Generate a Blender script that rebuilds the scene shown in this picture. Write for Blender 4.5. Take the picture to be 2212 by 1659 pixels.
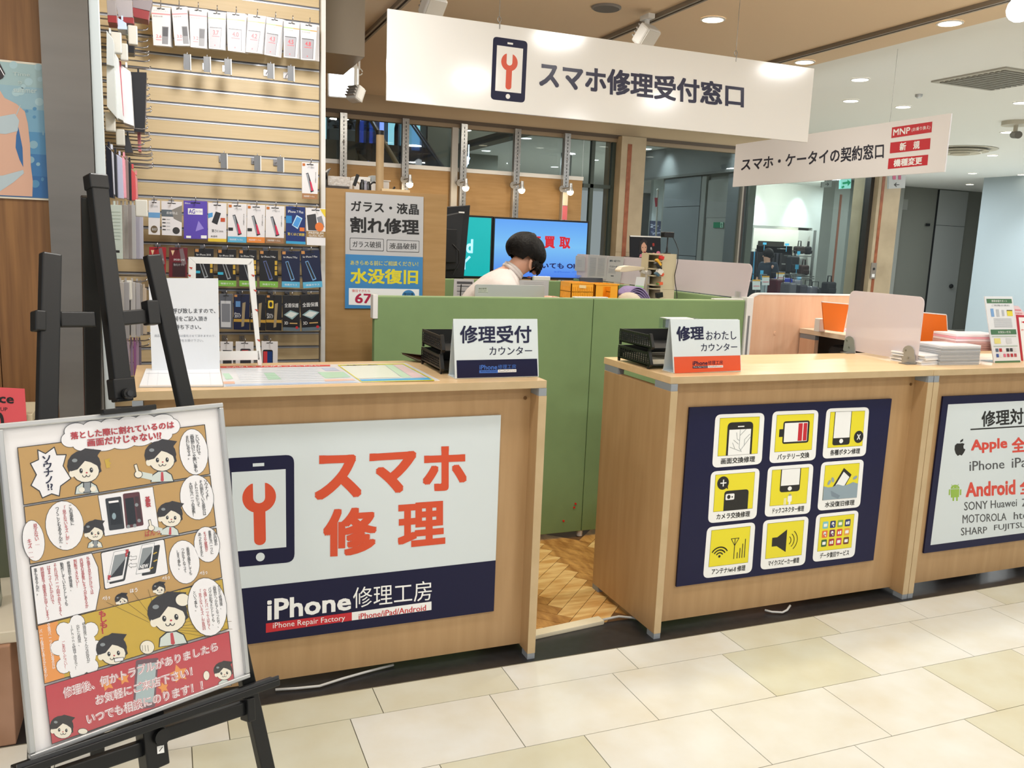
import bpy, bmesh, math, random
from mathutils import Vector, Matrix, Euler
from mathutils.geometry import tessellate_polygon
random.seed(7)
SC = bpy.context.scene
for o in list(bpy.data.objects): bpy.data.objects.remove(o)
V = Vector
# ---------------------------------------------------------------- camera
YAW, PITCH, ROLL, CAMH, FPX = 0.38809, 0.16666, -0.03891, 1.4578, 1836.9
def cam_axes():
    fwd = V((math.sin(YAW)*math.cos(PITCH), math.cos(YAW)*math.cos(PITCH), -math.sin(PITCH)))
    right = V((math.cos(YAW), -math.sin(YAW), 0)); down = fwd.cross(right)
    c, s = math.cos(ROLL), math.sin(ROLL)
    return c*right + s*down, -s*right + c*down, fwd
CR, CD, CF = cam_axes()
CPOS = V((0, 0, CAMH))
cam_data = bpy.data.cameras.new('camera'); cam = bpy.data.objects.new('camera', cam_data)
SC.collection.objects.link(cam); SC.camera = cam
cam_data.sensor_width = 36; cam_data.lens = 36*FPX/2212; cam_data.clip_end = 80
cam.matrix_world = Matrix(((CR.x, -CD.x, -CF.x, 0), (CR.y, -CD.y, -CF.y, 0), (CR.z, -CD.z, -CF.z, CAMH), (0, 0, 0, 1)))
# ---------------------------------------------------------------- exposure, world, lights
SC.view_settings.view_transform = 'Standard'; SC.view_settings.look = 'None'
SC.view_settings.gamma = 1; SC.view_settings.use_curve_mapping = False
SC.view_settings.exposure = -0.05
SC.cycles.use_denoising = True
SC.cycles.max_bounces = 6; SC.cycles.diffuse_bounces = 3; SC.cycles.glossy_bounces = 3
SC.cycles.transparent_max_bounces = 12; SC.cycles.transmission_bounces = 4
SC.cycles.sample_clamp_indirect = 4
SC.cycles.caustics_reflective = False; SC.cycles.caustics_refractive = False
W = bpy.data.worlds.new('mall_ambience'); SC.world = W; W.use_nodes = True
bg = W.node_tree.nodes['Background']; bg.inputs[0].default_value = (0.93, 0.96, 1.0, 1); bg.inputs[1].default_value = 0.55
def light(kind, loc, energy, color=(1, 1, 1), size=0.2, target=None, spot=60, blend=0.6, size_y=None):
    ld = bpy.data.lights.new('lamp_light', kind); ld.energy = energy; ld.color = color
    if kind == 'AREA':
        ld.shape = 'RECTANGLE' if size_y else 'DISK'; ld.size = size
        if size_y: ld.size_y = size_y
    elif kind == 'SPOT': ld.spot_size = math.radians(spot); ld.spot_blend = blend; ld.shadow_soft_size = size
    else: ld.shadow_soft_size = size
    o = bpy.data.objects.new('lamp_light', ld); SC.collection.objects.link(o); o.location = loc
    d = (V(target)-V(loc)) if target is not None else V((0, 0, -1))
    o.rotation_euler = d.to_track_quat('-Z', 'Y').to_euler()
    return o
WARM = (1, .86, .68); NEUT = (1, .98, .95); COOL = (.86, .94, 1)
# ceiling luminaires of the mall aisle (beside and behind the photographer) and of the shop
for x in (-1.2, 0.6, 2.4, 4.2):
    for y in (-1.6, 0.2, 1.9): light('AREA', (x, y, 2.77), 16, NEUT, .3)
for x in (0.2, 1.9, 3.4):
    for y in (4.6, 6.8): light('AREA', (x, y, 2.77), 17, (1, .93, .82), .22)
light('SPOT', (2.45, 3.15, 2.76), 75, (1, .93, .8), .08, target=(2.4, 2.95, 1), spot=62)
light('SPOT', (3.35, 3.3, 2.76), 70, (1, .9, .8), .06, target=(3.3, 3.55, 1), spot=40)
light('SPOT', (1.6, 3.3, 2.76), 60, (1, .88, .66), .06, target=(1.45, 3.2, 0), spot=34)
for x, y in ((5.6, 3.0), (5.6, 5.2), (6.6, 7.2), (8.6, 5.0), (9.6, 7.6), (11.2, 4.6), (11.4, 8.6)): light('AREA', (x, y, 2.77), 25, (.97, .98, 1), .22)
for x, y in ((5.2, 10.2), (8.5, 10.5), (11.5, 11.2), (9.5, 13.2), (12, 14.5), (6, 15), (5.4, 12.6), (7.6, 9.3), (10.4, 9.6), (12.6, 13.5)): light('AREA', (x, y, 2.75), 34, COOL, .22)
for x, y, e in ((1.5, 10.5, 28), (4.6, 12.5, 20)): light('AREA', (x, y, 4.3), e, (1, .97, .92), .6)  # added fill lights that brighten the hall behind the windows
# ---------------------------------------------------------------- helpers: photo rays onto real planes
def ray(u, v): return CR*((u-1106)/FPX) + CD*((v-829.5)/FPX) + CF
def P(u, v, x=None, y=None, z=None):
    d = ray(u, v)
    t = (x/d.x) if x is not None else (y/d.y) if y is not None else (z-CAMH)/d.z
    return CPOS + d*t
def lin(c):
    if isinstance(c, str): c = tuple(int(c[i:i+2], 16)/255 for i in (0, 2, 4))
    return tuple((x/12.92 if x <= .04045 else ((x+.055)/1.055)**2.4) for x in c)
MC = {}
def mat(hexc, rough=.5, metal=0, emit=0, spec=.5, name=None, var=0, scale=6, stretch=(1, 1, 1), hex2=None, bump=0, coat=0, detail=3):
    key = (hexc, rough, metal, emit, spec, name, var, scale, stretch, hex2, bump, coat)
    if key in MC: return MC[key]
    m = bpy.data.materials.new(name or 'paint_'+(hexc if isinstance(hexc, str) else 'mix')); m.use_nodes = True
    nt = m.node_tree; b = nt.nodes['Principled BSDF']; c = lin(hexc)
    b.inputs['Base Color'].default_value = (*c, 1); b.inputs['Roughness'].default_value = rough
    b.inputs['Metallic'].default_value = metal; b.inputs['Specular IOR Level'].default_value = spec
    if coat: b.inputs['Coat Weight'].default_value = coat; b.inputs['Coat Roughness'].default_value = .1
    if emit: b.inputs['Emission Color'].default_value = (*c, 1); b.inputs['Emission Strength'].default_value = emit
    if var or hex2 or bump:
        g = nt.nodes.new('ShaderNodeNewGeometry'); mp = nt.nodes.new('ShaderNodeMapping'); mp.inputs['Scale'].default_value = stretch
        nz = nt.nodes.new('ShaderNodeTexNoise'); nz.inputs['Scale'].default_value = scale; nz.inputs['Detail'].default_value = detail
        nt.links.new(g.outputs['Position'], mp.inputs[0]); nt.links.new(mp.outputs[0], nz.inputs['Vector'])
        if var or hex2:
            rp = nt.nodes.new('ShaderNodeValToRGB'); rp.color_ramp.elements[0].position = .32; rp.color_ramp.elements[1].position = .68
            c2 = lin(hex2) if hex2 else tuple(min(1, x*(1+var)) for x in c); c1 = c if hex2 else tuple(x*(1-var) for x in c)
            rp.color_ramp.elements[0].color = (*c1, 1); rp.color_ramp.elements[1].color = (*c2, 1)
            nt.links.new(nz.outputs[0], rp.inputs[0]); nt.links.new(rp.outputs[0], b.inputs['Base Color'])
        if bump:
            bp = nt.nodes.new('ShaderNodeBump'); bp.inputs['Strength'].default_value = bump; bp.inputs['Distance'].default_value = .01
            nt.links.new(nz.outputs[0], bp.inputs['Height']); nt.links.new(bp.outputs[0], b.inputs['Normal'])
    MC[key] = m; return m
def pm(h, r=.4): return mat(h, r)
def wood(name, c1, c2, rough=.4, scale=3, stretch=(18, 18, 1.2), coat=0):
    return mat(c1, rough, hex2=c2, scale=scale, stretch=stretch, name=name, detail=5, coat=coat)
def mixglass(name, tint, transp=.9, rough=.02, base='FFFFFF', transl=False):
    m = bpy.data.materials.new(name); m.use_nodes = True; nt = m.node_tree; nt.nodes.clear()
    out = nt.nodes.new('ShaderNodeOutputMaterial'); tr = nt.nodes.new('ShaderNodeBsdfTransparent'); tr.inputs[0].default_value = (*lin(tint), 1)
    if transl:
        df = nt.nodes.new('ShaderNodeBsdfDiffuse'); df.inputs[0].default_value = (*lin(base), 1)
        tl = nt.nodes.new('ShaderNodeBsdfTranslucent'); tl.inputs[0].default_value = (*lin(base), 1)
        mx0 = nt.nodes.new('ShaderNodeMixShader'); mx0.inputs[0].default_value = .5
        nt.links.new(df.outputs[0], mx0.inputs[1]); nt.links.new(tl.outputs[0], mx0.inputs[2]); gl = mx0
    else:
        gl = nt.nodes.new('ShaderNodeBsdfGlossy'); gl.inputs['Roughness'].default_value = rough; gl.inputs[0].default_value = (.9, .95, 1, 1)
    mx = nt.nodes.new('ShaderNodeMixShader'); mx.inputs[0].default_value = 1-transp
    nt.links.new(tr.outputs[0], mx.inputs[1]); nt.links.new(gl.outputs[0], mx.inputs[2]); nt.links.new(mx.outputs[0], out.inputs[0])
    return m
ORG = {}
def link(o): SC.collection.objects.link(o); return o
def thing(name, label, cat, loc, group=None, kind=None):
    o = link(bpy.data.objects.new(name, None)); o.location = V(loc); ORG[o.name] = V(loc); o.empty_display_size = .05
    o['label'] = label; o['category'] = cat
    if group: o['group'] = group
    if kind: o['kind'] = kind
    return o
def tag(o, label, cat, group=None, kind=None):
    o['label'] = label; o['category'] = cat
    if group: o['group'] = group
    if kind: o['kind'] = kind
    return o
def struct(o): o['kind'] = 'structure'; return o
class MB:
    def __init__(s): s.v = []; s.f = []; s.m = []; s.cm = 0
    def add(s, vs, fs):
        n = len(s.v); s.v += [tuple(x) for x in vs]
        for f in fs: s.f.append([i+n for i in f]); s.m.append(s.cm)
        return s
    def box(s, x0, x1, y0, y1, z0, z1):
        return s.add([(x, y, z) for x in (x0, x1) for y in (y0, y1) for z in (z0, z1)],
            [(0, 1, 3, 2), (4, 6, 7, 5), (0, 4, 5, 1), (2, 3, 7, 6), (0, 2, 6, 4), (1, 5, 7, 3)])
    def obox(s, c, ax, ay, az):   # centre + three half vectors
        c = V(c); ax, ay, az = V(ax), V(ay), V(az)
        return s.add([c+i*ax+j*ay+k*az for i in (-1, 1) for j in (-1, 1) for k in (-1, 1)],
            [(0, 1, 3, 2), (4, 6, 7, 5), (0, 4, 5, 1), (2, 3, 7, 6), (0, 2, 6, 4), (1, 5, 7, 3)])
    def bar(s, a, b, w, h, up=(0, 0, 1)):
        a, b = V(a), V(b); d = (b-a); L = d.length/2; d.normalize(); sd = d.cross(V(up))
        if sd.length < 1e-4: sd = V((1, 0, 0))
        sd.normalize(); u = sd.cross(d)
        return s.obox((a+b)/2, d*L, sd*w/2, u*h/2)
    def tube(s, pts, r, n=8, caps=True, radii=None):
        pts = [V(p) for p in pts]; rings = []; ref = None
        for i, p in enumerate(pts):
            d = (pts[min(i+1, len(pts)-1)]-pts[max(i-1, 0)]).normalized()
            if ref is None: ref = d.orthogonal().normalized()
            ref = (ref-d*ref.dot(d)); ref = ref.normalized() if ref.length > 1e-5 else d.orthogonal().normalized()
            b = d.cross(ref); rr = radii[i] if radii else r
            rings.append([p+(ref*math.cos(2*math.pi*k/n)+b*math.sin(2*math.pi*k/n))*rr for k in range(n)])
        vs = [q for rg in rings for q in rg]
        fs = [(i*n+k, i*n+(k+1) % n, (i+1)*n+(k+1) % n, (i+1)*n+k) for i in range(len(pts)-1) for k in range(n)]
        if caps: fs += [tuple(reversed(range(n))), tuple((len(pts)-1)*n+k for k in range(n))]
        return s.add(vs, fs)
    def cyl(s, c, r, h, axis=(0, 0, 1), n=20, r2=None):
        c = V(c); a = V(axis).normalized()
        return s.tube([c, c+a*h], r, n, radii=[r, r if r2 is None else r2])
    def lathe(s, prof, c, n=20, sx=1, sy=1):
        c = V(c); vs = [c+V((r*math.cos(2*math.pi*k/n)*sx, r*math.sin(2*math.pi*k/n)*sy, z)) for r, z in prof for k in range(n)]
        return s.add(vs, [(i*n+k, i*n+(k+1) % n, (i+1)*n+(k+1) % n, (i+1)*n+k) for i in range(len(prof)-1) for k in range(n)])
    def ball(s, c, rx, ry, rz, n=12, m=8, rot=None):
        c = V(c); vs = []
        for i in range(m+1):
            t = math.pi*i/m
            for k in range(n):
                p = V((rx*math.sin(t)*math.cos(2*math.pi*k/n), ry*math.sin(t)*math.sin(2*math.pi*k/n), rz*math.cos(t)))
                if rot: p = rot @ p
                vs.append(c+p)
        return s.add(vs, [(i*n+k, i*n+(k+1) % n, (i+1)*n+(k+1) % n, (i+1)*n+k) for i in range(m) for k in range(n)])
    def prism(s, pts, n, d):       # planar outline pts (3D), extruded by d along n
        pts = [V(p) for p in pts]; k = len(pts); off = V(n).normalized()*d; vs = pts+[p+off for p in pts]
        tri = tessellate_polygon([pts]); fs = [tuple(t) for t in tri]+[tuple(i+k for i in reversed(t)) for t in tri]
        fs += [(i, (i+1) % k, (i+1) % k+k, i+k) for i in range(k)]
        return s.add(vs, fs)
    def build(s, name, m, parent=None, smooth=False, bevel=0, kind=None, label=None, seg=2):
        me = bpy.data.meshes.new(name)
        o0 = ORG[parent.name] if parent is not None else V((0, 0, 0)); o0 = V(o0)
        own = V((0, 0, 0))
        if parent is None:
            own = V((sum(v[0] for v in s.v)/len(s.v), sum(v[1] for v in s.v)/len(s.v), min(v[2] for v in s.v))); o0 = own
        me.from_pydata([(v[0]-o0.x, v[1]-o0.y, v[2]-o0.z) for v in s.v], [], s.f)
        ms = m if isinstance(m, (list, tuple)) else [m]
        for mm in ms: me.materials.append(mm)
        if len(ms) > 1: me.polygons.foreach_set('material_index', s.m)
        me.update()
        b = bmesh.new(); b.from_mesh(me); bmesh.ops.recalc_face_normals(b, faces=b.faces); b.to_mesh(me); b.free()
        if smooth: me.polygons.foreach_set('use_smooth', [True]*len(me.polygons)); 
        o = link(bpy.data.objects.new(name, me))
        if parent is not None: o.parent = parent
        else: o.location = own
        ORG[o.name] = V(o0)
        if bevel:
            md = o.modifiers.new('bevel', 'BEVEL'); md.width = bevel; md.segments = seg; md.limit_method = 'ANGLE'
        if smooth == 2:
            md = o.modifiers.new('es', 'EDGE_SPLIT'); md.split_angle = math.radians(40)
        if kind: o['kind'] = kind
        if label: o['label'] = label
        return o
def bx(name, m, parent, *a, **k): return MB().box(*a).build(name, m, parent, **k)
# ---------------------------------------------------------------- flat print on real surfaces
TC = {}
def textmesh(s, bold):
    key = (s, bold)
    if key not in TC:
        c = bpy.data.curves.new('t', 'FONT'); c.body = s; c.size = 1; c.offset = bold; c.resolution_u = 2 if len(s) > 3 else 4; c.space_line = .82
        if '\n' in s: c.align_x = 'CENTER'
        o = bpy.data.objects.new('t', c); me = bpy.data.meshes.new_from_object(o)
        vs = [(v.co.x, v.co.y) for v in me.vertices]; fs = [tuple(p.vertices) for p in me.polygons]
        bpy.data.objects.remove(o); bpy.data.curves.remove(c); bpy.data.meshes.remove(me); TC[key] = (vs, fs)
    return TC[key]
class Pl:
    def __init__(s, o, u, v, n=None):
        s.o = V(o); s.u = V(u).normalized(); s.v = V(v).normalized(); s.n = V(n).normalized() if n is not None else s.u.cross(s.v).normalized()
        if s.n.dot(CPOS-s.o) < 0: s.n = -s.n
    def pix(s, u, v):
        d = ray(u, v); t = (s.o-CPOS).dot(s.n)/d.dot(s.n); p = CPOS+d*t-s.o; return (p.dot(s.u), p.dot(s.v))
    def w(s, a, b, h=0): return s.o+s.u*a+s.v*b+s.n*h
def planey(y, z=0): return Pl((0, y, z), (1, 0, 0), (0, 0, 1))
def planex(x): return Pl((x, 0, 0), (0, 1, 0), (0, 0, 1))
def zoom(x0, y0, sc): return lambda x, y: (x0+x/sc, y0+y/sc)
ID = lambda x, y: (x, y)
class Print:
    def __init__(s, pl, conv=ID, h=.0006, step=.00025): s.pl = pl; s.c = conv; s.h = h; s.st = step; s.g = {}; s.t = {}; s.n = {}
    def _p(s, pts): return [s.pl.pix(*s.c(*p)) for p in pts]
    def _add(s, d, m, vs, fs):
        L = d.setdefault(m, ([], [])); n = len(L[0]); L[0].extend(vs); L[1].extend([tuple(i+n for i in f) for f in fs])
    def raw(s, pts2, m, L=0):      # polygon in plane metres
        n_ = s.n.get(L, 0); s.n[L] = n_+1; vs = [s.pl.w(a, b, s.h+s.st*(L+min(.45, .016*n_))) for a, b in pts2]
        tri = tessellate_polygon([[V((a, b, 0)) for a, b in pts2]]) if len(pts2) > 4 else [tuple(range(len(pts2)))]
        s._add(s.g, m, vs, [tuple(t) for t in tri])
    def poly(s, pts, m, L=0): s.raw(s._p(pts), m, L)
    def rr(s, tl, tr, br, bl, r, m, L=0, n=5):   # rounded quad, r as share of the width
        out = []; q = [V((*s.c(*p), 0)) for p in (tl, tr, br, bl)]; w = ((q[1]-q[0]).length+(q[2]-q[3]).length)/2; rad = r*w
        for i in range(4):
            p = q[i]; a = (q[i-1]-p).normalized()*rad; b = (q[(i+1) % 4]-p).normalized()*rad
            for k in range(n+1):
                t = k/n; out.append(p+a*(1-t)**2+b*t**2)
        s.raw([s.pl.pix(p.x, p.y) for p in out], m, L)
    def ell(s, cx, cy, rx, ry, m, L=0, rot=0, n=24, a0=0, a1=360):
        c, sn = math.cos(math.radians(rot)), math.sin(math.radians(rot)); pts = []
        full = (a1-a0) >= 360
        for k in range(n if full else n+1):
            t = math.radians(a0+(a1-a0)*k/n); x, y = rx*math.cos(t), ry*math.sin(t); pts.append((cx+x*c-y*sn, cy+x*sn+y*c))
        s.poly(pts, m, L)
    def line(s, pts, w, m, L=0, close=False):
        if close: pts = list(pts)+[pts[0]]
        for (x0, y0), (x1, y1) in zip(pts, pts[1:]):
            dx, dy = x1-x0, y1-y0; l = math.hypot(dx, dy) or 1; nx, ny = -dy/l*w/2, dx/l*w/2; ex, ey = dx/l*w*.3, dy/l*w*.3
            s.poly([(x0+nx-ex, y0+ny-ey), (x1+nx+ex, y1+ny+ey), (x1-nx+ex, y1-ny+ey), (x0-nx-ex, y0-ny-ey)], m, L)
    def arc(s, cx, cy, r, w, a0, a1, m, L=0, n=10, ry=None, rot=0):
        ry = ry or r; c, sn = math.cos(math.radians(rot)), math.sin(math.radians(rot)); p = []
        for k in range(n+1):
            t = math.radians(a0+(a1-a0)*k/n); x, y = r*math.cos(t), ry*math.sin(t); p.append((cx+x*c-y*sn, cy+x*sn+y*c))
        s.line(p, w, m, L)
    def text(s, txt, quad, m, L=1, bold=0.0):
        vs, fs = textmesh(txt, 0.0)
        if not vs: return
        x0, x1 = min(v[0] for v in vs)-bold, max(v[0] for v in vs)+bold; y0, y1 = min(v[1] for v in vs)-bold, max(v[1] for v in vs)+bold
        q = [V((*s.c(*p), 0)) for p in quad]
        if bold <= 0: sh = [(0, 0)]
        elif bold < .02: sh = [(-bold, 0), (bold, 0)]
        elif bold < .03: sh = [(bold*i, bold*j) for i in (-1, 1) for j in (-1, 1)]
        else: sh = [(bold*i, bold*j*.9) for i in (-1, 0, 1) for j in (-1, 0, 1)]
        for si, (dx, dy) in enumerate(sh):
            out = []
            for x, y in vs:
                a = (x+dx-x0)/max(x1-x0, 1e-6); b = (y1-y-dy)/max(y1-y0, 1e-6)
                p = (q[0]*(1-a)+q[1]*a)*(1-b)+(q[3]*(1-a)+q[2]*a)*b; aa, bb = s.pl.pix(p.x, p.y); out.append(s.pl.w(aa, bb, s.h+s.st*(L+.09*si)))
            s._add(s.t, m, out, fs)
    def vtext(s, txt, tl, br, m, L=1, bold=0.0, skew=0):   # vertical column; skew shifts the bottom
        (x0, y0), (x1, y1) = tl, br
        s.text('\n'.join(txt), [(x0, y0), (x1, y0-(x1-x0)*.12), (x1+skew, y1-(x1-x0)*.12), (x0+skew, y1)], m, L, bold)
    def build(s, parent, name='printed_design', tname='lettering'):
        for ch in parent.children:          # print belongs to the sheet or panel it is on
            if ch.type == 'MESH' and ch.name.split('.')[0] in ('panel', 'sheet', 'card', 'pane', 'lid', 'board', 'lit_screen', 'plate', 'backing_panel'): parent = ch; break
        for d, nm in ((s.g, name), (s.t, tname)):
            if not d: continue
            b = MB(); ms = list(d)
            for i, m in enumerate(ms): b.cm = i; b.add(*d[m])
            me = b.build(nm, ms, parent)
def slab(pl, quad, th, name, m, parent=None, conv=ID, bevel=0, **k):   # board whose front outline is the quad on the plane, th thick backwards
    pts = [pl.w(*pl.pix(*conv(*p))) for p in quad]
    return MB().prism(pts, -pl.n, th).build(name, m, parent, bevel=bevel, **k)
# ================================================================ materials
NAVY = mat('121438', .4, spec=.3, name='navy_print'); ORNG = mat('D24C2A', .35, name='orange_print'); WHT = mat('F2F4F4', .4, name='white_print')
SGN = mat('D4DEE2', .38, name='sign_white'); BLK = mat('17181B', .4, name='black_print'); RED = mat('C4202E', .35, name='red_print')
MBLK = mat('0D0F11', .36, 0, name='black_powder_coat'); PLB = mat('141516', .35, name='black_plastic')
OAK = wood('counter_wood', 'AF8D63', 'BA986E', .42, 3, (9, 9, .9)); OAKT = wood('counter_top_wood', 'DCBB8C', 'E3C498', .32, 2.5, (1.5, 9, 9))
OAKE = wood('counter_edge', 'B9A27C', 'C2AB86', .4, 4, (3, 3, 3)); GRY = mat('8E959C', .4, name='grey_plastic')
GREEN = mat('7E9A68', .75, name='green_felt', var=.02, scale=14); GRND = mat('4B6B3A', .8, name='green_felt_side')
ALU = mat('C9CCCE', .35, .7, name='aluminium'); STEEL = mat('9A9A98', .3, .85, name='galvanised_steel', var=.15, scale=60)
WPL = mat('EDEDEA', .4, name='white_plastic'); BRWN = wood('brown_wall_board', 'A5814F', 'AF8B5A', .6, 3, (1.5, 1.5, 14))
CONC = mat('B4B6B4', .7, name='grey_panel', var=.05, scale=3); LGRY = mat('C2C6C6', .7, name='pale_wall'); DGRY = mat('6C6F6C', .7, name='dark_wall')
MARB = mat('AE9C80', .35, name='beige_marble', hex2='C0AE90', scale=4, detail=6); STRIP = mat('8A4A2C', .5, name='red_marble', hex2='A5623F', scale=14)
DARK = mat('26282A', .6, name='dark_void'); FROST = mixglass('frosted_acrylic', 'FFFFFF', .22, base='E4DCDE', transl=True)
PANE = mixglass('window_glass', 'DCE2E0', .972); CLEAR = mixglass('clear_plastic', 'F4F8FA', .72, .08)
# ================================================================ floor
fl = MB().box(-1.6, 5.6, .24, 2.541, -.08, -.003).build('floor', mat('6B6553', .6, name='floor_joint'), kind='structure')
OFL = mat('E2DFD2', .3, name='aisle_floor', var=.03, scale=2)
for a in ((-3, -1.6, -4, 2.541), (5.6, 20, -4, 2.541), (-1.6, 5.6, -4, .24), (4.4, 20, 2.541, 20)): bx('floor', OFL, None, *a, -.08, 0, kind='structure')
TILE = mat('DAD6C8', .26, name='floor_tile', hex2='E2E3DF', scale=5, detail=6)
nt = TILE.node_tree; oi = nt.nodes.new('ShaderNodeObjectInfo'); rp = nt.nodes.new('ShaderNodeValToRGB'); mxn = nt.nodes.new('ShaderNodeMix'); mxn.data_type = 'RGBA'; mxn.blend_type = 'MULTIPLY'; mxn.inputs[0].default_value = 1
rp.color_ramp.elements[0].color = (*lin('F1EFDC'), 1); rp.color_ramp.elements[1].color = (*lin('FFFEFA'), 1); rp.color_ramp.elements[0].position = .15; rp.color_ramp.elements[1].position = .45
src = nt.nodes['Principled BSDF'].inputs['Base Color'].links[0].from_socket
nt.links.new(oi.outputs['Random'], rp.inputs[0]); nt.links.new(src, mxn.inputs[6]); nt.links.new(rp.outputs[0], mxn.inputs[7]); nt.links.new(mxn.outputs[2], nt.nodes['Principled BSDF'].inputs['Base Color'])
TW = .4533; ys = [2.541, 2.3831, 2.0774, 1.7718, 1.4662, 1.1606, .855, .5494, .2438]; off = [1.494, 1.3901, 1.1276, 1.883, 1.31, 1.02, 1.5, 1.2]
tiles = {}
for r in range(8):
    d = ys[r]-ys[r+1]; key = round(d, 3); x = off[r] % TW-TW*4
    while x < 5.2:
        if key not in tiles:
            b = MB(); b.box(x+.0014, x+TW-.0014, ys[r+1]+.0014, ys[r]-.0014, -.003, 0); o = b.build('tile', TILE, fl); tiles[key] = (o.data, x, ys[r+1], ORG[fl.name])
        else:
            me, bx0, by0, _ = tiles[key]; o = link(bpy.data.objects.new('tile', me)); o.parent = fl; o.location = (x-bx0, ys[r+1]-by0, 0)
        x += TW
bx('trim_1', mat('262628', .35, name='black_granite', var=.2, scale=30), None, -3, 4.4, 2.5425, 2.745, -.05, .0005, kind='structure')
bx('trim_2', mat('8F8873', .5), None, -1.6, 5.2, 2.541, 2.5425, -.05, .0008, kind='structure')
# herringbone parquet inside the booth
PQ = [wood('parquet_%d' % i, a, b_, .35, 2.2, s) for i, (a, b_, s) in enumerate([('B8803F', 'E3B26A', (14, 3, 2)), ('D29C58', 'F5D493', (3, 14, 2)), ('9C6832', 'D6A35E', (14, 4, 2))])]
pf = bx('parquet_floor', mat('6B4A28', .6), None, -3, 4.4, 2.745, 8.6, -.08, -.003, kind='structure')
pw, pl_ = .066, .33; ang = math.radians(45); ca, sa = math.cos(ang), math.sin(ang)
def plank(cx, cy, horiz, i):
    dx, dy = ((pl_/2, pw/2) if horiz else (pw/2, pl_/2)); a = .0012
    pts = [(-dx+a, -dy+a), (dx-a, -dy+a), (dx-a, dy-a), (-dx+a, dy-a)]
    b = MB().prism([(1.45+(cx+x)*ca-(cy+y)*sa, 3.1+(cx+x)*sa+(cy+y)*ca, -.003) for x, y in pts], (0, 0, 1), .003)
    b.build('plank', PQ[i % 3], pf)
k = 0
for d in range(-12, 13):           # herringbone: steps along the diagonal
    for s_ in range(-4, 5):
        ox = d*pw+s_*(pl_+pw)*0 + s_*pl_; oy = d*pw - s_*pl_
        for hz, cx, cy in ((True, ox+pl_/2, oy+pw/2), (False, ox+pw/2+0, oy+pw+pl_/2)):
            wx, wy = 1.45+cx*ca-cy*sa, 3.1+cx*sa+cy*ca
            if 1.0 < wx < 2.1 and 2.7 < wy < 3.75:
                plank(cx, cy, hz, k*7+d+s_); k += 1
b = MB(); b.prism([(1.205, 2.69, .0005), (1.545, 2.73, .0005), (1.545, 2.775, .0005), (1.205, 2.735, .0005)], (0, 0, 1), .016)
tag(b.build('cable_cover', mat('E6DDC2', .5, name='cream_pvc'), bevel=.006), 'cream cable cover strip lying on the floor between the two counters', 'cable cover')
tag(MB().tube([(1.54, 2.75, .01), (1.62, 2.755, .012), (1.70, 2.72, .008), (1.76, 2.70, .006)], .005).build('cable', mat('C8C8C4', .4), smooth=True), 'grey cable running from the cream cable cover under the icon counter', 'cable')
tag(MB().tube([P(595, 1490, z=.008), P(640, 1487, z=.008), P(690, 1482, z=.008), P(740, 1466, z=.008), P(800, 1449, z=.008), P(850, 1436, z=.008)], .0045).build('cable', mat('C8C8C4', .4), smooth=True), 'grey cable lying on the black strip below the left counter', 'cable')
tag(MB().tube([P(1652, 1318, z=.01), P(1668, 1322, z=.008), P(1690, 1323, z=.008), P(1700, 1318, z=.01), P(1707, 1308, z=.02)], .0045).build('cable', mat('C8C8C4', .4), smooth=True), 'short grey cable loop peeking out below the middle of the icon counter', 'cable')
# ================================================================ ceiling
CT = mat('E8CFAE', .8, name='tan_ceiling'); CW = mat('F0F0EC', .8, name='white_ceiling')
ceil = bx('ceiling', CT, None, -3, 4.4, -4, 8.6, 2.8, 2.9, kind='structure')
bx('ceiling', CW, None, 4.4, 20, -4, 20, 2.8, 2.9, kind='structure')
for x, y0, y1 in ((1.30, 2.5, 7.2), (2.72, 2.2, 6.6), (4.07, 1.5, 7.4)):
    b = MB().box(x-.022, x-.008, y0, y1, 2.775, 2.8).box(x+.008, x+.022, y0, y1, 2.775, 2.8)
    t = thing('track_rail', {1.30: 'ceiling spotlight rail behind the left end of the big hanging sign', 2.72: 'ceiling spotlight rail above the middle of the big hanging sign', 4.07: 'ceiling spotlight rail along the tan and white ceiling edge'}[x], 'track rail', (x, y0, 2.77), 'ceiling spotlight rails')
    b.build('rail', mat('8F8476', .4), t); bx('slot', mat('2B2622', .5), t, x-.008, x+.008, y0, y1, 2.79, 2.799)
def downlight(px, py, label, r=.062, hot=9, col_='FFF6E4', z=2.8):
    c = P(px, py, z=z); t = thing('downlight', label, 'ceiling light', (c.x, c.y, z-.01), 'round recessed ceiling lights')
    MB().lathe([(r*1.18, 0+z-.001), (r*1.18, z-.006), (r, z-.008), (r, z-.001)], (c.x, c.y, 0), 24).build('trim_ring', WPL, t, smooth=2)
    MB().cyl((c.x, c.y, z-.006), r, .004, n=24).build('lamp', mat(col_, .5, emit=hot, name='lamp_glow'), t)
    return c
for a in [(1540, 41, 'downlight on tan ceiling above the middle of the big hanging sign', .062, 9, 'FFE9C4'), (1738, 133, 'downlight at the ceiling colour edge above the big sign right end', .062, 9, 'FFE9C4'),
          (2052, 49, 'warm downlight on tan ceiling near the upper right corner', .062, 9, 'FFE9C4'), (1858, 171, 'white downlight right of the big sign, upper of two'), (1838, 217, 'white downlight right of the big sign, lower of two'),
          (1951, 230, 'white downlight above the second hanging sign'), (2207, 221, 'white downlight cut by the right edge of the photo, upper'), (2176, 285, 'white downlight right of the second sign beside the dome camera'),
          (2144, 335, 'white downlight right of the red labelled hanging sign end'), (2101, 374, 'white downlight low above the dark door recess'), (2208, 377, 'white downlight low above the bright right wall', .062),
          (2095, 398, 'lowest white downlight above the dark door recess')]: downlight(*a)
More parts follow.
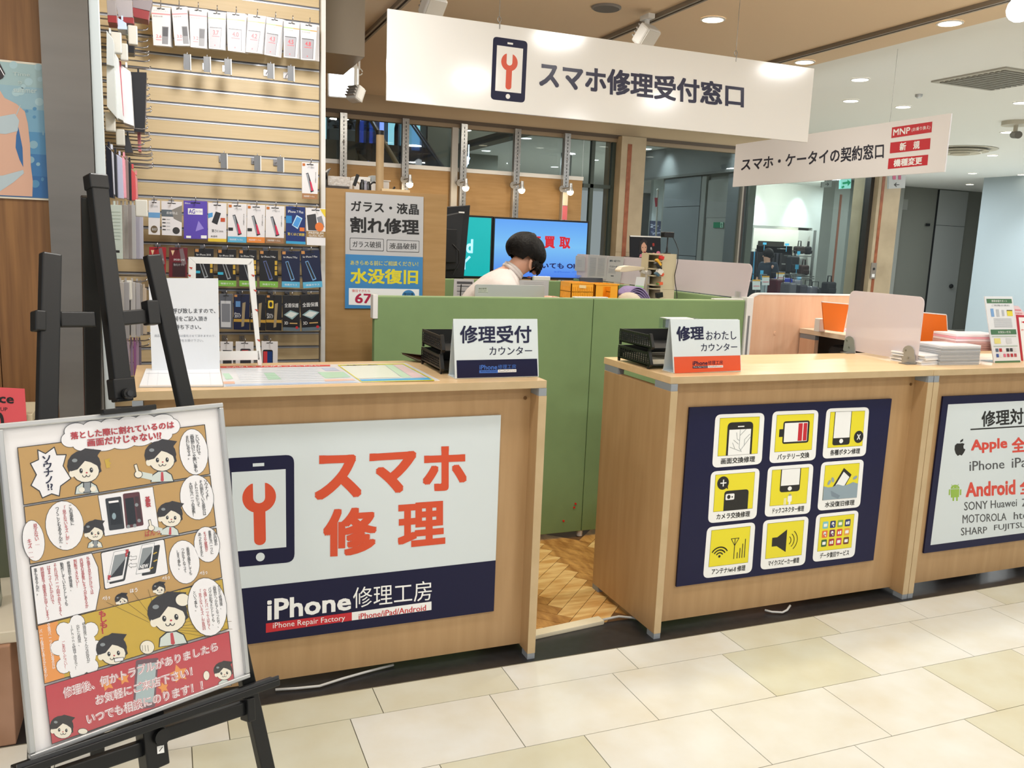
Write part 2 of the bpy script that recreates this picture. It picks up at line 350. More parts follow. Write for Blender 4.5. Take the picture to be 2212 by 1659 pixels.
def disc(px, py, r, name, label, cat, m, m2):
    c = P(px, py, z=2.8); t = thing(name, label, cat, (c.x, c.y, 2.79))
    MB().lathe([(r, 2.8), (r, 2.792), (r*.88, 2.787)], (c.x, c.y, 0), 28).build('rim', m, t, smooth=2)
    MB().cyl((c.x, c.y, 2.786), r*.88, .004, n=28).build('grille', m2, t)
    for k in range(1, 5): pass
disc(1310, 15, .085, 'ceiling_speaker', 'round grey ceiling speaker above the big hanging sign', 'speaker', mat('8C8884', .5), mat('77736F', .6, bump=.6, scale=900, name='speaker_grille'))
c = P(2075, 322, z=2.8); t = thing('air_diffuser', 'round cream ceiling air diffuser beside the second hanging sign', 'air vent', (c.x, c.y, 2.7))
for i, (r, z) in enumerate(((.42, 2.795), (.33, 2.77), (.24, 2.75), (.12, 2.735))):
    MB().lathe([(r, z), (r*.82, min(z+.028, 2.7985)), (r*.8, min(z+.02, 2.796)), (r*.97, z-.006), (r, z)], (c.x, c.y, 0), 32).build('ring', mat('CFC8B6', .5), t, smooth=2)
c = P(2155, 170, z=2.8); t = thing('ceiling_grille', 'square grey air grille in the white ceiling, upper right', 'air vent', (c.x, c.y, 2.78))
MB().box(c.x-.32, c.x+.32, c.y-.32, c.y+.32, 2.788, 2.799).build('frame', mat('B9B5A8', .5), t)
for k in range(12): bx('slat', mat('8F8D84', .6), t, c.x-.28, c.x+.28, c.y-.28+k*.048, c.y-.255+k*.048, 2.78, 2.79)
c = P(1985, 204, z=2.8); tag(MB().lathe([(.03, 2.8), (.03, 2.785), (.012, 2.77), (0, 2.768)], (c.x, c.y, 0), 12).build('sprinkler', ALU, smooth=True), 'tiny ceiling sprinkler head above the second hanging sign', 'sprinkler')
c = P(2196, 262, z=2.8); t = thing('security_camera', 'beige bracketed camera on the white ceiling at the right edge', 'camera', (c.x, c.y, 2.7))
MB().cyl((c.x, c.y, 2.76), .13, .04, n=24).build('base', mat('CFC8B6', .5), t); MB().cyl((c.x, c.y, 2.68), .02, .09).build('stem', mat('CFC8B6', .5), t); MB().cyl((c.x-.05, c.y-.08, 2.66), .035, .14, (.4, .6, .1)).build('lens_barrel', mat('6B675F', .4), t)
# soffit above the slat wall
p = P(697, 112, y=4.35)
bx('trim_3', mat('D8DCDC', .3, name='white_soffit'), None, -.6, .66, 4.06, 4.45, 2.4, 2.8, kind='structure')
bx('trim_4', mat('8E8475', .3, name='glossy_soffit'), None, .69, .93, 4.35, 4.9, P(697, 112, y=4.35).z, 2.8, kind='structure')
def spotlight(px, py, z, label, s, aim, glow):
    c = P(px, py, z=z); t = thing('track_spotlight', label, 'spotlight', (c.x, c.y, z)); a = V(aim).normalized()
    MB().bar((c.x, c.y, z+.05*s), (c.x, c.y, 2.78), .03*s, .03*s).build('stem', WPL, t)
    MB().box(c.x-.03*s, c.x+.03*s, c.y-.07*s, c.y+.07*s, 2.75, 2.776).build('adapter', WPL, t)
    sd = a.cross(V((0, 0, 1))).normalized(); up = sd.cross(a)
    MB().obox(c, a*.055*s, sd*.085*s, up*.085*s).build('housing', WPL, t, bevel=.012)
    MB().obox(c+a*.0565*s, a*.002, sd*.075*s, up*.075*s).build('lamp_face', mat('F4FAFF', .5, emit=glow) if glow else mat('D8D4CC', .3), t)
    for k in range(4): MB().obox(c-a*(.062+.0)*s+up*(.05-k*.033)*s, a*.02*s, sd*.07*s, up*.006*s).build('cooling_fin', mat('A8A49E', .4), t)
    return c
c = spotlight(742, 176, 2.42, 'glowing square white spotlight beside the top of the slat wall', 1.15, (-.2, -1, -.25), 6)
light('AREA', (.35, 2.9, 2.45), 10, (1, .97, .94), .3, target=(.25, 4, 1.7))
spotlight(768, 203, 2.22, 'pinkish white square spotlight turned away below the glowing one', .5, (.8, .5, -.4), 0)
spotlight(1396, 78, 2.66, 'unlit white spotlight on the middle rail above the big sign', .7, (.3, -.8, -.7), 0)
spotlight(935, 14, 2.68, 'white spotlight at the top edge behind the big sign left end', .7, (.2, -.8, -.7), 0)
c = P(2203, 20, z=2.66); t = thing('lantern_lamp', 'bright white glowing lamp at the upper right corner', 'lamp', (c.x, c.y, 2.6))
MB().ball(c, .06, .06, .06).build('globe', mat('FFFFFF', .5, emit=7), t, smooth=True); MB().cyl((c.x, c.y, 2.7), .02, .1).build('stem', WPL, t)
c = P(776, 150, z=2.5); t = thing('ceiling_hook', 'small clear hanging hook below the left spotlight rail', 'hook', (c.x, c.y, 2.45))
MB().bar((c.x, c.y, 2.5), (c.x, c.y, 2.8), .012, .002).build('strap', WPL, t); MB().tube([(c.x+.02*math.cos(a), c.y, 2.485+.02*math.sin(a)) for a in [i*.5 for i in range(13)]], .0035, 6).build('ring', WPL, t, smooth=True)
# ================================================================ counters
def screw(x, y, z, t): MB().cyl((x, y, z), .006, .003, (0, -1, 0), n=10).build('screw', mat('7A5C3A', .4, .5), t)
def counter(x0, x1, yf, yb, label, name='service_counter', rot=False):
    t = thing(name, label, 'counter', ((x0+x1)/2, (yf+yb)/2, 0), 'wooden service counters')
    top = bx('countertop', [OAKT], t, x0, x1, yf, yb, .974, 1.0, bevel=.0012)
    bx('top_edge_band', OAKE, top, x0, x1, yf-.0006, yf, .9745, .9995)
    for a in (x0, x1-.03):
        sp_ = bx('side_panel', OAK, t, a, a+.03, yf-.006, yb-.01, .022, .948, bevel=.001)
        bx('side_edge_band', OAKE, sp_, a+.0005, a+.0295, yf-.007, yf-.006, .022, .948)
        for y in (yf-.005, yb-.12): bx('spacer', GRY, t, a+.001, a+.029, y, y+.11, .948, .974)
        for y in (yf-.006, yb-.06): bx('foot', GRY, sp_, a+.001, a+.029, y, y+.05, 0, .022)
    fp_ = bx('front_panel', OAK, t, x0+.03, x1-.03, yf+.062, yf+.08, .03, .974)
    bx('shelf', OAK, t, x0+.03, x1-.03, yf+.085, yb-.02, .5, .52)
    screw(x0+.05, yf+.062, .93, fp_); screw(x1-.05, yf+.062, .93, fp_)
    return t
YF, YB = 2.568, 3.075
counter(-.1006, 1.1755, YF, YB, 'wooden service counter on the left with a large phone repair sign')
counter(1.6618, 2.9278, YF, YB, 'wooden service counter in the middle with the nine yellow icons sign')
counter(2.9300, 4.22, YF, YB, 'wooden service counter at the right with the supported brands sign')
# ---- sign on counter 1 (plane y=2.62)
FP = planey(2.62)
def board(label, x0, x1, z0, z1, m, name='sign_board', y=2.62, th=.008, cat='sign', grp=None):
    t = thing(name, label, cat, ((x0+x1)/2, y, z0), grp); bx('panel', m, t, x0, x1, y, y+th, z0, z1); return t
s1 = board('large white and navy phone repair sign on the left counter front', .02, 1.0355, .172, .876, SGN)
pr = Print(FP, zoom(480, 840, 3.072))
def pxw(x, z): # plane metres to full pixel not needed
    return None
pr.raw([(.02, .172), (1.0355, .172), (1.0355, .36), (.02, .36)], NAVY)
def phone_icon(pr, tl, tr, br, bl, L=0, white=SGN):
    pr.rr(tl, tr, br, bl, .12, NAVY, L)
    def q(a, b_):
        x = (tl[0]*(1-a)+tr[0]*a)*(1-b_)+(bl[0]*(1-a)+br[0]*a)*b_; y = (tl[1]*(1-a)+tr[1]*a)*(1-b_)+(bl[1]*(1-a)+br[1]*a)*b_; return (x, y)
    pr.poly([q(.12, .13), q(.88, .13), q(.88, .855), q(.12, .855)], white, L+1)
    pr.poly([q(.42, .06), q(.58, .06), q(.58, .09), q(.42, .09)], white, L+1)
    pts = [q(.5+.065*math.cos(i*.35), .925+.04*math.sin(i*.35)) for i in range(18)]; pr.poly(pts, white, L+1)
    R_, cx, cy, asp = .24, .5, .375, .6   # wrench
    out = []
    for i in range(33):
        a = math.radians(-62+ (304)*i/32); out.append(q(cx+R_*math.sin(a)*1.0+0, cy-R_*asp*math.cos(a)) if False else q(cx+R_*math.cos(math.radians(-62+304*i/32)), cy+R_*asp*math.sin(math.radians(-62+304*i/32))))
    # jaw slot
    slot = [q(cx-.085, cy-.13), q(cx-.085, cy+.005)]+[q(cx-.085*math.cos(t_), cy+.005+.05*math.sin(t_)) for t_ in [j*math.pi/8 for j in range(1, 8)]]+[q(cx+.085, cy+.005), q(cx+.085, cy-.13)]
    pr.poly(out+slot, ORNG, L+2)
    hd = [q(cx-.085, cy+.1), q(cx+.085, cy+.1), q(cx+.085, .77)]+[q(cx+.085*math.cos(t_), .77+.045*math.sin(t_)) for t_ in [j*math.pi/8 for j in range(1, 8)]]+[q(cx-.085, .77)]
    pr.poly(hd, ORNG, L+3)
phone_icon(pr, (2, 462), (477, 436), (480, 1148), (28, 1190))
pr.text('ス', [(612, 440), (924, 432), (924, 718), (612, 742)], ORNG, 1, .035); pr.text('マ', [(978, 428), (1290, 408), (1275, 690), (970, 695)], ORNG, 1, .035); pr.text('ホ', [(1330, 385), (1622, 375), (1622, 668), (1330, 685)], ORNG, 1, .035)
pr.text('修', [(670, 798), (1026, 778), (1026, 1098), (670, 1116)], ORNG, 1, .035); pr.text('理', [(1165, 762), (1480, 740), (1480, 1028), (1165, 1060)], ORNG, 1, .035)
pr.text('iPhone', [(298, 1395), (855, 1350), (855, 1465), (298, 1538)], WHT, 2, .024)
pr.text('修理工房', [(868, 1318), (1390, 1270), (1390, 1400), (868, 1456)], WHT, 2)
pr.poly([(290, 1556), (860, 1482), (860, 1536), (290, 1618)], RED, 2); pr.poly([(860, 1482), (1388, 1410), (1388, 1466), (860, 1536)], WHT, 2)
pr.text('iPhone Repair Factory', [(336, 1552), (815, 1500), (815, 1545), (336, 1600)], WHT, 4); pr.text('iPhone/iPad/Android', [(905, 1490), (1352, 1430), (1352, 1470), (905, 1530)], RED, 4, .015)
pr.build(s1)
# ---- icon sign on counter 2
s2 = board('navy sign with nine yellow repair icons on the middle counter front', 1.787, 2.773, .17, .8735, mat('14163C', .4, spec=.3, name='navy_board'))
YEL = mat('E8DC2A', .35, name='yellow_print'); IB = mat('1A1A1A', .35, name='icon_black'); GRL = mat('9AA0A2', .4)
pr = Print(FP, zoom(1460, 840, 4.424)); Zi = pr.c
cards = [((378, 245), (848, 228), (818, 718), (345, 755), '画面交換修理'), ((925, 216), (1364, 200), (1332, 680), (890, 712), 'バッテリー交換'), ((1440, 188), (1848, 174), (1812, 640), (1398, 668), '各種ボタン修理'),
         ((335, 790), (802, 755), (768, 1240), (305, 1285), 'カメラ交換修理'), ((880, 745), (1316, 713), (1280, 1190), (845, 1225), 'ドックコネクター修理'), ((1390, 702), (1797, 672), (1758, 1130), (1350, 1165), '水没復旧修理'),
         ((298, 1322), (760, 1272), (724, 1755), (258, 1812), 'アンテナ/wi-fi 修理'), ((835, 1258), (1270, 1215), (1232, 1680), (805, 1730), 'マイク/スピーカー修理'), ((1342, 1200), (1747, 1158), (1705, 1605), (1303, 1655), 'データ復旧サービス')]
def sub(c): return lambda a, b_: ((c[0][0]*(1-a)+c[1][0]*a)*(1-b_)+(c[3][0]*(1-a)+c[2][0]*a)*b_, (c[0][1]*(1-a)+c[1][1]*a)*(1-b_)+(c[3][1]*(1-a)+c[2][1]*a)*b_)
for i, c in enumerate(cards):
    pr.c = Zi; pr.rr(*c[:4], .12, WHT, 0); q = sub(c); 
    pr.text(c[4], [q(.17, .83), q(.86, .83), q(.86, .945), q(.17, .945)], IB, 2, .02)
    pr.c = lambda a, b_, q=q: Zi(*q(a, b_))
    def R(x0, y0, x1, y1, m, L=2): pr.poly([(x0, y0), (x1, y0), (x1, y1), (x0, y1)], m, L)
    R(.095, .07, .905, .79, IB, 1); R(.1, .075, .9, .785, YEL, 2)
    if i == 0:
        pr.rr((.26, .16), (.78, .16), (.78, .6), (.26, .6), .18, IB, 3); R(.26, .3, .78, .785, IB, 3); R(.3, .3, .74, .785, WHT, 4); R(.47, .235, .6, .255, WHT, 4)
        for l in [[(.52, .3), (.52, .65), (.57, .73)], [(.64, .3), (.52, .42)], [(.74, .45), (.55, .7)], [(.45, .36), (.47, .48), (.52, .52)], [(.4, .5), (.5, .58)], [(.33, .63), (.55, .72)], [(.38, .55), (.43, .66)], [(.72, .4), (.62, .5), (.62, .62)]]: pr.line(l, .01, GRL, 5)
    if i == 1:
        pr.rr((.25, .2), (.82, .2), (.82, .64), (.25, .64), .1, IB, 3); R(.17, .35, .27, .5, IB, 3); R(.28, .235, .78, .605, WHT, 4); R(.58, .25, .67, .595, RED, 5); R(.69, .25, .77, .595, RED, 5)
    if i == 2:
        pr.rr((.2, .4), (.6, .4), (.6, .745), (.2, .745), .15, IB, 3); R(.2, .075, .6, .6, IB, 3); R(.215, .075, .585, .6, WHT, 4); pr.ell(.4, .665, .045, .045, WHT, 4); pr.ell(.8, .6, .11, .125, IB, 4); pr.line([(.77, .55), (.83, .65)], .02, WHT, 5); pr.line([(.83, .55), (.77, .65)], .02, WHT, 5)
    if i == 3:
        pr.ell(.26, .24, .12, .13, IB, 3); pr.poly([(.32, .33), (.37, .37), (.36, .28)], IB, 3); pr.line([(.21, .24), (.32, .24)], .022, WHT, 5); pr.line([(.265, .18), (.265, .3)], .022, WHT, 5)
        pr.rr((.3, .4), (.8, .4), (.8, .75), (.3, .75), .14, IB, 3); R(.3, .55, .8, .785, IB, 3); pr.rr((.33, .46), (.51, .46), (.51, .58), (.33, .58), .15, WHT, 4); pr.ell(.395, .52, .035, .04, IB, 5); pr.ell(.465, .525, .014, .016, IB, 5)
    if i == 4:
        pr.rr((.29, .3), (.73, .3), (.73, .53), (.29, .53), .15, IB, 3); R(.29, .075, .73, .45, IB, 3); R(.31, .075, .71, .4, WHT, 4); pr.ell(.51, .465, .045, .042, WHT, 4)
        R(.5, .58, .55, .61, GRL, 4); pr.rr((.48, .61), (.57, .61), (.57, .73), (.48, .73), .2, WHT, 4); R(.505, .73, .545, .785, WHT, 4); R(.4, .65, .415, .785, WHT, 4); R(.43, .65, .445, .785, WHT, 4)
    if i == 5:
        pr.poly([(.54, .15), (.73, .3), (.5, .72), (.28, .58)], IB, 3); pr.poly([(.56, .2), (.71, .31), (.49, .68), (.33, .57)], WHT, 4); BG = mat('8FA3B0', .4); pr.poly([(.54, .15), (.73, .3), (.7, .36), (.51, .2)], IB, 5)
        pr.poly([(.1, .5), (.2, .53), (.3, .53), (.42, .48), (.55, .52), (.68, .5), (.78, .46), (.9, .5), (.9, .785), (.1, .785)], BG, 6); pr.poly([(.27, .6), (.5, .72), (.46, .78), (.3, .72)], mat('7A8B99', .4), 7)
        for x, y, r in ((.22, .43, 30), (.3, .38, -20), (.82, .37, 60)): pr.ell(x, y, .03, .055, BG, 6, r)
    if i == 6:
        for r in (.07, .125, .18): pr.arc(.3, .6, r, .024, 212, 328, IB, 4)
        pr.ell(.3, .6, .025, .025, IB, 4); pr.line([(.52, .28), (.68, .28), (.6, .42), (.52, .28)], .012, IB, 4); pr.line([(.6, .28), (.6, .68)], .014, IB, 4)
        for k_, h_ in enumerate((.12, .2, .28, .37)): R(.66+k_*.05, .68-h_, .675+k_*.05, .68, IB, 4)
    if i == 7:
        R(.22, .37, .35, .55, IB, 3); pr.poly([(.33, .37), (.54, .23), (.54, .69), (.33, .55)], IB, 3)
        for r in (.1, .17, .24): pr.arc(.54, .46, r, .014, -48, 48, IB, 4)
    if i == 8:
        cols = ['7EC3C9', '23346E', '7FA64B', '23346E', 'E0703C', '6B2350', 'D44A3A', 'E5A24A', '2F5E38', 'A52A2A', 'C0315E', '6E3C28']
        for k_ in range(12):
            x, y = .17+(k_ % 4)*.175, .17+(k_//4)*.19; pr.rr((x, y), (x+.13, y), (x+.13, y+.15), (x, y+.15), .2, pm(cols[k_]), 3); 
            if k_ in (1, 4, 5): pr.ell(x+.065, y+.06, .03, .035, WHT, 4); pr.line([(x+.065, y+.07), (x+.09, y+.12)], .02, WHT, 4)
            elif k_ in (3, 6, 9): R(x+.025, y+.05, x+.06, y+.11, WHT, 4); R(x+.07, y+.04, x+.105, y+.11, WHT, 4)
            else: pr.rr((x+.025, y+.045), (x+.105, y+.045), (x+.105, y+.11), (x+.025, y+.11), .2, WHT, 4)
pr.build(s2)
# ---- brands sign on counter 3
s3 = board('white sign with navy border listing supported phone brands, right counter front', 3.062, 4.14, .17, .8735, mat('14163C', .4, spec=.3, name='navy_board'))
pr = Print(FP, zoom(1250, 750, 2.2994))
pr.raw([(3.095, .205), (4.107, .205), (4.107, .838), (3.095, .838)], SGN)
GT = mat('4C4E52', .4); AG = mat('93B84A', .4); RT = mat('D6483A', .4)
pr.poly([(1945, 405), (2400, 378), (2400, 384), (1945, 412)], IB, 1)
pr.text('修理対応機種', [(2000, 318), (2420, 282), (2420, 366), (2000, 396)], IB, 2, .02)
pr.text('Apple', [(1948, 460), (2128, 448), (2128, 516), (1948, 530)], RT, 2, .03); pr.text('全機種', [(2150, 450), (2350, 432), (2350, 512), (2150, 526)], RT, 2, .03)
pr.text('iPhone', [(1940, 566), (2114, 556), (2114, 602), (1940, 616)], GT, 2, .01); pr.text('iPad iPod', [(2150, 550), (2400, 532), (2400, 584), (2150, 600)], GT, 2, .01)
pr.text('Android', [(1922, 672), (2168, 656), (2168, 732), (1922, 746)], RT, 2, .03); pr.text('全機種', [(2190, 656), (2380, 642), (2380, 716), (2190, 734)], RT, 2, .03)
pr.text('SONY Huawei', [(1914, 768), (2176, 752), (2176, 790), (1914, 812)], GT, 2, .01); pr.text('ZTE LG', [(2200, 752), (2350, 740), (2350, 782), (2200, 792)], GT, 2, .01)
pr.text('MOTOROLA', [(1906, 832), (2124, 822), (2124, 860), (1906, 876)], GT, 2, .01); pr.text('htc ASUS', [(2160, 818), (2370, 800), (2370, 842), (2160, 856)], GT, 2, .01)
pr.text('SHARP', [(1898, 896), (2028, 890), (2028, 924), (1898, 936)], GT, 2, .01); pr.text('FUJITSU', [(2062, 882), (2222, 866), (2222, 904), (2062, 918)], GT, 2, .01)
# fruit emblem
ap = [(1893, 478), (1905, 476), (1916, 480), (1910, 490), (1911, 502), (1920, 508), (1912, 524), (1902, 538), (1892, 534), (1882, 540), (1872, 528), (1866, 508), (1868, 488), (1878, 478)]
pr.poly(ap, IB, 2); pr.poly([(1893, 474), (1896, 462), (1909, 454), (1908, 466)], IB, 2)
# robot emblem
pr.ell(1869, 702, 22, 19, AG, 2, -3, 20, 180, 360); pr.poly([(1847, 706), (1890, 703), (1888, 744), (1848, 747)], AG, 2)
for x in (1838, 1893): pr.rr((x, 706), (x+7, 705), (x+6, 734), (x-1, 735), .4, AG, 2)
for x in (1856, 1874): pr.rr((x, 744), (x+8, 743), (x+8, 763), (x, 764), .4, AG, 2)
pr.line([(1856, 690), (1851, 682)], 2.5, AG, 2); pr.line([(1881, 688), (1886, 680)], 2.5, AG, 2); pr.ell(1861, 696, 2, 2, SGN, 3); pr.ell(1878, 695, 2, 2, SGN, 3)
pr.build(s3)
# ================================================================ easel with framed comic poster
yw, ln, rl = .496, .207, -.036
eu = V((math.cos(yw), math.sin(yw), 0)); nb = V((-math.sin(yw), math.cos(yw), 0)); ev = V((nb.x*math.sin(ln), nb.y*math.sin(ln), math.cos(ln)))
u2 = eu*math.cos(rl)+ev*math.sin(rl); v2 = -eu*math.sin(rl)+ev*math.cos(rl); BC = V((-.074, 1.773, .793)); BW, BH = .225, .304
EP = Pl(BC, u2, v2); en = EP.n
fr = thing('poster_frame', 'silver framed comic poster about phone repairs resting on the black easel', 'poster', BC-v2*BH)
MB().obox(BC-en*.006, u2*(BW-.004), v2*(BH-.004), en*.004).build('backing_panel', mat('F4F3F5', .45, name='poster_paper'), fr)
for a, b_, hu, hv in ((0, BH-.005, BW, .005), (0, -BH+.005, BW, .005), (-BW+.005, 0, .005, BH-.0105), (BW-.005, 0, .005, BH-.0105)):
    MB().obox(BC+u2*a+v2*b_, u2*hu, v2*hv, en*.007).build('frame_bar', ALU, fr, bevel=.002)
TAN = mat('C09A5C', .4, name='comic_tan'); OL = mat('222325', .4); PRED = mat('B8323C', .4); CRED = mat('C04650', .4, name='comic_red'); PW = mat('F3F3F7', .4, name='comic_white'); CY = mat('C9A93A', .4); SKN = mat('F0EBDC', .4); HAIR = mat('2A2628', .4); SHRT = mat('D3DEDA', .4); CORG = mat('E89A4E', .4); PHG = mat('8C9499', .4)
Z5 = zoom(0, 860, 3.6867); Z6 = zoom(0, 1200, 3.615)
pr = Print(EP, Z5, h=.0008, step=.00012)
def panel(q, m, L=0, w=6): pr.poly(q, m, L); pr.line(q, w, OL, L+1, close=True)
def bub(cx, cy, rx, ry, rot=-7, L=3): pr.ell(cx, cy, rx+4, ry+4, OL, L, rot); pr.ell(cx, cy, rx, ry, PW, L+1, rot)
def vt(t, x, y, w, h, m=None, bold=.012):
    pr.text('\n'.join(t) if isinstance(t, str) else '\n'.join(t), [(x, y), (x+w, y-.13*w), (x+w+.12*h, y+h-.13*w), (x+.12*h, y+h)], m or OL, 12, bold)
def kid(x, y, s, rot=-6, tie=True, phone=False, point=False, L=5, body=True, mouth='w'):
    def e(dx, dy, rx, ry, m, l=0, r=0): 
        c, n_ = math.cos(math.radians(rot)), math.sin(math.radians(rot)); X, Y = dx*s, dy*s
        pr.ell(x+X*c-Y*n_, y+X*n_+Y*c, rx*s, ry*s, m, L+l, rot+r, 16)
    def p(pts, m, l=0):
        c, n_ = math.cos(math.radians(rot)), math.sin(math.radians(rot)); pr.poly([(x+a*s*c-b_*s*n_, y+a*s*n_+b_*s*c) for a, b_ in pts], m, L+l)
    if body:
        p([(-.5, 1.14), (-.42, .8), (-.15, .62), (.25, .62), (.5, .8), (.6, 1.14)], OL, 0); p([(-.46, 1.12), (-.38, .82), (-.12, .66), (.22, .66), (.46, .82), (.55, 1.12)], SHRT, 1)
        if tie: p([(.0, .68), (.1, .68), (.12, 1.08), (.05, 1.12), (-.03, 1.08)], CRED, 2)
    e(0, -.12, .74, .66, HAIR, 1); p([(-.6, -.5), (.1, -.85), (.8, -.72), (.62, -.5), (.75, .2), (.6, .3)], HAIR, 1)
    e(.06, .16, .6, .5, OL, 2); e(.06, .16, .57, .47, SKN, 3); e(-.55, .22, .13, .16, SKN, 3)
    p([(-.62, .12), (-.45, -.45), (.15, -.55), (.62, -.35), (.66, .0), (.3, -.22), (.05, -.3), (-.3, .05)], HAIR, 4)
    e(-.15, .12, .075, .11, OL, 5); e(.3, .12, .075, .11, OL, 5); e(-.13, .09, .02, .03, PW, 6); e(.32, .09, .02, .03, PW, 6); e(.09, .22, .045, .035, CRED, 5)
    pr.arc(x+.0*s, y+.33*s, .08*s, .03*s, 0, 180, OL, L+5, 5); pr.arc(x+.17*s, y+.31*s, .08*s, .03*s, 0, 180, OL, L+5, 5); e(-.4, -.35, .12, .08, PHG, 5)
    if phone: p([(-.1, .62), (.25, .62), (.22, 1.1), (-.12, 1.1)], OL, 5); p([(-.06, .65), (.21, .65), (.18, 1.07), (-.08, 1.07)], PHG, 6); e(-.18, .95, .13, .12, SKN, 6); e(.32, .95, .13, .12, SKN, 6)
    if point: e(-1.05, .75, .2, .18, OL, 2); e(-1.05, .75, .17, .15, SKN, 3); p([(-1.25, .3), (-1.1, .25), (-1.0, .65), (-1.15, .68)], OL, 2); p([(-1.22, .32), (-1.12, .29), (-1.03, .65), (-1.13, .67)], SKN, 3); p([(-.95, .62), (-.4, .75), (-.4, 1.05), (-.95, .9)], SHRT, 1)
panel([(138, 395), (1628, 212), (1670, 605), (188, 850)], TAN); panel([(190, 865), (1672, 618), (1718, 1018), (238, 1322)], TAN)
CLD = [(955, 285, 440, 100), (600, 260, 90, 60), (740, 240, 90, 60), (880, 222, 90, 60), (1020, 205, 90, 60), (1150, 190, 90, 60), (1290, 180, 90, 50), (1370, 225, 60, 60), (560, 330, 75, 60), (680, 370, 100, 50), (830, 365, 110, 55), (980, 345, 110, 60), (1120, 325, 100, 55), (1260, 300, 110, 55)]
for i, (cx, cy, rx, ry) in enumerate(CLD):
    pr.ell(cx, cy, rx+4, ry+4, OL, 3, -6.5)
for i, (cx, cy, rx, ry) in enumerate(CLD): pr.ell(cx, cy, rx, ry, PW, 4, -6.5)
pr.text('落とした際に割れているのは', [(555, 272), (1380, 180), (1385, 240), (562, 332)], PRED, 12, .03); pr.text('画面だけじゃない!?', [(690, 328), (1280, 262), (1285, 330), (695, 388)], PRED, 12, .03)
st = [(240, 520), (305, 490), (298, 412), (360, 442), (430, 390), (450, 452), (525, 450), (500, 540), (562, 640), (480, 700), (470, 780), (410, 762), (335, 795), (312, 740), (245, 695), (288, 610)]
pr.line(st, 8, OL, 4, close=True); pr.poly(st, PW, 3); vt(['ソ', 'ウ', 'ナ', 'ノ', '!?'], 330, 462, 72, 275, NAVY, .02)
kid(668, 555, 182, -4, False, True); kid(1275, 472, 172, -2, True, False, True); bub(1540, 428, 112, 182)
pr.poly([(830, 492), (880, 476), (862, 500), (884, 520), (868, 530), (878, 552), (845, 558)], CY, 5)
for a in [('というわけで、', 1548, 292, 30, 190), ('画面だけじゃ無い事も', 1508, 292, 30, 300), ('まれにあるよ。', 1470, 300, 30, 190)]: vt(*a)
wr = [(778, 775), (1215, 705), (1262, 1030), (832, 1100)]; panel(wr, PW, 2, 4)
pr.rr((835, 800), (962, 782), (990, 1038), (868, 1055), .1, mat('2B2E33', .3), 4); pr.poly([(860, 830), (945, 818), (975, 1000), (885, 1012)], mat('14161A', .2), 5); pr.poly([(860, 822), (940, 812), (942, 828), (864, 838)], PW, 6); pr.ell(905, 940, 16, 26, mat('8FA6B0', .3), 6)
pr.rr((975, 762), (1108, 745), (1142, 1012), (1002, 1038), .1, mat('5A2A30', .3), 4); pr.poly([(992, 800), (1060, 790), (1085, 1000), (1015, 1010)], mat('14161A', .2), 5); pr.poly([(1068, 785), (1100, 780), (1130, 985), (1098, 990)], mat('3B2326', .3), 5)
for x, y in ((1085, 850), (1105, 975), (1020, 1022), (1070, 1015)): pr.ell(x, y, 14, 14, PHG, 6)
vt('基板', 1148, 785, 42, 85, PRED, .03); kid(1350, 935, 138, 2, True, False, True); kid(745, 1062, 114, -2, False, True)
bub(1565, 790, 132, 178); bub(512, 1015, 150, 195); bub(265, 1135, 86, 162)
for a in [('ソウナノよ！', 1620, 652, 27, 160), ('その割れている部分は', 1580, 655, 27, 280), ('ｉＰｈｏｎｅにとって', 1540, 665, 27, 200), ('大切なパーツの基板！', 1498, 672, 27, 272), ('この基板に', 540, 852, 30, 162), ('「見えないキズ」が、', 488, 858, 30, 305, PRED), ('つくこともあるんだ。', 435, 870, 30, 320), ('見えない…', 258, 1002, 34, 170, PRED), ('キズ……', 212, 1122, 34, 150, PRED)]: vt(*a)
pr.text('ばんっ', [(1150, 1055), (1270, 1035), (1272, 1085), (1152, 1105)], PRED, 12, .01)
panel([(240, 1340), (1720, 1035), (1765, 1428), (292, 1842)], TAN)
bub(1645, 1165, 100, 140); bub(1465, 1305, 120, 172)
for a in [('この内部の', 1690, 1048, 24, 128), ('重要なパーツに', 1652, 1055, 24, 188), ('キズや破損が', 1612, 1063, 24, 160, PRED), ('あったりすると', 1572, 1072, 24, 190), ('画面交換をしても', 1478, 1188, 24, 222), ('つかなくなって', 1438, 1198, 24, 192), ('しまう事も。', 1398, 1212, 24, 155)]: vt(*a)
pr.rr((798, 1228), (1308, 1118), (1342, 1400), (830, 1528), .03, OL, 2); pr.rr((804, 1234), (1302, 1125), (1336, 1396), (836, 1520), .03, PW, 3)
for q, d in ((((905, 1225), (1022, 1202), (978, 1440), (852, 1468)), 0), (((1128, 1170), (1228, 1152), (1192, 1382), (1080, 1402)), 1)):
    pr.rr(*[(x+(14 if not d else 45), y+14) for x, y in q], .12, OL, 4); pr.rr(*q, .12, PW, 5); q2 = sub((*q,)); pr.poly([q2(.1, .12), q2(.9, .12), q2(.9, .86), q2(.1, .86)], PHG, 6); pr.poly([q2(.1, .86), q2(.9, .3), q2(.9, .86)], mat('2B2E33', .3), 7); pr.line([q2(0, 0), q2(1, 0), q2(1, 1), q2(0, 1)], 3, PHG, 6, close=True)
for x, y in ((1230, 1240), (1232, 1300), (1200, 1360)): pr.line([(x-10, y), (x+14, y-12)], 9, CY, 8)
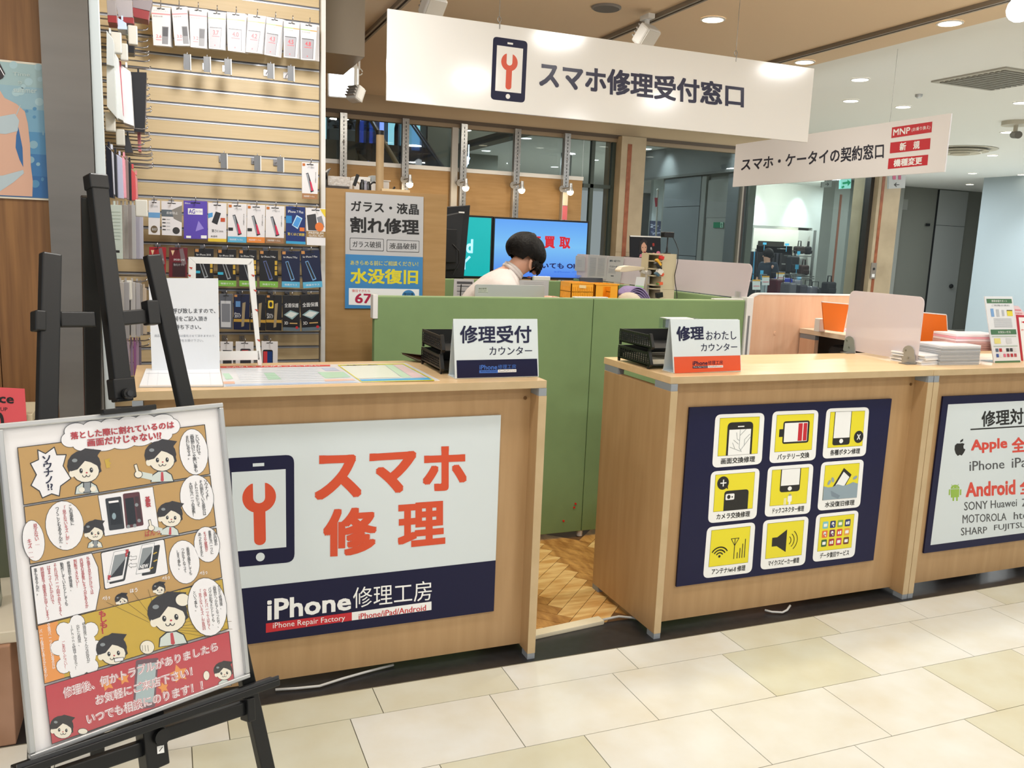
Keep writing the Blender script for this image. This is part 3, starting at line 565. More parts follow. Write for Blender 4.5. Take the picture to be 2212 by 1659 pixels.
pr.text('NEW', [(1110, 1330), (1178, 1316), (1176, 1348), (1108, 1360)], PW, 12, .03); pr.text('?', [(995, 1208), (1022, 1203), (1018, 1260), (992, 1265)], PRED, 12, .04); pr.text('?', [(850, 1412), (878, 1408), (882, 1444), (855, 1448)], PRED, 12, .04)
for y in (1272, 1330): pr.poly([(1018, y), (1042, y-18), (1044, y-8), (1085, y-14), (1082, y+10), (1044, y+14), (1044, y+22)], PW, 6); pr.line([(1018, y), (1042, y-18), (1044, y-8), (1085, y-14), (1082, y+10), (1044, y+14), (1044, y+22)], 2.5, OL, 7, close=True)
kid(1262, 1520, 72, -4, True, False, False, body=False); kid(965, 1610, 72, -8, True, False, False, body=False)
for t, x, y in (('ぺらっ', 1285, 1420), ('ぺらっ', 1585, 1380), ('ぺらっ', 810, 1580), ('ほう', 1030, 1520)): pr.text(t, [(x, y), (x+60, y-12), (x+62, y+20), (x+2, y+32)], PW, 12, .02)
pr.c = Z6
wq = [(238, 90), (712, -20), (762, 90), (778, 250), (745, 425), (290, 540)]; pr.poly(wq, PW, 7); pr.line(wq, 5, OL, 8, close=True)
for a in [('外傷を見ただけでは', 668, 8, 26, 295, PRED), ('内部の基板にキズがあるか', 616, 20, 26, 392, PRED), ('判断できない！', 568, 30, 26, 220, PRED), ('修理前や修理後、', 516, 44, 26, 235), ('動作していたとしても', 464, 54, 26, 340), ('それはパーツ同士がうまく', 412, 62, 26, 410, PRED), ('はまっていただけで', 362, 80, 26, 300, PRED), ('時間差で障害が出てしまう', 310, 90, 26, 415, PRED), ('事もあるんだ。', 258, 100, 26, 212)]: vt(*a)
panel([(290, 548), (1732, 182), (1780, 572), (345, 1000)], CY, 9, 5)
for k_ in range(14):
    a = math.radians(150+k_*13); pr.line([(1250+120*math.cos(a)*-1, 560+60*math.sin(a)), (1250-560*math.cos(a), 560+(300*math.sin(a) if math.sin(a) < 0 else 190*math.sin(a)))], 3, mat('6B5A1E', .4), 10) if k_ > 8 or True else 0
pr.poly([(290, 549), (446, 511), (470, 700), (500, 952), (345, 998)], CORG, 10)
for i in range(8):
    pr.ell(600+150*math.cos(i*.785), 720+200*math.sin(i*.785), 62, 62, OL, 11, 0, 12)
for i in range(8):
    pr.ell(600+150*math.cos(i*.785), 720+200*math.sin(i*.785), 58, 58, PW, 11.5, 0, 12)
pr.ell(600, 720, 150, 210, PW, 11.6, -6)
vt('交換パーツ原因の場合は', 362, 525, 24, 360, PW); vt('パーツ保証もあるから安心！', 300, 575, 24, 400, PW)
for a in [('修理後にそんな症状が', 636, 520, 27, 320), ('出たら再度、', 588, 540, 27, 168), ('ｉＰｈｏｎｅ修理工房まで！', 540, 545, 27, 345), ('ご来店ください！', 474, 668, 27, 218, PRED)]: vt(*a)
vt('もしも！', 765, 432, 55, 180, PRED, .04)
kid(1305, 462, 212, -8, True, False, False, L=12); kid(868, 745, 165, -6, False, False, False, L=12, body=False)
pr.ell(1145, 715, 58, 55, OL, 14); pr.ell(1145, 715, 54, 51, SKN, 15); pr.ell(1420, 345, 58, 52, OL, 19); pr.ell(1420, 345, 54, 48, SKN, 20); pr.rr((885, 800), (962, 790), (960, 822), (888, 832), .1, OL, 18); pr.rr((889, 804), (958, 794), (956, 818), (892, 828), .1, PW, 19)
for k_ in range(3): pr.line([(1105+k_*22, 700), (1110+k_*22, 745)], 3, OL, 16)
pr.ell(1612, 400, 154, 230, OL, 20, -7); pr.ell(1612, 400, 150, 226, PW, 21, -7)
L0 = 12
def vt2(*a):
    t, x, y, w, h = a[:5]; pr.text('\n'.join(t), [(x, y), (x+w, y-.13*w), (x+w+.12*h, y+h-.13*w), (x+.12*h, y+h)], a[5] if len(a) > 5 else OL, 23, .012)
for a in [('だから修理後、', 1690, 232, 25, 188), ('画面がつかなくなったり、', 1654, 238, 25, 325), ('バグが起きたとしても、', 1616, 248, 25, 298), ('交換したパーツではなく', 1578, 260, 25, 318, PRED), ('「見えないキズ」が原因', 1538, 264, 25, 318, PRED), ('という事も。', 1498, 278, 25, 158)]: vt2(*a)
rq = [(345, 1018), (1782, 590), (1822, 970), (400, 1470)]; pr.poly(rq, CRED, 20); pr.line(rq, 5, OL, 21, close=True)
pr.rr((1055, 815), (1232, 795), (1205, 1182), (1030, 1205), .1, mat('6F5560', .4), 21); pr.poly([(1072, 850), (1215, 832), (1192, 1140), (1048, 1160)], mat('A9BDC2', .4), 22)
for x, y, s_ in ((830, 1000, 60), (960, 960, 50), (1390, 920, 75), (1270, 1030, 45)):
    pr.poly([(x+(s_ if i % 2 else s_*.5)*math.cos(i*.628), y+(s_ if i % 2 else s_*.5)*math.sin(i*.628)) for i in range(10)], CORG, 22)
for t, q in (('修理後、何かトラブルがありましたら', [(480, 1030), (1690, 668), (1698, 742), (492, 1118)]), ('お気軽にご来店下さい！', [(732, 1090), (1490, 860), (1500, 938), (742, 1172)]), ('いつでも相談にのります！！', [(662, 1235), (1572, 968), (1582, 1048), (675, 1322)])):
    pr.text(t, q, PW, 24, .06); pr.text(t, q, CRED, 25.5, .034); pr.text(t, q, PW, 27, 0)
kid(1735, 905, 100, -4, False, L=22); pr.ell(1605, 935, 26, 38, OL, 23); pr.ell(1605, 935, 23, 35, SKN, 24); kid(475, 1345, 125, 4, False, L=22, body=False); pr.ell(640, 1370, 40, 25, OL, 22); pr.ell(640, 1370, 36, 21, SKN, 23)
pr.build(fr)
MB().obox(BC+en*.0058, u2*(BW-.011), v2*(BH-.011), en*.0004).build('cover_sheet', mixglass('cover_film', 'FFFFFF', .965, .04), fr)
# the easel itself
LP = Pl(BC-en*.032, eu, ev)
ez = thing('display_easel', 'black metal floor easel holding the framed comic poster', 'easel', (BC.x, BC.y+.1, 0))
def lpt(px, py, off_=0): return LP.w(*LP.pix(px, py), off_)
def ebar(a, b_, w, th, name, off_=0, to_floor=False, bev=.003):
    p, q = lpt(*a, off_), lpt(*b_, off_)
    if to_floor: q = p+(q-p)*((p.z-.004)/(p.z-q.z))
    d = (q-p); L_ = d.length/2; d.normalize(); sd = d.cross(LP.n).normalized()
    return MB().obox((p+q)/2, d*L_, sd*w/2, LP.n*th/2).build(name, MBLK, ez, bevel=bev)
ebar((109, 548), (84, 1655), .036, .022, 'leg', to_floor=True); ebar((328, 551), (575, 1659), .033, .022, 'leg', to_floor=True)
ebar((205, 388), (262, 868), .034, .03, 'centre_post', .006); ebar((203, 380), (207, 412), .038, .034, 'end_cap', .006)
ebar((128, 690), (205, 690), .030, .018, 'crossbar', -.002); ebar((232, 690), (325, 682), .030, .018, 'crossbar', -.002)
ebar((322, 650), (328, 702), .026, .03, 'bracket', .002); ebar((82, 672), (82, 716), .02, .03, 'bracket', .002)
ebar((236, 842), (283, 838), .030*1.4, .034, 'slider', .006); p = lpt(261, 852, .026); sl_ = [c for c in ez.children if c.name.startswith('slider')][0]; MB().cyl(p, .011, .012, LP.n, n=16).build('knob', PLB, sl_); MB().cyl(p+LP.n*.012, .006, .004, LP.n, n=12).build('knob_cap', mat('2A2C30', .3), sl_)
a, b_ = EP.w(*EP.pix(212, 892), .0165), EP.w(*EP.pix(326, 880), .0165); d = (b_-a).normalized()
MB().obox((a+b_)/2, d*(b_-a).length/2, d.cross(EP.n)*.0055, EP.n*.0085).build('top_clip', MBLK, ez, bevel=.002)
a, b_ = EP.w(*EP.pix(28, 1655), .004), EP.w(*EP.pix(592, 1462), .004); d = (b_-a).normalized()
MB().obox((a+b_)/2+EP.v*-.0085, d*(b_-a).length/2, d.cross(EP.n)*.0075, EP.n*.019).build('support_ledge', MBLK, ez, bevel=.002)
MB().obox((a+b_)/2+EP.n*.0135+EP.v*.002, d*(b_-a).length/2, d.cross(EP.n)*.004, EP.n*.002).build('ledge_lip', mat('2E3034', .3), ez)
ebar((318, 1520), (334, 1655), .052*.9, .04, 'slider', .0); ebar((60, 1700), (320, 1612), .03, .02, 'crossbar', -.004); ebar((350, 1588), (545, 1524), .03, .02, 'crossbar', -.004)
ebar((534, 1505), (536, 1556), .02, .034, 'bracket', 0)
p = lpt(336, 1586, .021); MB().cyl(p, .016, .01, LP.n, n=18).build('knob', PLB, ez)
lb = Print(LP, h=.0212); lb.poly([(328, 1608), (343, 1604), (344, 1621), (329, 1624)], WHT, 0); lb.line([(333, 1618), (340, 1609)], 1.5, OL, 1); lb.build(ez, 'sticker')
MB().bar(lpt(205, 420, -.02), V((-.215, 2.42, .004)), .036, .02).build('leg', MBLK, ez, bevel=.003, label='rear leg of the easel')
# ================================================================ left side: timber panel, metal column, swimsuit poster
TIM = wood('timber_panel', '6C4826', '8A6238', .5, 2.2, (22, 6, 1.0))
xa = P(92, 0, y=3.1).x; 
lw = bx('wall_left', TIM, None, -1.2, -.337, 3.1, 3.16, 0, 2.8, kind='structure')
for i in range(5):
    x0 = -.337-.16*(i+1); bx('plank', TIM, lw, x0+.0015, x0+.1585, 3.092, 3.1, .0, 2.8)
bx('wall_left', mat('7D7A76', .34, .75, name='brushed_steel', var=.06, scale=2.2, stretch=(1, 1, 7)), None, -.336, -.203, 3.06, 3.16, 0, 2.8, kind='structure')
bx('trim_5', mat('C9D3D6', .35, name='white_side_post'), None, -.2015, -.172, 3.07, 3.1, 0, 2.8, kind='structure', bevel=.002)
wp = thing('wall_poster', 'blue bokeh poster of a figure in a pale bikini on the timber wall', 'poster', (-.5, 3.08, 1.5))
PP = planey(3.084); x1, ztop = P(97, 140, y=3.084).x, P(97, 138, y=3.084).z; zb = P(108, 433, y=3.084).z
bx('panel', mat('D6CFBE', .4, name='poster_edge'), wp, -.68, P(103, 300, y=3.084).x, 3.085, 3.091, zb, ztop)
pr = Print(PP, zoom(0, 0, 3.0722)); bl = [mat(h, .35) for h in ('7FA3B2', '4F84A8', '2E6496', '9DB9BF', 'B9C9C6')]
X1 = P(103, 300, y=3.084).x-.006; 
for i in range(6):
    za, zb_ = ztop-.006-(ztop-zb-.012)*i/6, ztop-.006-(ztop-zb-.012)*(i+1)/6
    pr.raw([(-.674, zb_), (X1, zb_), (X1, za), (-.674, za)], mat(('93ADAF', '88A8B4', '6F9BB3', '4F86AC', '3A6FA0', '2E6196')[i], .35), 0)
random.seed(5)
for i in range(34):
    x, y = random.uniform(60, 290), random.uniform(430, 1280); r = random.uniform(8, 30); pr.ell(x, y, min(r, 292-x), r*.9, bl[3 if y < 700 else random.choice((0, 1))], 1)
SK = mat('C9A08A', .5, name='poster_skin'); BK = mat('A9B8BE', .5)
pr.poly([(-100, 560), (0, 600), (30, 650), (110, 690), (165, 740), (185, 820), (200, 960), (205, 1100), (218, 1200), (215, 1305), (-100, 1290)], SK, 3)
pr.poly([(122, 840), (150, 980), (155, 1110), (130, 1060), (104, 980), (108, 900)], mat('2E6196', .35), 4)
pr.poly([(-100, 790), (20, 770), (100, 755), (128, 800), (118, 870), (40, 890), (-100, 880)], BK, 5); pr.line([(110, 760), (135, 700)], 6, BK, 5)
pr.poly([(-100, 1170), (20, 1165), (155, 1128), (160, 1150), (90, 1210), (0, 1270), (-100, 1280)], BK, 5); pr.poly([(-60, 400), (0, 420), (35, 490), (20, 520), (-60, 560)], HAIR, 5); pr.line([(0, 450), (28, 500)], 5, PW, 6)
pr.text('Time', [(85, 478), (200, 485), (200, 508), (85, 502)], bl[4], 6); pr.text('to', [(120, 535), (145, 537), (145, 558), (120, 556)], bl[4], 6); pr.text('summer', [(90, 588), (245, 596), (245, 620), (90, 612)], bl[4], 6)
pr.build(wp)
# low display at the far left with the red price sheet
dp = thing('display_plinth', 'brown marble plinth with cream shelf at the left edge behind the easel', 'plinth', (-.75, 2.75, 0))
bx('base', mat('A47C62', .35, name='brown_marble', hex2='B99078', scale=5), dp, -1.1, -.43, 2.545, 3.0, 0, .30, bevel=.004); bx('shelf', mat('D6CDB8', .5), dp, -1.1, -.40, 2.56, 3.0, .30, .335, bevel=.003)
bx('back_board', mat('5E6552', .6), dp, -1.1, -.42, 2.98, 3.0, .335, .86); bx('top_shelf', mat('C9BEA0', .5), dp, -1.1, P(78, 845, y=2.9).x, 2.8, 3.0, .875, .90, bevel=.002)
for x in (-1.05, -.46): bx('post', mat('8E8A80', .4), dp, x, x+.02, 2.96, 2.98, .335, .875)
for i in range(5):
    x = -.95+i*.11; b = MB().lathe([(0, .3355), (.03, .3355), (.034, .36), (.03, .46), (.014, .49), (.013, .52), (0, .52)], (x, 2.75, 0), 14)
    tag(b.build('glass_bottle', mixglass('bottle_glass%d' % i, '9DB09A', .5, .05), smooth=True), ('leftmost', 'second', 'middle', 'fourth', 'rightmost')[i]+' small glass bottle on the cream plinth shelf behind the poster', 'bottle', 'glass bottles on the left plinth')
ps = thing('price_sheet', 'red price sheet cut by the left edge above the poster', 'sign', (-.5, 2.8, .8)); PY = planey(2.79)
slab(PY, [(-40, 835), (53, 840), (58, 915), (-40, 915)], .003, 'sheet', mat('E0565E', .5, name='red_paper'), ps); pr = Print(PY); pr.text('Price', [(-42, 848), (30, 852), (30, 872), (-42, 868)], BLK, 1, .02); pr.text('SPECIAL-UP', [(-50, 878), (16, 880), (16, 888), (-50, 886)], BLK, 1); pr.text('0', [(-12, 890), (8, 891), (10, 935), (-12, 935)], BLK, 1, .03); pr.build(ps)
# ================================================================ slat wall with hanging packs
SY = 4.0; SP = planey(SY); ZA = zoom(0, 0, 3.0722); ZB = zoom(0, 400, 3.0722)
zt, zn = P(687, 19.5, y=SY).z, P(687, 443, y=SY).z; PITCH_ = (zt-zn)/13
SLAT = wood('slat_board', 'D3BD92', 'DBC69E', .45, 3, (1, 4, 26)); SM = mat('C6CCD6', .35, .5, name='slat_insert'); GRV = mat('6E7078', .5)
sw = bx('slat_wall', mat('A98C5C', .6), None, -.27, .655, SY+.014, SY+.03, 0, 2.8, kind='structure')
z = zt+PITCH_*5; k = 0
base = None
while z-PITCH_ > .02:
    if z < 2.8:
        if base is None:
            b1 = bx('slat', SLAT, sw, -.25, .652, SY, SY+.014, z-PITCH_+.006, z-.006); b2 = bx('slat_insert', SM, sw, -.25, .652, SY-.002, SY+.012, z-.006, z-.001); b3 = bx('slat_groove', GRV, sw, -.25, .652, SY+.004, SY+.013, z-.001, z+.006); base = z
        else:
            for o in (b1, b2, b3): c = o.copy(); link(c); c.location.z += z-base
    z -= PITCH_; k += 1
bx('trim_6', WPL, None, .656, .676, SY-.03, SY+.03, 0, 2.8, kind='structure', bevel=.001)
xs_ = -.25
sd = bx('slat_wall', mat('A98C5C', .6), None, -.28, -.262, 3.1, 4.0, 0, 2.8, kind='structure')
z = zt+PITCH_*5
bs = None
while z-PITCH_ > .02:
    if z < 2.8:
        if bs is None: s1_ = bx('slat', SLAT, sd, -.262, -.25, 3.1, 3.998, z-PITCH_+.006, z-.006); s2_ = bx('slat_insert', SM, sd, -.25, -.248, 3.1, 3.998, z-.006, z-.001); bs = z
        else:
            for o in (s1_, s2_): c = o.copy(); link(c); c.location.z += z-bs
    z -= PITCH_
CHR = mat('A9A9AC', .22, .9, name='chrome')
def hook(x, z, y0=SY, L=.17, plate=False, label='', grp='display hooks on the slat wall', root=None):
    t = thing('display_hook', label, 'hook', (x, y0, z), grp)
    MB().box(x-.011, x+.011, y0-.006, y0-.002, z-.012, z+.014).build('back_plate', CHR, t)
    MB().tube([(x, y0-.004, z), (x, y0-L+.02, z), (x, y0-L+.004, z+.006), (x, y0-L, z+.022)], .0022, 6).build('prong', CHR, t, smooth=True)
    if plate:
        bx('price_plate', mat('75797E', .4, name='plate_grey'), t, x-.014, x+.010, y0-L-.004, y0-L-.001, z-.048, z+.012); bx('plate_edge', WPL, t, x+.010, x+.014, y0-L-.01, y0-L+.012, z-.05, z+.012)
    return t
for i, (x, y, w) in enumerate([(1243, 372, 'first from the left'), (1375, 388, 'second from the left'), (1513, 403, 'third from the left'), (1797, 433, 'fourth from the left'), (1932, 450, 'fifth, nearest the white end trim')]):
    p = P(*ZA(x, y+8), y=SY-.175); hook(p.x, p.z, plate=True, label='empty hook with grey price plate in the upper row, '+w)
for i, (x, y, w) in enumerate([(1487, 1030, 'left of three'), (1710, 1045, 'middle of three'), (1862, 1055, 'right of three')]):
    p = P(*ZA(x, y+8), y=SY-.175); hook(p.x, p.z, plate=True, label='empty hook with grey price plate in the lower row, '+w)
PK = .012
def pack(conv, q, body, label, draw=None, y=SY-.15, th=.010, grp='phone accessory packs on the slat wall', name='hanging_pack', hk=True, cat='pack'):
    pl = planey(y); pts = [pl.w(*pl.pix(*conv(*p))) for p in q]; c = sum(pts, V((0, 0, 0)))/4
    t = thing(name, label, cat, (c.x, y, min(p.z for p in pts)), grp)
    MB().prism(pts, -pl.n, th).build('card', body, t, bevel=.0008)
    pr = Print(pl, h=.0006, step=.0002); s_ = sub(tuple(conv(*p) for p in q)); pr.c = lambda a, b_: s_(a, b_)
    pr.R = lambda x0, y0, x1, y1, m, L=1: pr.poly([(x0, y0), (x1, y0), (x1, y1), (x0, y1)], m, L)
    pr.Q = lambda txt, x0, y0, x1, y1, m, L=3, b=0: pr.text(txt, [(x0, y0), (x1, y0), (x1, y1), (x0, y1)], m, L, b)
    pr.poly([(.3, .045), (.7, .045), (.7, .07), (.56, .07), (.5, .055), (.44, .07), (.3, .07)], DARK, 2)
    if draw: draw(pr)
    pr.build(t)
    if hk:
        a = pl.w(*pl.pix(*s_(.5, .05))); z0 = a.z; tt = thing('display_hook', 'chrome hook of: '+' '.join(label.split()[:12]), 'hook', (a.x, SY, z0), 'display hooks on the slat wall')
        MB().tube([(a.x, SY-.002, z0+.004), (a.x, y-.02, z0+.004), (a.x, y-.032, z0+.008), (a.x, y-.035, z0+.024)], .002, 6).build('prong', CHR, tt, smooth=True)
        MB().box(a.x-.011, a.x+.011, SY-.006, SY-.002, z0-.01, z0+.016).build('back_plate', CHR, tt)
    return t
c_ = lambda h: mat(h, .35)
LG = c_('B9BCC0'); PKW = mat('E9E8EA', .35, name='pack_white')
def dsn_top(num, old):
    def f(pr):
        pr.R(0, .17, 1, .2, c_('E58C92') if old else c_('A9C98A'), 1); 
        if not old: pr.R(.6, .17, 1, .2, c_('E5A760'), 2)
        pr.Q('ガラスフィルム', .1, .09, .9, .13, LG, 2); pr.Q('画面保護', .08, .23, .6, .27, LG, 2)
        if old: pr.R(.56, .5, .93, .95, c_('8C8D92'), 1); pr.R(.6, .52, .9, .75, c_('4C4C52'), 2); pr.Q(num, .2, .72, .52, .8, c_('E0606A'), 3); pr.R(.18, .84, .52, .86, c_('E79AA0'), 2)
        else:
            pr.R(.08, .42, .84, .97, c_('A7A6AE'), 1); pr.R(.08, .42, .84, .44, c_('3A3A40'), 2); pr.R(.81, .42, .84, .97, c_('5A5A60'), 2); pr.Q(num, .3, .5, .66, .62, c_('DE4A55'), 3, .02); pr.R(.24, .65, .72, .67, c_('DE6A72'), 2); pr.ell(.44, .9, .04, .02, c_('DE6A72'), 3)
    return f
tops = [('2.6', (1003, 40), (1132, 50), (1122, 308), (1018, 300)), ('3.0', (1138, 47), (1237, 43), (1262, 305), (1160, 303)), ('3.2', (1255, 50), (1375, 62), (1363, 322), (1264, 312)), ('3.7', (1379, 72), (1500, 82), (1475, 330), (1386, 322)), ('4.0', (1504, 78), (1625, 90), (1622, 350), (1511, 335)),
        ('4.2', (1646, 92), (1765, 108), (1722, 355), (1630, 345)), ('4.3', (1769, 110), (1880, 128), (1840, 378), (1753, 362)), ('4.5', (1882, 135), (1991, 150), (1972, 388), (1883, 380)), ('4.8', (1994, 148), (2105, 165), (2092, 402), (1996, 395))]
O9 = ('leftmost', 'second from the left', 'third from the left', 'fourth from the left', 'middle', 'sixth from the left', 'seventh from the left', 'eighth from the left', 'rightmost')
for i, (n_, *q) in enumerate(tops):
    pack(ZA, q, PKW, '%s front film pack marked %s in the top slat wall row' % (O9[i], n_), dsn_top(n_, i < 3))
    for j in (1, 2, 3):
        qq = [(x+ (5 if k_ < 2 else 9)*j*(.7 if k_ in (0, 3) else 1), y+2*j) for k_, (x, y) in enumerate(q)]
        pack(ZA, qq, PKW, 'white packs hanging behind the %s front pack of the top row' % O9[i], None, y=SY-.15+.02*j, grp='packs behind the %s one of the top row' % O9[i], hk=False)
def phone_pic(pr, m1='2A2B30', m2='D8365A', x=.25, y=.3, s_=1):
    pr.poly([(x, y), (x+.14*s_, y-.02), (x+.5*s_, y+.48*s_), (x+.3*s_, y+.52*s_)], c_(m1), 2); pr.poly([(x+.02, y+.02), (x+.12*s_, y+.0), (x+.32*s_, y+.46*s_), (x+.28*s_, y+.48*s_)], c_('9AA0A8'), 3); pr.poly([(x+.24*s_, y+.2*s_), (x+.34*s_, y+.24*s_), (x+.47*s_, y+.46*s_), (x+.34*s_, y+.48*s_)], c_(m2), 4)
def d_phone(col_, badge=True):
    def f(pr):
        pr.R(0, .85, 1, 1, c_(col_), 1); pr.R(.04, .03, .2, .1, c_('C4702E'), 2); pr.Q('iPhone', .35, .1, .75, .16, LG, 2); phone_pic(pr); pr.Q('液晶保護フィルム', .1, .9, .8, .95, WHT, 3)
        pr.text('\n'.join('ガラス強化'), [(.82, .25), (.88, .25), (.88, .55), (.82, .55)], DARK, 3)
        if badge: pr.R(.03, .62, .28, .7, DARK, 4)
    return f
def d_white(pr): pr.R(0, .35, 1, .5, c_('6FA6D8'), 1); pr.ell(.5, .84, .3, .11, c_('6B5A42'), 2); pr.Q('高光沢', .3, .8, .72, .88, WHT, 4); pr.Q('film', .2, .12, .8, .2, LG, 2)
def d_white2(pr):
    pr.R(0, .25, 1, .45, c_('5F6A72'), 1); pr.poly([(.5, .25), (1, .1), (1, .6), (.6, .5)], c_('8A8782'), 2); pr.Q('反射防止', .25, .3, .8, .38, WHT, 3); pr.ell(.72, .85, .18, .1, c_('3B3A3A'), 2)
    for k_ in range(4): pr.R(.04, .52+k_*.1, .2, .55+k_*.1, DARK, 3); pr.R(.24, .52+k_*.1, .42, .54+k_*.1, LG, 3)
def d_purple(pr): pr.R(.18, .2, .8, .36, WHT, 1); pr.Q('AG', .22, .22, .48, .34, c_('5B45B0'), 3, .02); pr.Q('Anti Glare', .5, .24, .78, .3, c_('8C7CC8'), 3); pr.poly([(.5, .78), (.62, .52), (.85, .72), (.5, .8)], c_('9A8BE0'), 1); pr.R(.1, .92, .3, .98, WHT, 2); pr.R(.72, .9, .96, .98, WHT, 2); pr.Q('film', .05, .05, .28, .09, WHT, 3)
def d_yel(pr): pr.R(0, .92, 1, 1, c_('E3C53A'), 1); pr.poly([(.2, .5), (.42, .22), (.7, .26), (.5, .56)], c_('2A2B30'), 2); pr.poly([(.0, .28), (.25, .25), (.25, .36), (0, .4)], c_('4F9BD6'), 2); pr.R(.68, .38, .92, .48, c_('C4502E'), 3); pr.Q('薄さ0.1mm', .2, .68, .82, .76, DARK, 3); pr.Q('高透明', .15, .84, .5, .89, DARK, 3)
def d_navy(pr): pr.Q('iPhone 7 Plus', .1, .1, .9, .17, WHT, 2); pr.poly([(.3, .5), (.55, .22), (.85, .3), (.6, .6)], c_('BFE0F5'), 2); pr.poly([(.35, .5), (.57, .26), (.8, .32), (.6, .56)], c_('4F9BE0'), 3); pr.Q('驚くほど綺麗', .08, .7, .95, .78, c_('E8D25A'), 3, .01); pr.R(.0, .25, .3, .45, c_('2F8ACB'), 1); pr.R(.7, .55, .95, .65, c_('E07A3A'), 4); pr.R(0, .93, 1, 1, c_('3AA0D0'), 1)
def d_prem(pr): pr.poly([(.05, .2), (.5, .15), (.6, .6), (.1, .6)], c_('3C3C40'), 2); pr.poly([(.55, .25), (.8, .2), (.95, .5), (.7, .5)], c_('8A8C92'), 2); pr.poly([(.72, .02), (1, .02), (1, .25)], c_('E8CC3A'), 2); pr.ell(.68, .5, .22, .12, c_('E07A3A'), 4); pr.R(0, .62, 1, .78, c_('9A7A4A'), 3); pr.Q('PREMIUM', .12, .64, .88, .7, WHT, 5); pr.Q('GLASS FILM', .12, .715, .88, .77, WHT, 5)
r4 = [((985, 1330), (1062, 1332), (1062, 1560), (985, 1556), PKW, 'white and blue film pack at the left end of the colourful row', d_white), ((1070, 1333), (1208, 1340), (1206, 1566), (1074, 1560), PKW, 'white pack with grey band and black ticks left of the purple pack', d_white2),
      ((1218, 1330), (1376, 1336), (1378, 1588), (1220, 1584), mat('5C48B4', .35, name='purple_card'), 'purple AG film pack in the middle row', d_purple), ((1381, 1345), (1503, 1350), (1503, 1606), (1380, 1602), PKW, 'white film pack with yellow foot right of the purple pack', d_yel),
      ((1513, 1350), (1637, 1355), (1635, 1611), (1511, 1607), PKW, 'white phone pack with light blue foot in the middle row', d_phone('5AB0D6')), ((1640, 1358), (1760, 1362), (1757, 1613), (1638, 1609), PKW, 'white phone pack with orange foot in the middle row', d_phone('E58A3A')),
      ((1764, 1364), (1888, 1370), (1884, 1617), (1762, 1612), PKW, 'white phone pack with brown foot in the middle row', d_phone('9A7350', False)), ((1898, 1368), (2025, 1376), (2028, 1622), (1898, 1616), mat('1E3270', .35, name='navy_card'), 'navy and blue film pack second from the right end of the middle row', d_navy),
      ((2028, 1378), (2160, 1384), (2160, 1632), (2036, 1626), PKW, 'white premium glass film pack overhanging the white end trim', d_prem), ((2003, 1076), (2113, 1082), (2107, 1324), (2005, 1318), PKW, 'single white phone pack hanging alone below the empty slats', d_phone('A87A52', False))]
for *q, m, lb_, d_ in r4: pack(ZA, q, m, lb_, d_)
def d_black(foot, txt, ph='9FA6AC', yel=True, cy=False):
    def f(pr):
        pr.R(.04, .02, .22, .1, c_('C48A4E'), 2); pr.Q(txt, .1, .15, .85, .2, WHT, 3); 
        if foot: pr.R(0, .84, 1, 1, c_(foot), 1); pr.Q('保護ガラス', .15, .9, .85, .95, WHT, 3)
        pr.poly([(.2, .3), (.36, .28), (.72, .78), (.52, .82)], c_(ph), 2); pr.poly([(.24, .32), (.34, .3), (.66, .76), (.55, .78)], DARK, 3)
        if yel:
            for k_ in range(3): pr.R(.82, .28+.14*k_, .95, .39+.14*k_, c_('C9A53A'), 3)
        if cy: pr.R(0, .62, .3, .69, c_('3AB0D0'), 3)
    return f
def d_redp(pr): pr.poly([(.55, .05), (.75, .02), (.95, .55), (.7, .6)], c_('7A6A6E'), 2); pr.poly([(.1, .1), (.3, .1), (.2, .28)], c_('E8C8A0'), 2); pr.Q('SPIDER LINE', .25, .38, .85, .44, WHT, 3); pr.R(.2, .5, .9, .98, c_('3A1E24'), 1); pr.Q('強化ガラス', .25, .54, .85, .62, LG, 3)
def d_2017(pr): pr.R(.04, .02, .22, .08, c_('C48A4E'), 2); pr.poly([(.55, .25), (.75, .22), (.65, .9), (.48, .92)], c_('9A8A6A'), 2); pr.R(.12, .2, .42, .36, c_('5A8ABF'), 2); pr.Q('iPhone', .05, .52, .4, .57, WHT, 3); pr.Q('2017', .05, .58, .45, .66, WHT, 3); pr.R(0, .7, 1, .78, c_('B8923A'), 1)
def d_2017b(pr): d_2017(pr); pr.rr((.12, .16), (.46, .16), (.46, .38), (.12, .38), .2, c_('E8C83A'), 4); pr.ell(.29, .27, .1, .07, DARK, 5)
def d_zen(pr): pr.Q('全面保護', .1, .22, .92, .34, WHT, 3); pr.poly([(.05, .55), (.45, .42), (.95, .5), (.55, .68)], c_('8FB0B4'), 2); pr.poly([(.15, .56), (.45, .46), (.85, .51), (.53, .63)], c_('D8E0DC'), 3); pr.Q('3D', .08, .74, .3, .82, WHT, 3); pr.R(.4, .77, .85, .8, c_('C9A56A'), 2); pr.R(0, .9, 1, 1, c_('5F6E78'), 1); pr.ell(.82, .9, .08, .04, c_('C0303A'), 3)
BK_ = mat('1D1E22', .3, name='black_card'); NV = mat('18203F', .3, name='dark_navy_card')
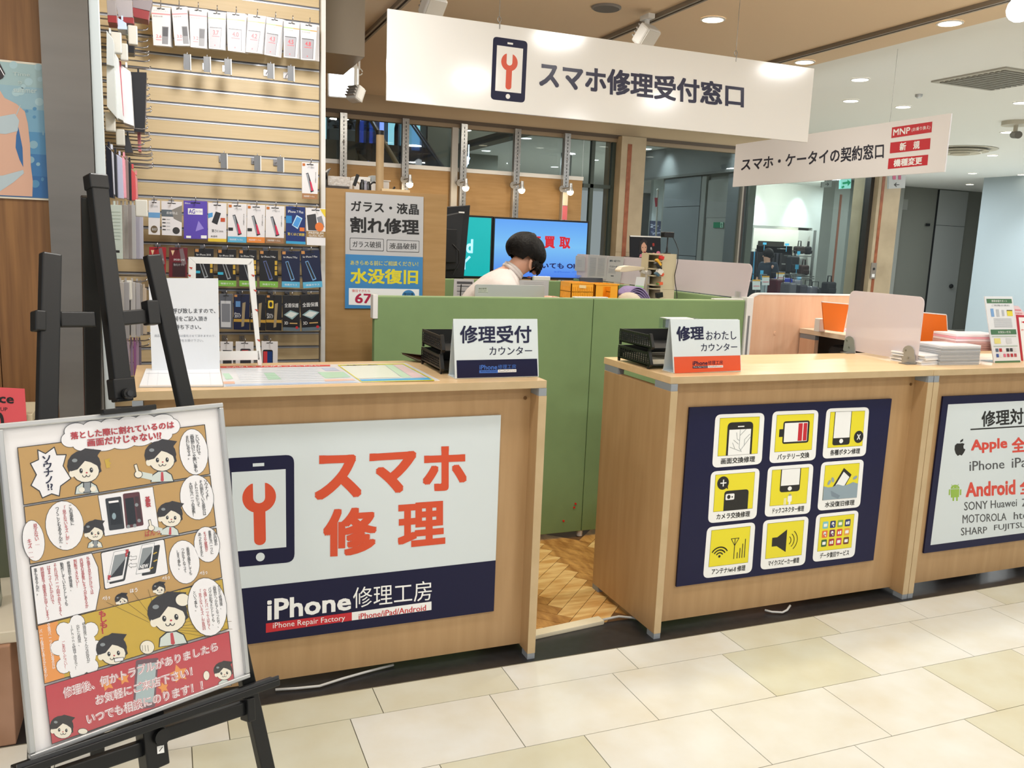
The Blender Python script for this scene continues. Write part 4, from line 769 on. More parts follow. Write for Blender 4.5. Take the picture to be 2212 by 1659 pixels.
r5 = [((990, 410), (1103, 412), (1100, 612), (990, 610), mat('A8202C', .35, name='red_card'), 'bright red pack at the left end of the black pack row', d_redp), ((1122, 412), (1245, 416), (1242, 612), (1120, 610), mat('6E1E2A', .35, name='wine_card'), 'dark red pack second in the black pack row', d_redp),
      ((1290, 418), (1418, 421), (1416, 662), (1290, 658), BK_, 'black pack with cyan tag behind the white stand frame left side', d_black('', 'for iPhone 2018', cy=True)), ((1443, 424), (1568, 426), (1568, 673), (1446, 670), BK_, 'black pack with green foot and cyan tag inside the white frame', d_black('7DB548', 'for iPhone 2018', cy=True)),
      ((1585, 427), (1704, 430), (1705, 675), (1588, 671), BK_, 'black pack with green foot crossed by the white frame', d_black('7DB548', 'for iPhone 7 Plus')), ((1721, 431), (1846, 434), (1845, 679), (1723, 675), BK_, 'black pack with green foot right of the white frame', d_black('7DB548', 'for iPhone 7 Plus', '5A6AA0')),
      ((1868, 434), (1992, 438), (1989, 681), (1870, 677), NV, 'navy pack with blue foot second from the right in the black row', d_black('5AB0D6', 'for iPhone 7 Plus', '6FA0D0', False)), ((1993, 432), (2120, 430), (2140, 676), (2012, 684), NV, 'tilted navy pack with blue foot at the right end of the black row', d_black('5AB0D6', 'for iPhone 7 Plus', '6FA0D0', False)),
      ((1455, 720), (1545, 722), (1545, 956), (1458, 953), mat('5C6068', .3, name='grey_card'), 'grey pack with white phone picture inside the white frame, lower row', lambda pr: (pr.R(.1, .2, .85, .95, c_('C9CCD0'), 1), pr.R(.16, .28, .8, .8, c_('7A7E86'), 2))),
      ((1551, 722), (1657, 724), (1655, 961), (1551, 958), NV, 'navy and gold pack with an orange phone picture, lower row', d_2017), ((1661, 724), (1763, 728), (1762, 966), (1662, 962), BK_, 'black and gold pack half hidden by the white frame bar, lower row', d_2017),
      ((1767, 726), (1872, 730), (1868, 966), (1765, 963), BK_, 'black pack with yellow shield emblem, lower row', d_2017b), ((1876, 730), (1990, 732), (1990, 969), (1878, 966), BK_, 'left of the two black full cover packs, lower row', d_zen), ((1990, 728), (2118, 722), (2132, 962), (2005, 970), BK_, 'right of the two black full cover packs, lower row', d_zen),
      ((1462, 1038), (1546, 1040), (1546, 1225), (1462, 1222), PKW, 'white case box leftmost in the bottom row behind the counter', lambda pr: (pr.R(.2, .3, .9, .9, c_('3A3A40'), 1), pr.R(.4, .35, .7, .5, c_('C0303A'), 2))), ((1564, 1038), (1683, 1040), (1683, 1225), (1564, 1222), PKW, 'white case box second in the bottom row behind the counter', lambda pr: (pr.rr((.25, .25), (.85, .25), (.85, 1), (.25, 1), .2, c_('3A3A40'), 1), pr.R(.35, .3, .7, .45, c_('C0303A'), 2))),
      ((1735, 1036), (1844, 1038), (1842, 1222), (1735, 1220), PKW, 'white case box with a red and blue phone in the bottom row', lambda pr: (pr.rr((.08, .3), (.7, .3), (.7, 1), (.08, 1), .2, c_('2A2B30'), 1), pr.R(.12, .36, .36, .95, c_('D04048'), 2), pr.R(.36, .36, .66, .95, c_('24407A'), 2)))]
for *q, m, lb_, d_ in r5: pack(ZB, q, m, lb_, d_)
# side wall: hooks running towards the aisle and packs seen nearly edge-on
ZC = zoom(230, 0, 5.0273); ZD = zoom(230, 330, 3.5298)
hk_ = [(440, 225, 3.9), (450, 300, 3.7), (495, 380, 3.95), (450, 425, 3.75), (455, 490, 3.7), (465, 545, 3.85), (460, 580, 3.65), (470, 640, 3.75), (480, 722, 3.9), (445, 850, 3.8), (460, 905, 3.9), (462, 955, 3.8), (470, 1020, 3.75), (475, 1070, 3.85), (485, 1155, 3.7), (490, 1190, 3.65), (440, 1275, 3.8), (445, 1325, 3.7), (450, 1372, 3.62), (470, 1430, 3.9), (468, 1465, 3.8), (482, 1502, 3.75), (412, 1545, 3.7), (485, 1585, 3.72), (490, 1612, 3.85), (495, 1650, 3.8)]
hk2 = [(352, 8, 3.9), (352, 38, 3.8), (355, 75, 3.75), (355, 98, 3.85), (330, 918, 3.8), (310, 960, 3.6), (335, 1365, 3.9), (330, 1410, 3.8), (325, 1450, 3.7)]
for i, (cv, x, y, yy) in enumerate([(ZC, *h) for h in hk_]+[(ZD, *h) for h in hk2]):
    p = P(*cv(x, y), y=yy); t = thing('display_hook', (('upper', 'lower')[cv is ZD]+' long chrome hooks reaching out from the side display wall'), 'hook', (-.25, yy, p.z), ('upper', 'lower')[cv is ZD]+' long hooks of the side display')
    MB().tube([(-.25, yy, p.z-.012), (p.x-.02, yy, p.z-.012), (p.x-.004, yy, p.z-.008), (p.x, yy, p.z)], .0028, 6).build('prong', CHR, t, smooth=True); bx('back_plate', CHR, t, -.25, -.246, yy-.012, yy+.012, p.z-.025, p.z+.01)
def edge(cv, q, m, label, yy, dep=.09, grp='packs hanging on the side display', cat='pack', name='hanging_pack'):
    pl = planey(yy); pts = [pl.w(*pl.pix(*cv(*p))) for p in q]; c = sum(pts, V((0, 0, 0)))/len(pts); t = thing(name, label, cat, (c.x, yy, min(p.z for p in pts)), grp)
    MB().prism(pts, -pl.n, dep).build('card', m, t, bevel=.001); z1_ = max(p.z for p in pts)
    bx('header_tab', m, t, c.x-.003, c.x+.003, yy+dep*.3, yy+dep*.7, z1_-.002, z1_+.014); return t
G1 = mat('8F8A8C', .5); MR = mat('8A2A2E', .4); CLR = mat('C9D0D2', .2, name='clear_case'); PB = mat('22242A', .3)
for a in [(ZC, [(0, 0), (95, 0), (110, 170), (10, 165)], G1, 'grey pack of the top side row, leftmost', 3.45), (ZC, [(90, 0), (275, 0), (285, 190), (130, 185)], mat('A09B9E', .5), 'grey pack with striped sheen, middle of the top side row', 3.55), (ZC, [(280, 0), (500, 0), (470, 120), (285, 80)], mat('8C8488', .5), 'grey pack, rightmost of the top side row', 3.65),
          (ZC, [(10, 165), (112, 172), (116, 250), (15, 240)], MR, 'dark red label below the leftmost grey pack', 3.44), (ZC, [(130, 178), (298, 195), (296, 258), (140, 235)], MR, 'dark red label below the middle grey pack', 3.54), (ZC, [(280, 78), (468, 125), (456, 218), (295, 182)], MR, 'dark red label below the rightmost grey pack', 3.64),
          (ZC, [(118, 190), (215, 250), (225, 320), (120, 315)], mat('BFD3EC', .2), 'pale blue clear pouch under the dark red labels', 3.5), (ZC, [(215, 245), (280, 265), (260, 410), (200, 360)], mat('9FC4C2', .2), 'teal clear pouch beside the pale blue one', 3.6),
          (ZC, [(0, 330), (75, 430), (85, 720), (0, 700)], CLR, 'clear pouch at the front of the second side row', 3.3), (ZC, [(70, 540), (130, 640), (180, 1310), (95, 1270)], mat('D6DADA', .2), 'long milky pouch second in the tall side row', 3.4), (ZC, [(0, 700), (85, 720), (110, 1280), (5, 1160)], mat('CDD3D2', .2), 'long milky pouch at the front of the tall side row', 3.32),
          (ZC, [(118, 690), (150, 720), (185, 1250), (165, 1200)], mat('B03A50', .3), 'thin crimson pack in the tall side row', 3.46), (ZC, [(150, 700), (262, 780), (298, 1370), (186, 1330)], mat('EEF0F4', .3), 'white pack with blue mark in the tall side row', 3.5), (ZC, [(262, 780), (435, 785), (415, 1440), (300, 1430)], PB, 'large black pack in the tall side row', 3.62),
          (ZC, [(220, 440), (302, 450), (300, 575), (222, 570)], PB, 'small black pack in the second side row', 3.6), (ZC, [(415, 880), (432, 885), (425, 1300), (412, 1300)], mat('7080C0', .4), 'thin blue edge pack behind the large black one', 3.7),
          (ZC, [(335, 1450), (368, 1455), (375, 1640), (345, 1640)], mat('E58A94', .4), 'pink narrow pack among the lower side hooks', 3.72), (ZC, [(190, 1460), (240, 1480), (290, 1659), (200, 1659)], mat('3A3C42', .3), 'black narrow pack among the lower side hooks', 3.6),
          (ZD, [(-5, -60), (35, -20), (55, 345), (0, 335)], mat('1B1E2C', .3), 'black pack at the front of the lower side row', 3.3), (ZD, [(20, -40), (50, 0), (62, 320), (40, 300)], mat('DCE0EE', .2), 'white clear pack second in the lower side row', 3.34), (ZD, [(55, -10), (75, 20), (85, 345), (66, 330)], PB, 'black thin pack third in the lower side row', 3.38),
          (ZD, [(76, 10), (118, 40), (132, 350), (88, 345)], mat('C9CCE4', .2), 'lilac white pack in the lower side row', 3.44), (ZD, [(118, 20), (140, 50), (152, 345), (135, 345)], mat('E7A0AC', .3), 'pink pack in the lower side row', 3.48), (ZD, [(140, 50), (165, 60), (172, 360), (152, 355)], mat('8A7A78', .4), 'taupe pack in the lower side row', 3.52),
          (ZD, [(165, 60), (185, 80), (192, 365), (172, 362)], PB, 'thin black pack before the coral one', 3.55), (ZD, [(178, 110), (215, 150), (225, 360), (190, 362)], mat('E05A60', .4), 'coral red pack in the lower side row', 3.6), (ZD, [(215, 160), (232, 190), (238, 350), (225, 358)], mat('D8989A', .4), 'pale coral pack last in the lower side row', 3.66)]:
    edge(a[0], a[1], a[2], a[3], a[4])
# clear cases
for i in range(9):
    x = 30+i*29; q = [(x-18, 395), (x+ (85 if i == 0 else 16), 400), (x+(95 if i == 0 else 22), 812), (x-8, 806)]
    m = mat(('C6D3CB', 'A8A29C', 'B4AFA8', '9A948E', 'A9A6A2', '958F8C', 'B9BABA', 'A5A3B0', 'BDBCC8')[i], .15)
    t = edge(ZD, q, m, 'clear plastic phone case, '+('front one', 'second', 'third', 'fourth', 'fifth', 'sixth', 'seventh', 'eighth', 'ninth')[i]+' from the aisle, in the stack on the side display' if i else 'pale green backed clear case at the front of the stack on the side display', 3.3+i*.05, .03, 'clear cases on the side display', 'case', 'phone_case')
    if i == 0:
        pr = Print(planey(3.3), ZD)
        for k_ in range(9): pr.line([(40, 450+k_*26), (105, 452+k_*26)], 4, mat('A5B4AA', .4), 1)
        pr.poly([(62, 742), (100, 744), (101, 762), (63, 760)], DARK, 1); pr.build(t)
for i, (x0, x1, y0, y1, h, l) in enumerate([(85, 130, 985, 1300, 'B5B2B0', 'first'), (132, 172, 985, 1420, 'A5A4A6', 'second'), (168, 182, 1035, 1385, '2A2B30', 'third, black edged'), (183, 218, 985, 1410, 'C2C0BE', 'fourth'), (206, 222, 1035, 1390, '3A3A40', 'fifth, dark edged'), (222, 255, 990, 1405, 'B8B6B8', 'sixth'), (255, 275, 1000, 1395, '9C9894', 'seventh'), (276, 305, 1030, 1385, 'C9B9A4', 'eighth, beige')]):
    edge(ZD, [(x0, y0), (x1, y0+6), (x1+3, y1), (x0+3, y1-4)], mat(h, .3), 'boxed case in the row below the clear cases, %s from the front' % l, 3.34+i*.05, .04, 'boxed cases on the side display', 'case', 'phone_case')
for i, (x, h) in enumerate([(130, 'AFA9B0'), (155, 'B9A9B4'), (180, '9A86A0'), (205, 'A06A9A'), (225, 'B49AB0'), (245, '7C7480')]):
    edge(ZD, [(x, 1440), (x+20, 1445), (x+22, 1700), (x+2, 1700)], mat(h, .2), 'purplish clear case in the lowest side row, number %s from the front' % ('one', 'two', 'three', 'four', 'five', 'six')[i], 3.45+i*.05, .04, 'purplish clear cases on the side display', 'case', 'phone_case')
for i, (x, y, w_, h_, yy) in enumerate([(285, 378, 80, 165, 3.5), (105, 460, 90, 180, 3.4), (190, 560, 65, 145, 3.45), (40, 1320, 85, 170, 3.35), (150, 1490, 75, 145, 3.45)]):
    p = P(*ZC(x, y), y=yy); sx = w_/5.03/1837*yy*1.05/2; sz = h_/5.03/1837*yy*1.05/2
    tag(MB().box(p.x-sx, p.x+sx, yy, yy+.03, p.z-sz, p.z+sz).build('hook_sleeve', mat('C9C8C0', .4), bevel=.004), ('first', 'second', 'third', 'fourth', 'fifth')[i]+' pale plastic price sleeve on the side display hooks, counted from the top down', 'price sleeve', 'price sleeves of the side display')
for i, (x, y, w_, h_) in enumerate([(268, 424, 75, 110), (155, 1045, 65, 130), (95, 1080, 40, 120)]):
    p = P(*ZD(x, y), y=3.45); sx = w_/3.53/1837*3.6/2; sz = h_/3.53/1837*3.6/2
    tag(MB().box(p.x-sx, p.x+sx, 3.42, 3.45, p.z-sz, p.z+sz).build('hook_sleeve', mat('DAD9D0', .4), bevel=.004), ('white plastic price sleeve beside the clear case stack', 'upper white plastic price sleeve below the clear cases', 'leftmost white plastic price sleeve below the clear cases')[i], 'price sleeve', 'price sleeves of the clear case rows')
# ================================================================ hanging signs
BP = planey(3.6); ZE = zoom(820, 0, 1.5891)
tl, bl_, tr_ = P(837, 18, y=3.6), P(835, 217, y=3.6), P(1757, 147, y=3.6)
X0, X1_, Z1_, Z0 = (tl.x+bl_.x)/2, P(1752, 230, y=3.6).x, tl.z, bl_.z
hb = thing('hanging_sign', 'long white hanging sign for the phone repair desk with a phone and wrench emblem', 'sign', ((X0+X1_)/2, 3.6, Z0))
bx('panel', mat('EFEEEA', .12, spec=.7, name='gloss_white_panel'), hb, X0, X1_, 3.6, 3.612, Z0, Z1_, bevel=.002)
pr = Print(BP, ZE); SGL = mat('EFEEEA', .12, spec=.7, name='gloss_white_panel'); phone_icon(pr, (390, 125), (508, 142), (498, 353), (381, 341), 0, SGL)
pr.text('スマホ修理受付窓口', [(549, 204), (1251, 292), (1250, 372), (547, 300)], mat('1A1A3C', .25), 1, .03); pr.build(hb)
for px, py, w in ((1078, 22, 'left'), (1588, 98, 'right')):
    p = P(px, py+38, y=3.606); x = p.x
    t = thing('hanging_wire', 'thin %s hanging wire of the phone repair sign' % w, 'wire', (x, 3.606, Z1_))
    MB().tube([(x, 3.606, Z1_+.03), (x, 3.606, 2.8)], .0012, 6).build('wire', STEEL, t)
    MB().tube([(x+.008*math.cos(a), 3.606, Z1_+.02+.012*math.sin(a)) for a in [i*.6 for i in range(12)]], .0018, 6).build('hook', STEEL, t, smooth=True)
    MB().tube([(x, 3.599, Z1_-.02), (x, 3.599, Z1_+.01)], .002, 6).build('clip', STEEL, t)
QX = 4.5; QP = planex(QX); ZF = zoom(1300, 200, 2.4254)
a, b_ = P(1582, 405, x=QX), P(2040, 370, x=QX); c = P(2051, 245, x=QX)
h2 = thing('hanging_sign', 'smaller white hanging sign for phone contracts with three red labels', 'sign', (QX, (a.y+b_.y)/2, a.z))
zb2 = (a.z+b_.z)/2; bx('panel', mat('E9E7E8', .35, name='matt_white_panel'), h2, QX, QX+.012, b_.y, a.y, zb2, c.z, bevel=.002)
pr = Print(QP, ZF); pr.text('スマホ・ケータイの契約窓口', [(734, 345), (1479, 262), (1477, 345), (729, 412)], mat('1C1E30', .3), 1, .02)
for q, t_, k_ in (([(1521, 183), (1732, 152), (1728, 208), (1517, 239)], 'MNP', 0), ([(1513, 262), (1723, 238), (1719, 296), (1509, 319)], '新　規', 1), ([(1503, 346), (1711, 325), (1706, 380), (1498, 401)], '機種変更', 2)):
    pr.poly(q, RED, 1); s_ = sub(tuple(q))
    if k_ == 0: pr.text('MNP', [s_(.04, .2), s_(.46, .2), s_(.46, .8), s_(.04, .8)], WHT, 3, .02); pr.text('(お乗り換え)', [s_(.5, .3), s_(.96, .3), s_(.96, .72), s_(.5, .72)], WHT, 3, .01)
    elif k_ == 1: pr.text('新', [s_(.24, .12), s_(.4, .12), s_(.4, .86), s_(.24, .86)], WHT, 3, .03); pr.text('規', [s_(.58, .12), s_(.74, .12), s_(.74, .86), s_(.58, .86)], WHT, 3, .03)
    else: pr.text(t_, [s_(.14, .12), s_(.86, .12), s_(.86, .86), s_(.14, .86)], WHT, 3, .03)
pr.build(h2)
for px in (1921,): p = P(px, 262, x=QX); tag(MB().tube([(QX+.006, p.y, c.z), (QX+.006, p.y, 2.8)], .0012, 6).build('hanging_wire', STEEL), 'thin hanging wire of the phone contract sign', 'wire')
# ================================================================ brown cabinet with repair poster
CY_ = 4.0; ct = thing('brown_cabinet', 'tall brown wood cabinet with the glass repair poster, right of the slat wall', 'cabinet', (.97, 4.2, 0))
bx('body', BRWN, ct, .68, 1.262, CY_, 4.45, 0, 1.664, bevel=.001)
pt = thing('repair_poster', 'grey and blue poster about cracked glass and water damage repair on the brown cabinet', 'poster', (.96, 3.99, 1.1))
ZG = zoom(680, 200, 3.0722); PG = planey(3.992); GP = mat('BFC0C2', .4, name='poster_grey'); SB = mat('3F86BF', .4, name='poster_blue')
slab(PG, [(205, 660), (722, 692), (713, 1434), (200, 1432)], .006, 'sheet', GP, pt, conv=ZG)
pr = Print(PG, ZG); pr.poly([(203, 1072), (717, 1092), (713, 1434), (200, 1432)], SB, 0)
pr.text('ガラス・液晶', [(240, 715), (690, 740), (690, 812), (240, 788)], IB, 2, .02); pr.text('割れ修理', [(235, 822), (692, 842), (692, 946), (235, 928)], IB, 2, .028)
for q, t_ in (([(232, 963), (457, 971), (457, 1053), (232, 1045)], 'ガラス破損'), ([(478, 975), (694, 984), (692, 1062), (476, 1055)], '液晶破損')):
    pr.rr(*q, .03, IB, 1); cx = sum(p[0] for p in q)/4; cy = sum(p[1] for p in q)/4; pr.rr(*[(cx+(x-cx)*.975, cy+(y-cy)*.92) for x, y in q], .03, GP, 2); pr.text(t_, [(cx+(x-cx)*.84, cy+(y-cy)*.52) for x, y in q], IB, 4, .01)
YL = mat('E3D62E', .4); pr.text('あきらめる前にご相談ください！', [(236, 1112), (686, 1122), (686, 1154), (236, 1144)], YL, 2, .01); pr.text('水没復旧', [(236, 1164), (686, 1175), (684, 1272), (236, 1268)], YL, 2, .03)
pr.poly([(226, 1297), (692, 1305), (690, 1422), (225, 1408)], WHT, 1); pr.text('復旧できたら', [(246, 1305), (366, 1308), (366, 1326), (246, 1324)], RT, 3, .01); pr.text('67', [(268, 1332), (378, 1335), (376, 1400), (266, 1397)], mat('B3234A', .4), 3, .022); pr.ell(622, 1352, 44, 42, SB, 2); pr.text('復旧率', [(588, 1326), (656, 1328), (656, 1352), (588, 1350)], IB, 4, .01); pr.build(pt)
# things on the cabinet
ZH = zoom(690, 200, 6.9125)
def onp(px, py, y): return P(*ZH(px, py), y=y)
TZ = 1.664
def flatbox(name, label, cat, q, y, d, m, z0=None, **k):
    a = onp(*q[0], y); b = onp(*q[1], y); t = bx(name, m, None, a.x, b.x, y, y+d, z0 if z0 is not None else b.z, a.z, **k); return tag(t, label, cat)
flatbox('equipment_tray', 'dark flat tray on top of the brown cabinet', 'tray', [(45, 1385), (445, 1440)], 4.06, .16, mat('3E3834', .5), z0=TZ, bevel=.002)
tz2 = onp(45, 1385, 4.06).z
flatbox('wrapped_box', 'white box in crinkled clear wrap on the dark tray', 'box', [(125, 1240), (465, 1385)], 4.07, .13, mat('C9C4BE', .2, bump=.8, scale=60, name='crinkled_wrap'), z0=tz2+.0005, bevel=.004)
a = onp(0, 1385, 4.07); b_ = onp(120, 1120, 4.07); tag(MB().prism([(.685, 4.08, tz2+.0005), (b_.x-.002, 4.08, tz2+.0005), (b_.x-.002, 4.08, b_.z-.02), (.72, 4.08, b_.z)], (0, 1, 0), .1).build('wrapped_device', mat('5C5A58', .25, bump=.7, scale=50, name='dark_wrap')), 'dark grey device wrapped in film, far left on the cabinet tray', 'device')
for i, (x0, x1, yt, l) in enumerate([(515, 765, 1250, 'white plastic box behind the headphones, wide'), (775, 845, 1235, 'small grey white box standing behind the headphones')]):
    a = onp(x0, yt, 4.3); b_ = onp(x1, 1440, 4.3); tag(bx('plastic_box', (WPL, mat('A9B0B2', .4))[i], None, a.x, b_.x, 4.3, 4.38, TZ, a.z, bevel=.004), l, 'box')
a = onp(465, 1310, 4.18); b_ = onp(870, 1440, 4.18); tag(bx('storage_bin', WPL, None, a.x, b_.x, 4.2, 4.28, TZ, a.z, bevel=.004), 'long white plastic bin on the brown cabinet behind the headphones', 'bin')
a = onp(920, 1305, 4.15); b_ = onp(1060, 1460, 4.15); t = thing('storage_bin', 'white plastic bin with rim right of the cardboard tube', 'bin', ((a.x+b_.x)/2, 4.2, TZ)); bx('body', WPL, t, a.x, b_.x-.006, 4.15, 4.26, TZ, a.z-.006, bevel=.004); bx('rim', WPL, t, a.x-.004, b_.x, 4.145, 4.265, a.z-.006, a.z, bevel=.002)
for i, (cx, r_, m, l) in enumerate([(557, 50, mat('CFC4B0', .4), 'beige headphone band on the brown cabinet'), (820, 62, PLB, 'black headphone band beside the cardboard tube')]):
    p = onp(cx, 1450, 4.1); rr_ = r_*.000337; pts = [(p.x-rr_, 4.1, TZ+.006)]+[(p.x-rr_*math.cos(a), 4.1, TZ+.022+rr_*math.sin(a)) for a in [math.pi*j/10 for j in range(11)]]+[(p.x+rr_, 4.1, TZ+.006)]
    tag(MB().tube(pts, .0042, 8).build('headphones', m, smooth=True), l, 'headphones')
for i, (cx, h_, m, l) in enumerate([(640, 1300, PLB, 'black round bottle between the headphone bands'), (685, 1315, mat('8E8F9C', .3), 'grey slim bottle between the headphone bands'), (735, 1330, PLB, 'black short bottle beside the grey slim one')]):
    p = onp(cx, h_, 4.1); tag(MB().lathe([(0, TZ), (.013, TZ), (.013, p.z-.02), (.007, p.z-.01), (.007, p.z), (0, p.z)], (p.x, 4.1, 0), 12).build('bottle', m, smooth=2), l, 'bottle')
a = onp(505, 1390, 4.09); tag(MB().bar((a.x, 4.07, TZ+.02), (onp(575, 1225, 4.07).x, 4.07, onp(575, 1225, 4.07).z), .014, .014).build('folding_tripod', PLB), 'slanting black folded tripod on the brown cabinet', 'tripod')
a = onp(897, 1470, 4.05); b_ = onp(897, 600, 4.05); t = thing('cardboard_tube', 'tall cardboard tube with black cap standing on the brown cabinet', 'tube', (a.x, 4.05, TZ))
MB().cyl((a.x, 4.05, TZ), .0185, b_.z-.01-TZ, n=20).build('tube', mat('B79C74', .6, name='cardboard'), t, smooth=2); MB().cyl((a.x, 4.05, b_.z-.01), .0195, .02, n=20).build('cap', PLB, t)
a = onp(925, 1470, 4.02); b_ = onp(1345, 1500, 4.02); tag(bx('wood_strip', mat('E0C9A0', .5), None, a.x, b_.x, 4.01, 4.035, TZ, TZ+.012, bevel=.001), 'pale wood strip on the cabinet front edge', 'strip')
a = onp(1080, 1470, 4.1); b_ = onp(1125, 1410, 4.1); tag(MB().bar((a.x, 4.1, TZ+.005), (b_.x, 4.1, b_.z), .01, .008).build('marker_pen', PLB), 'dark pen leaning at the cabinet right edge', 'pen')
# ================================================================ green desk partitions
def partition(label, x0, x1, y0, y1, z1=1.2, z0=.03, seams=(), front='y', endcaps=True):
    t = thing('green_partition', label, 'partition', ((x0+x1)/2, (y0+y1)/2, 0), 'green desk partitions'); xs = [x0]+list(seams)+[x1] if front == 'y' else None
    if front == 'y':
        for a, b_ in zip(xs, xs[1:]): bx('panel', GREEN, t, a+.0015, b_-.0015, y0, y1, z0, z1-.004, bevel=.003)
        bx('top_rail', mat('A9C08E', .5), t, x0, x1, y0+.004, y1-.004, z1-.004, z1)
        for a in [x0+.05]+list(seams)+[x1-.05]: MB().cyl((a, (y0+y1)/2, 0), .016, .03, n=12).build('foot', WPL, t)
    else:
        ysl = [y0]+list(seams)+[y1]
        for a, b_ in zip(ysl, ysl[1:]): bx('panel', GREEN, t, x0, x1, a+.0015, b_-.0015, z0, z1-.004, bevel=.003)
        bx('top_rail', mat('A9C08E', .5), t, x0+.004, x1-.004, y0, y1, z1-.004, z1)
        for a in (y0+.05, y1-.05): MB().cyl(((x0+x1)/2, a, 0), .016, .03, n=12).build('foot', WPL, t)
    return t
gf = partition('long green partition facing the counters, in front of the bent person', .834, 2.79, 3.66, 3.70, seams=(1.905,))
bx('corner_cap', WPL, gf, .828, .85, 3.655, 3.705, 1.10, 1.205, bevel=.002)
for x in (1.905, 2.7): bx('joint_cap', WPL, gf, x-.1, x+.08, 3.665, 3.695, 1.2, 1.206, bevel=.002)
t = thing('partition_post', 'white grooved corner post at the right end of the long green partition', 'post', (2.815, 3.68, 0))
bx('post', WPL, t, 2.793, 2.835, 3.65, 3.70, 0, 1.215, bevel=.002); bx('groove', mat('7F8284', .5), t, 2.806, 2.818, 3.6485, 3.65, 0, 1.12)
partition('green side partition behind the tool tower, carrying frosted screens', 2.79, 2.83, 3.72, 5.71, seams=(4.68,), front='x')
gb = partition('green back partition below the screens, behind the bent person', 1.66, 2.78, 5.30, 5.34)
bx('corner_cap', ALU, gb, 1.652, 1.66, 5.295, 5.345, .03, 1.21)
def frosted(label, x, y0, y1, z0, z1, r=.035, name='frosted_screen'):
    t = thing(name, label, 'screen', (x, (y0+y1)/2, z0), 'frosted screens'); pts = []
    for (cy, cz, a0) in ((y1-r, z0+r*.2, -90), (y1-r, z1-r, 0), (y0+r, z1-r, 90), (y0+r, z0+r*.2, 180)):
        for k_ in range(5):
            rr_ = r if cz > z0+r else r*.2
            a = math.radians(a0+k_*22.5); pts.append((x, cy+rr_*math.cos(a), cz+rr_*math.sin(a)))
    MB().prism(pts, (1, 0, 0), .008).build('pane', FROST, t); return t
t = frosted('nearer frosted screen on the green side partition', 2.806, 3.655, 4.695, 1.207, 1.388)
for y in (3.74, 4.62): bx('clamp', WPL, t, 2.796, 2.824, y-.05, y+.05, 1.2, 1.211); bx('clamp_block', CLEAR, t, 2.794, 2.802, y-.02, y+.02, 1.211, 1.24)
t = frosted('farther frosted screen with papers on the green side partition', 2.806, 4.705, 5.71, 1.207, 1.382)
bx('clamp_block', CLEAR, t, 2.79, 2.802, 5.6, 5.68, 1.2, 1.23)
XP = planex(2.7975); ZI = zoom(1200, 500, 5.0273)
for nm, q, lb_, k_ in (('paper_sheet', [(220, 265), (320, 267), (315, 430), (208, 425)], 'small cream note on the farther frosted screen', 0), ('paper_sheet', [(357, 255), (565, 265), (548, 520), (345, 505)], 'printed table sheet on the farther frosted screen', 1), ('paper_sheet', [(575, 268), (747, 275), (700, 552), (548, 540)], 'app notice sheet with curling corner on the farther frosted screen', 2)):
    t = thing(nm, lb_, 'paper', XP.w(*XP.pix(*ZI(*q[3]))), 'sheets on the frosted screen'); slab(XP, q, .001, 'sheet', mat('D9D6D2', .5, name='paper'), t, conv=ZI); pr = Print(XP, ZI, h=.0004); s_ = sub(tuple(q)); pr.c = lambda a, b_, s_=s_: ZI(*s_(a, b_))
    LT = mat('A9A8AC', .5)
    if k_ == 1:
        for i in range(16): pr.line([(.1, .12+i*.05), (.42, .12+i*.05)], .012, LT, 1); pr.line([(.52, .12+i*.05), (.88, .12+i*.05)], .012, LT, 1)
    elif k_ == 2:
        pr.text('無料一括アプリ', [(.12, .14), (.78, .14), (.78, .22), (.12, .22)], IB, 2, .01); pr.text('インストールOK', [(.15, .36), (.78, .36), (.78, .44), (.15, .44)], IB, 2, .01); pr.poly([(.3, .76), (.5, .76), (.5, .79), (.3, .79)], IB, 1)
        for i in range(5): pr.line([(.1, .5+i*.04), (.6, .5+i*.04)], .01, LT, 1)
    else:
        for i in range(5): pr.line([(.2, .3+i*.1), (.7, .3+i*.1)], .01, LT, 1)
    pr.build(t)
# ================================================================ wooden booth at the right, counter behind, orange boards
PINKW = wood('booth_wood', 'E2B492', 'EBC4A4', .45, 2.5, (10, 10, 1.2))
bt = thing('booth_partition', 'pinkish wood booth partition with rounded white edged corner', 'partition', (3.2, 3.72, 0)); pts = []
bxl, bzt = 2.842, 1.232; r = .075
pts = [(bxl, 3.70, 0), (3.62, 3.70, 0), (3.62, 3.70, bzt)]+[(bxl+r-r*math.sin(a), 3.70, bzt-r+r*math.cos(a)) for a in [math.pi/2*j/8 for j in range(9)]]
MB().prism(pts, (0, 1, 0), .03).build('board', PINKW, bt); out = [V(p) for p in pts]
eb = MB(); 
for a, b_ in zip(out[2:], out[3:]): eb.obox((a+b_)/2+V((0, .015, 0)), (b_-a)/2, V((0, .017, 0)), ((b_-a).cross(V((0, 1, 0)))).normalized()*.004)
eb.build('white_edge', WPL, bt); p = P(1674, 720, y=3.7); MB().cyl((p.x, 3.7, p.z), .009, .002, (0, -1, 0), n=16).build('screw_cap', PINKW, bt)
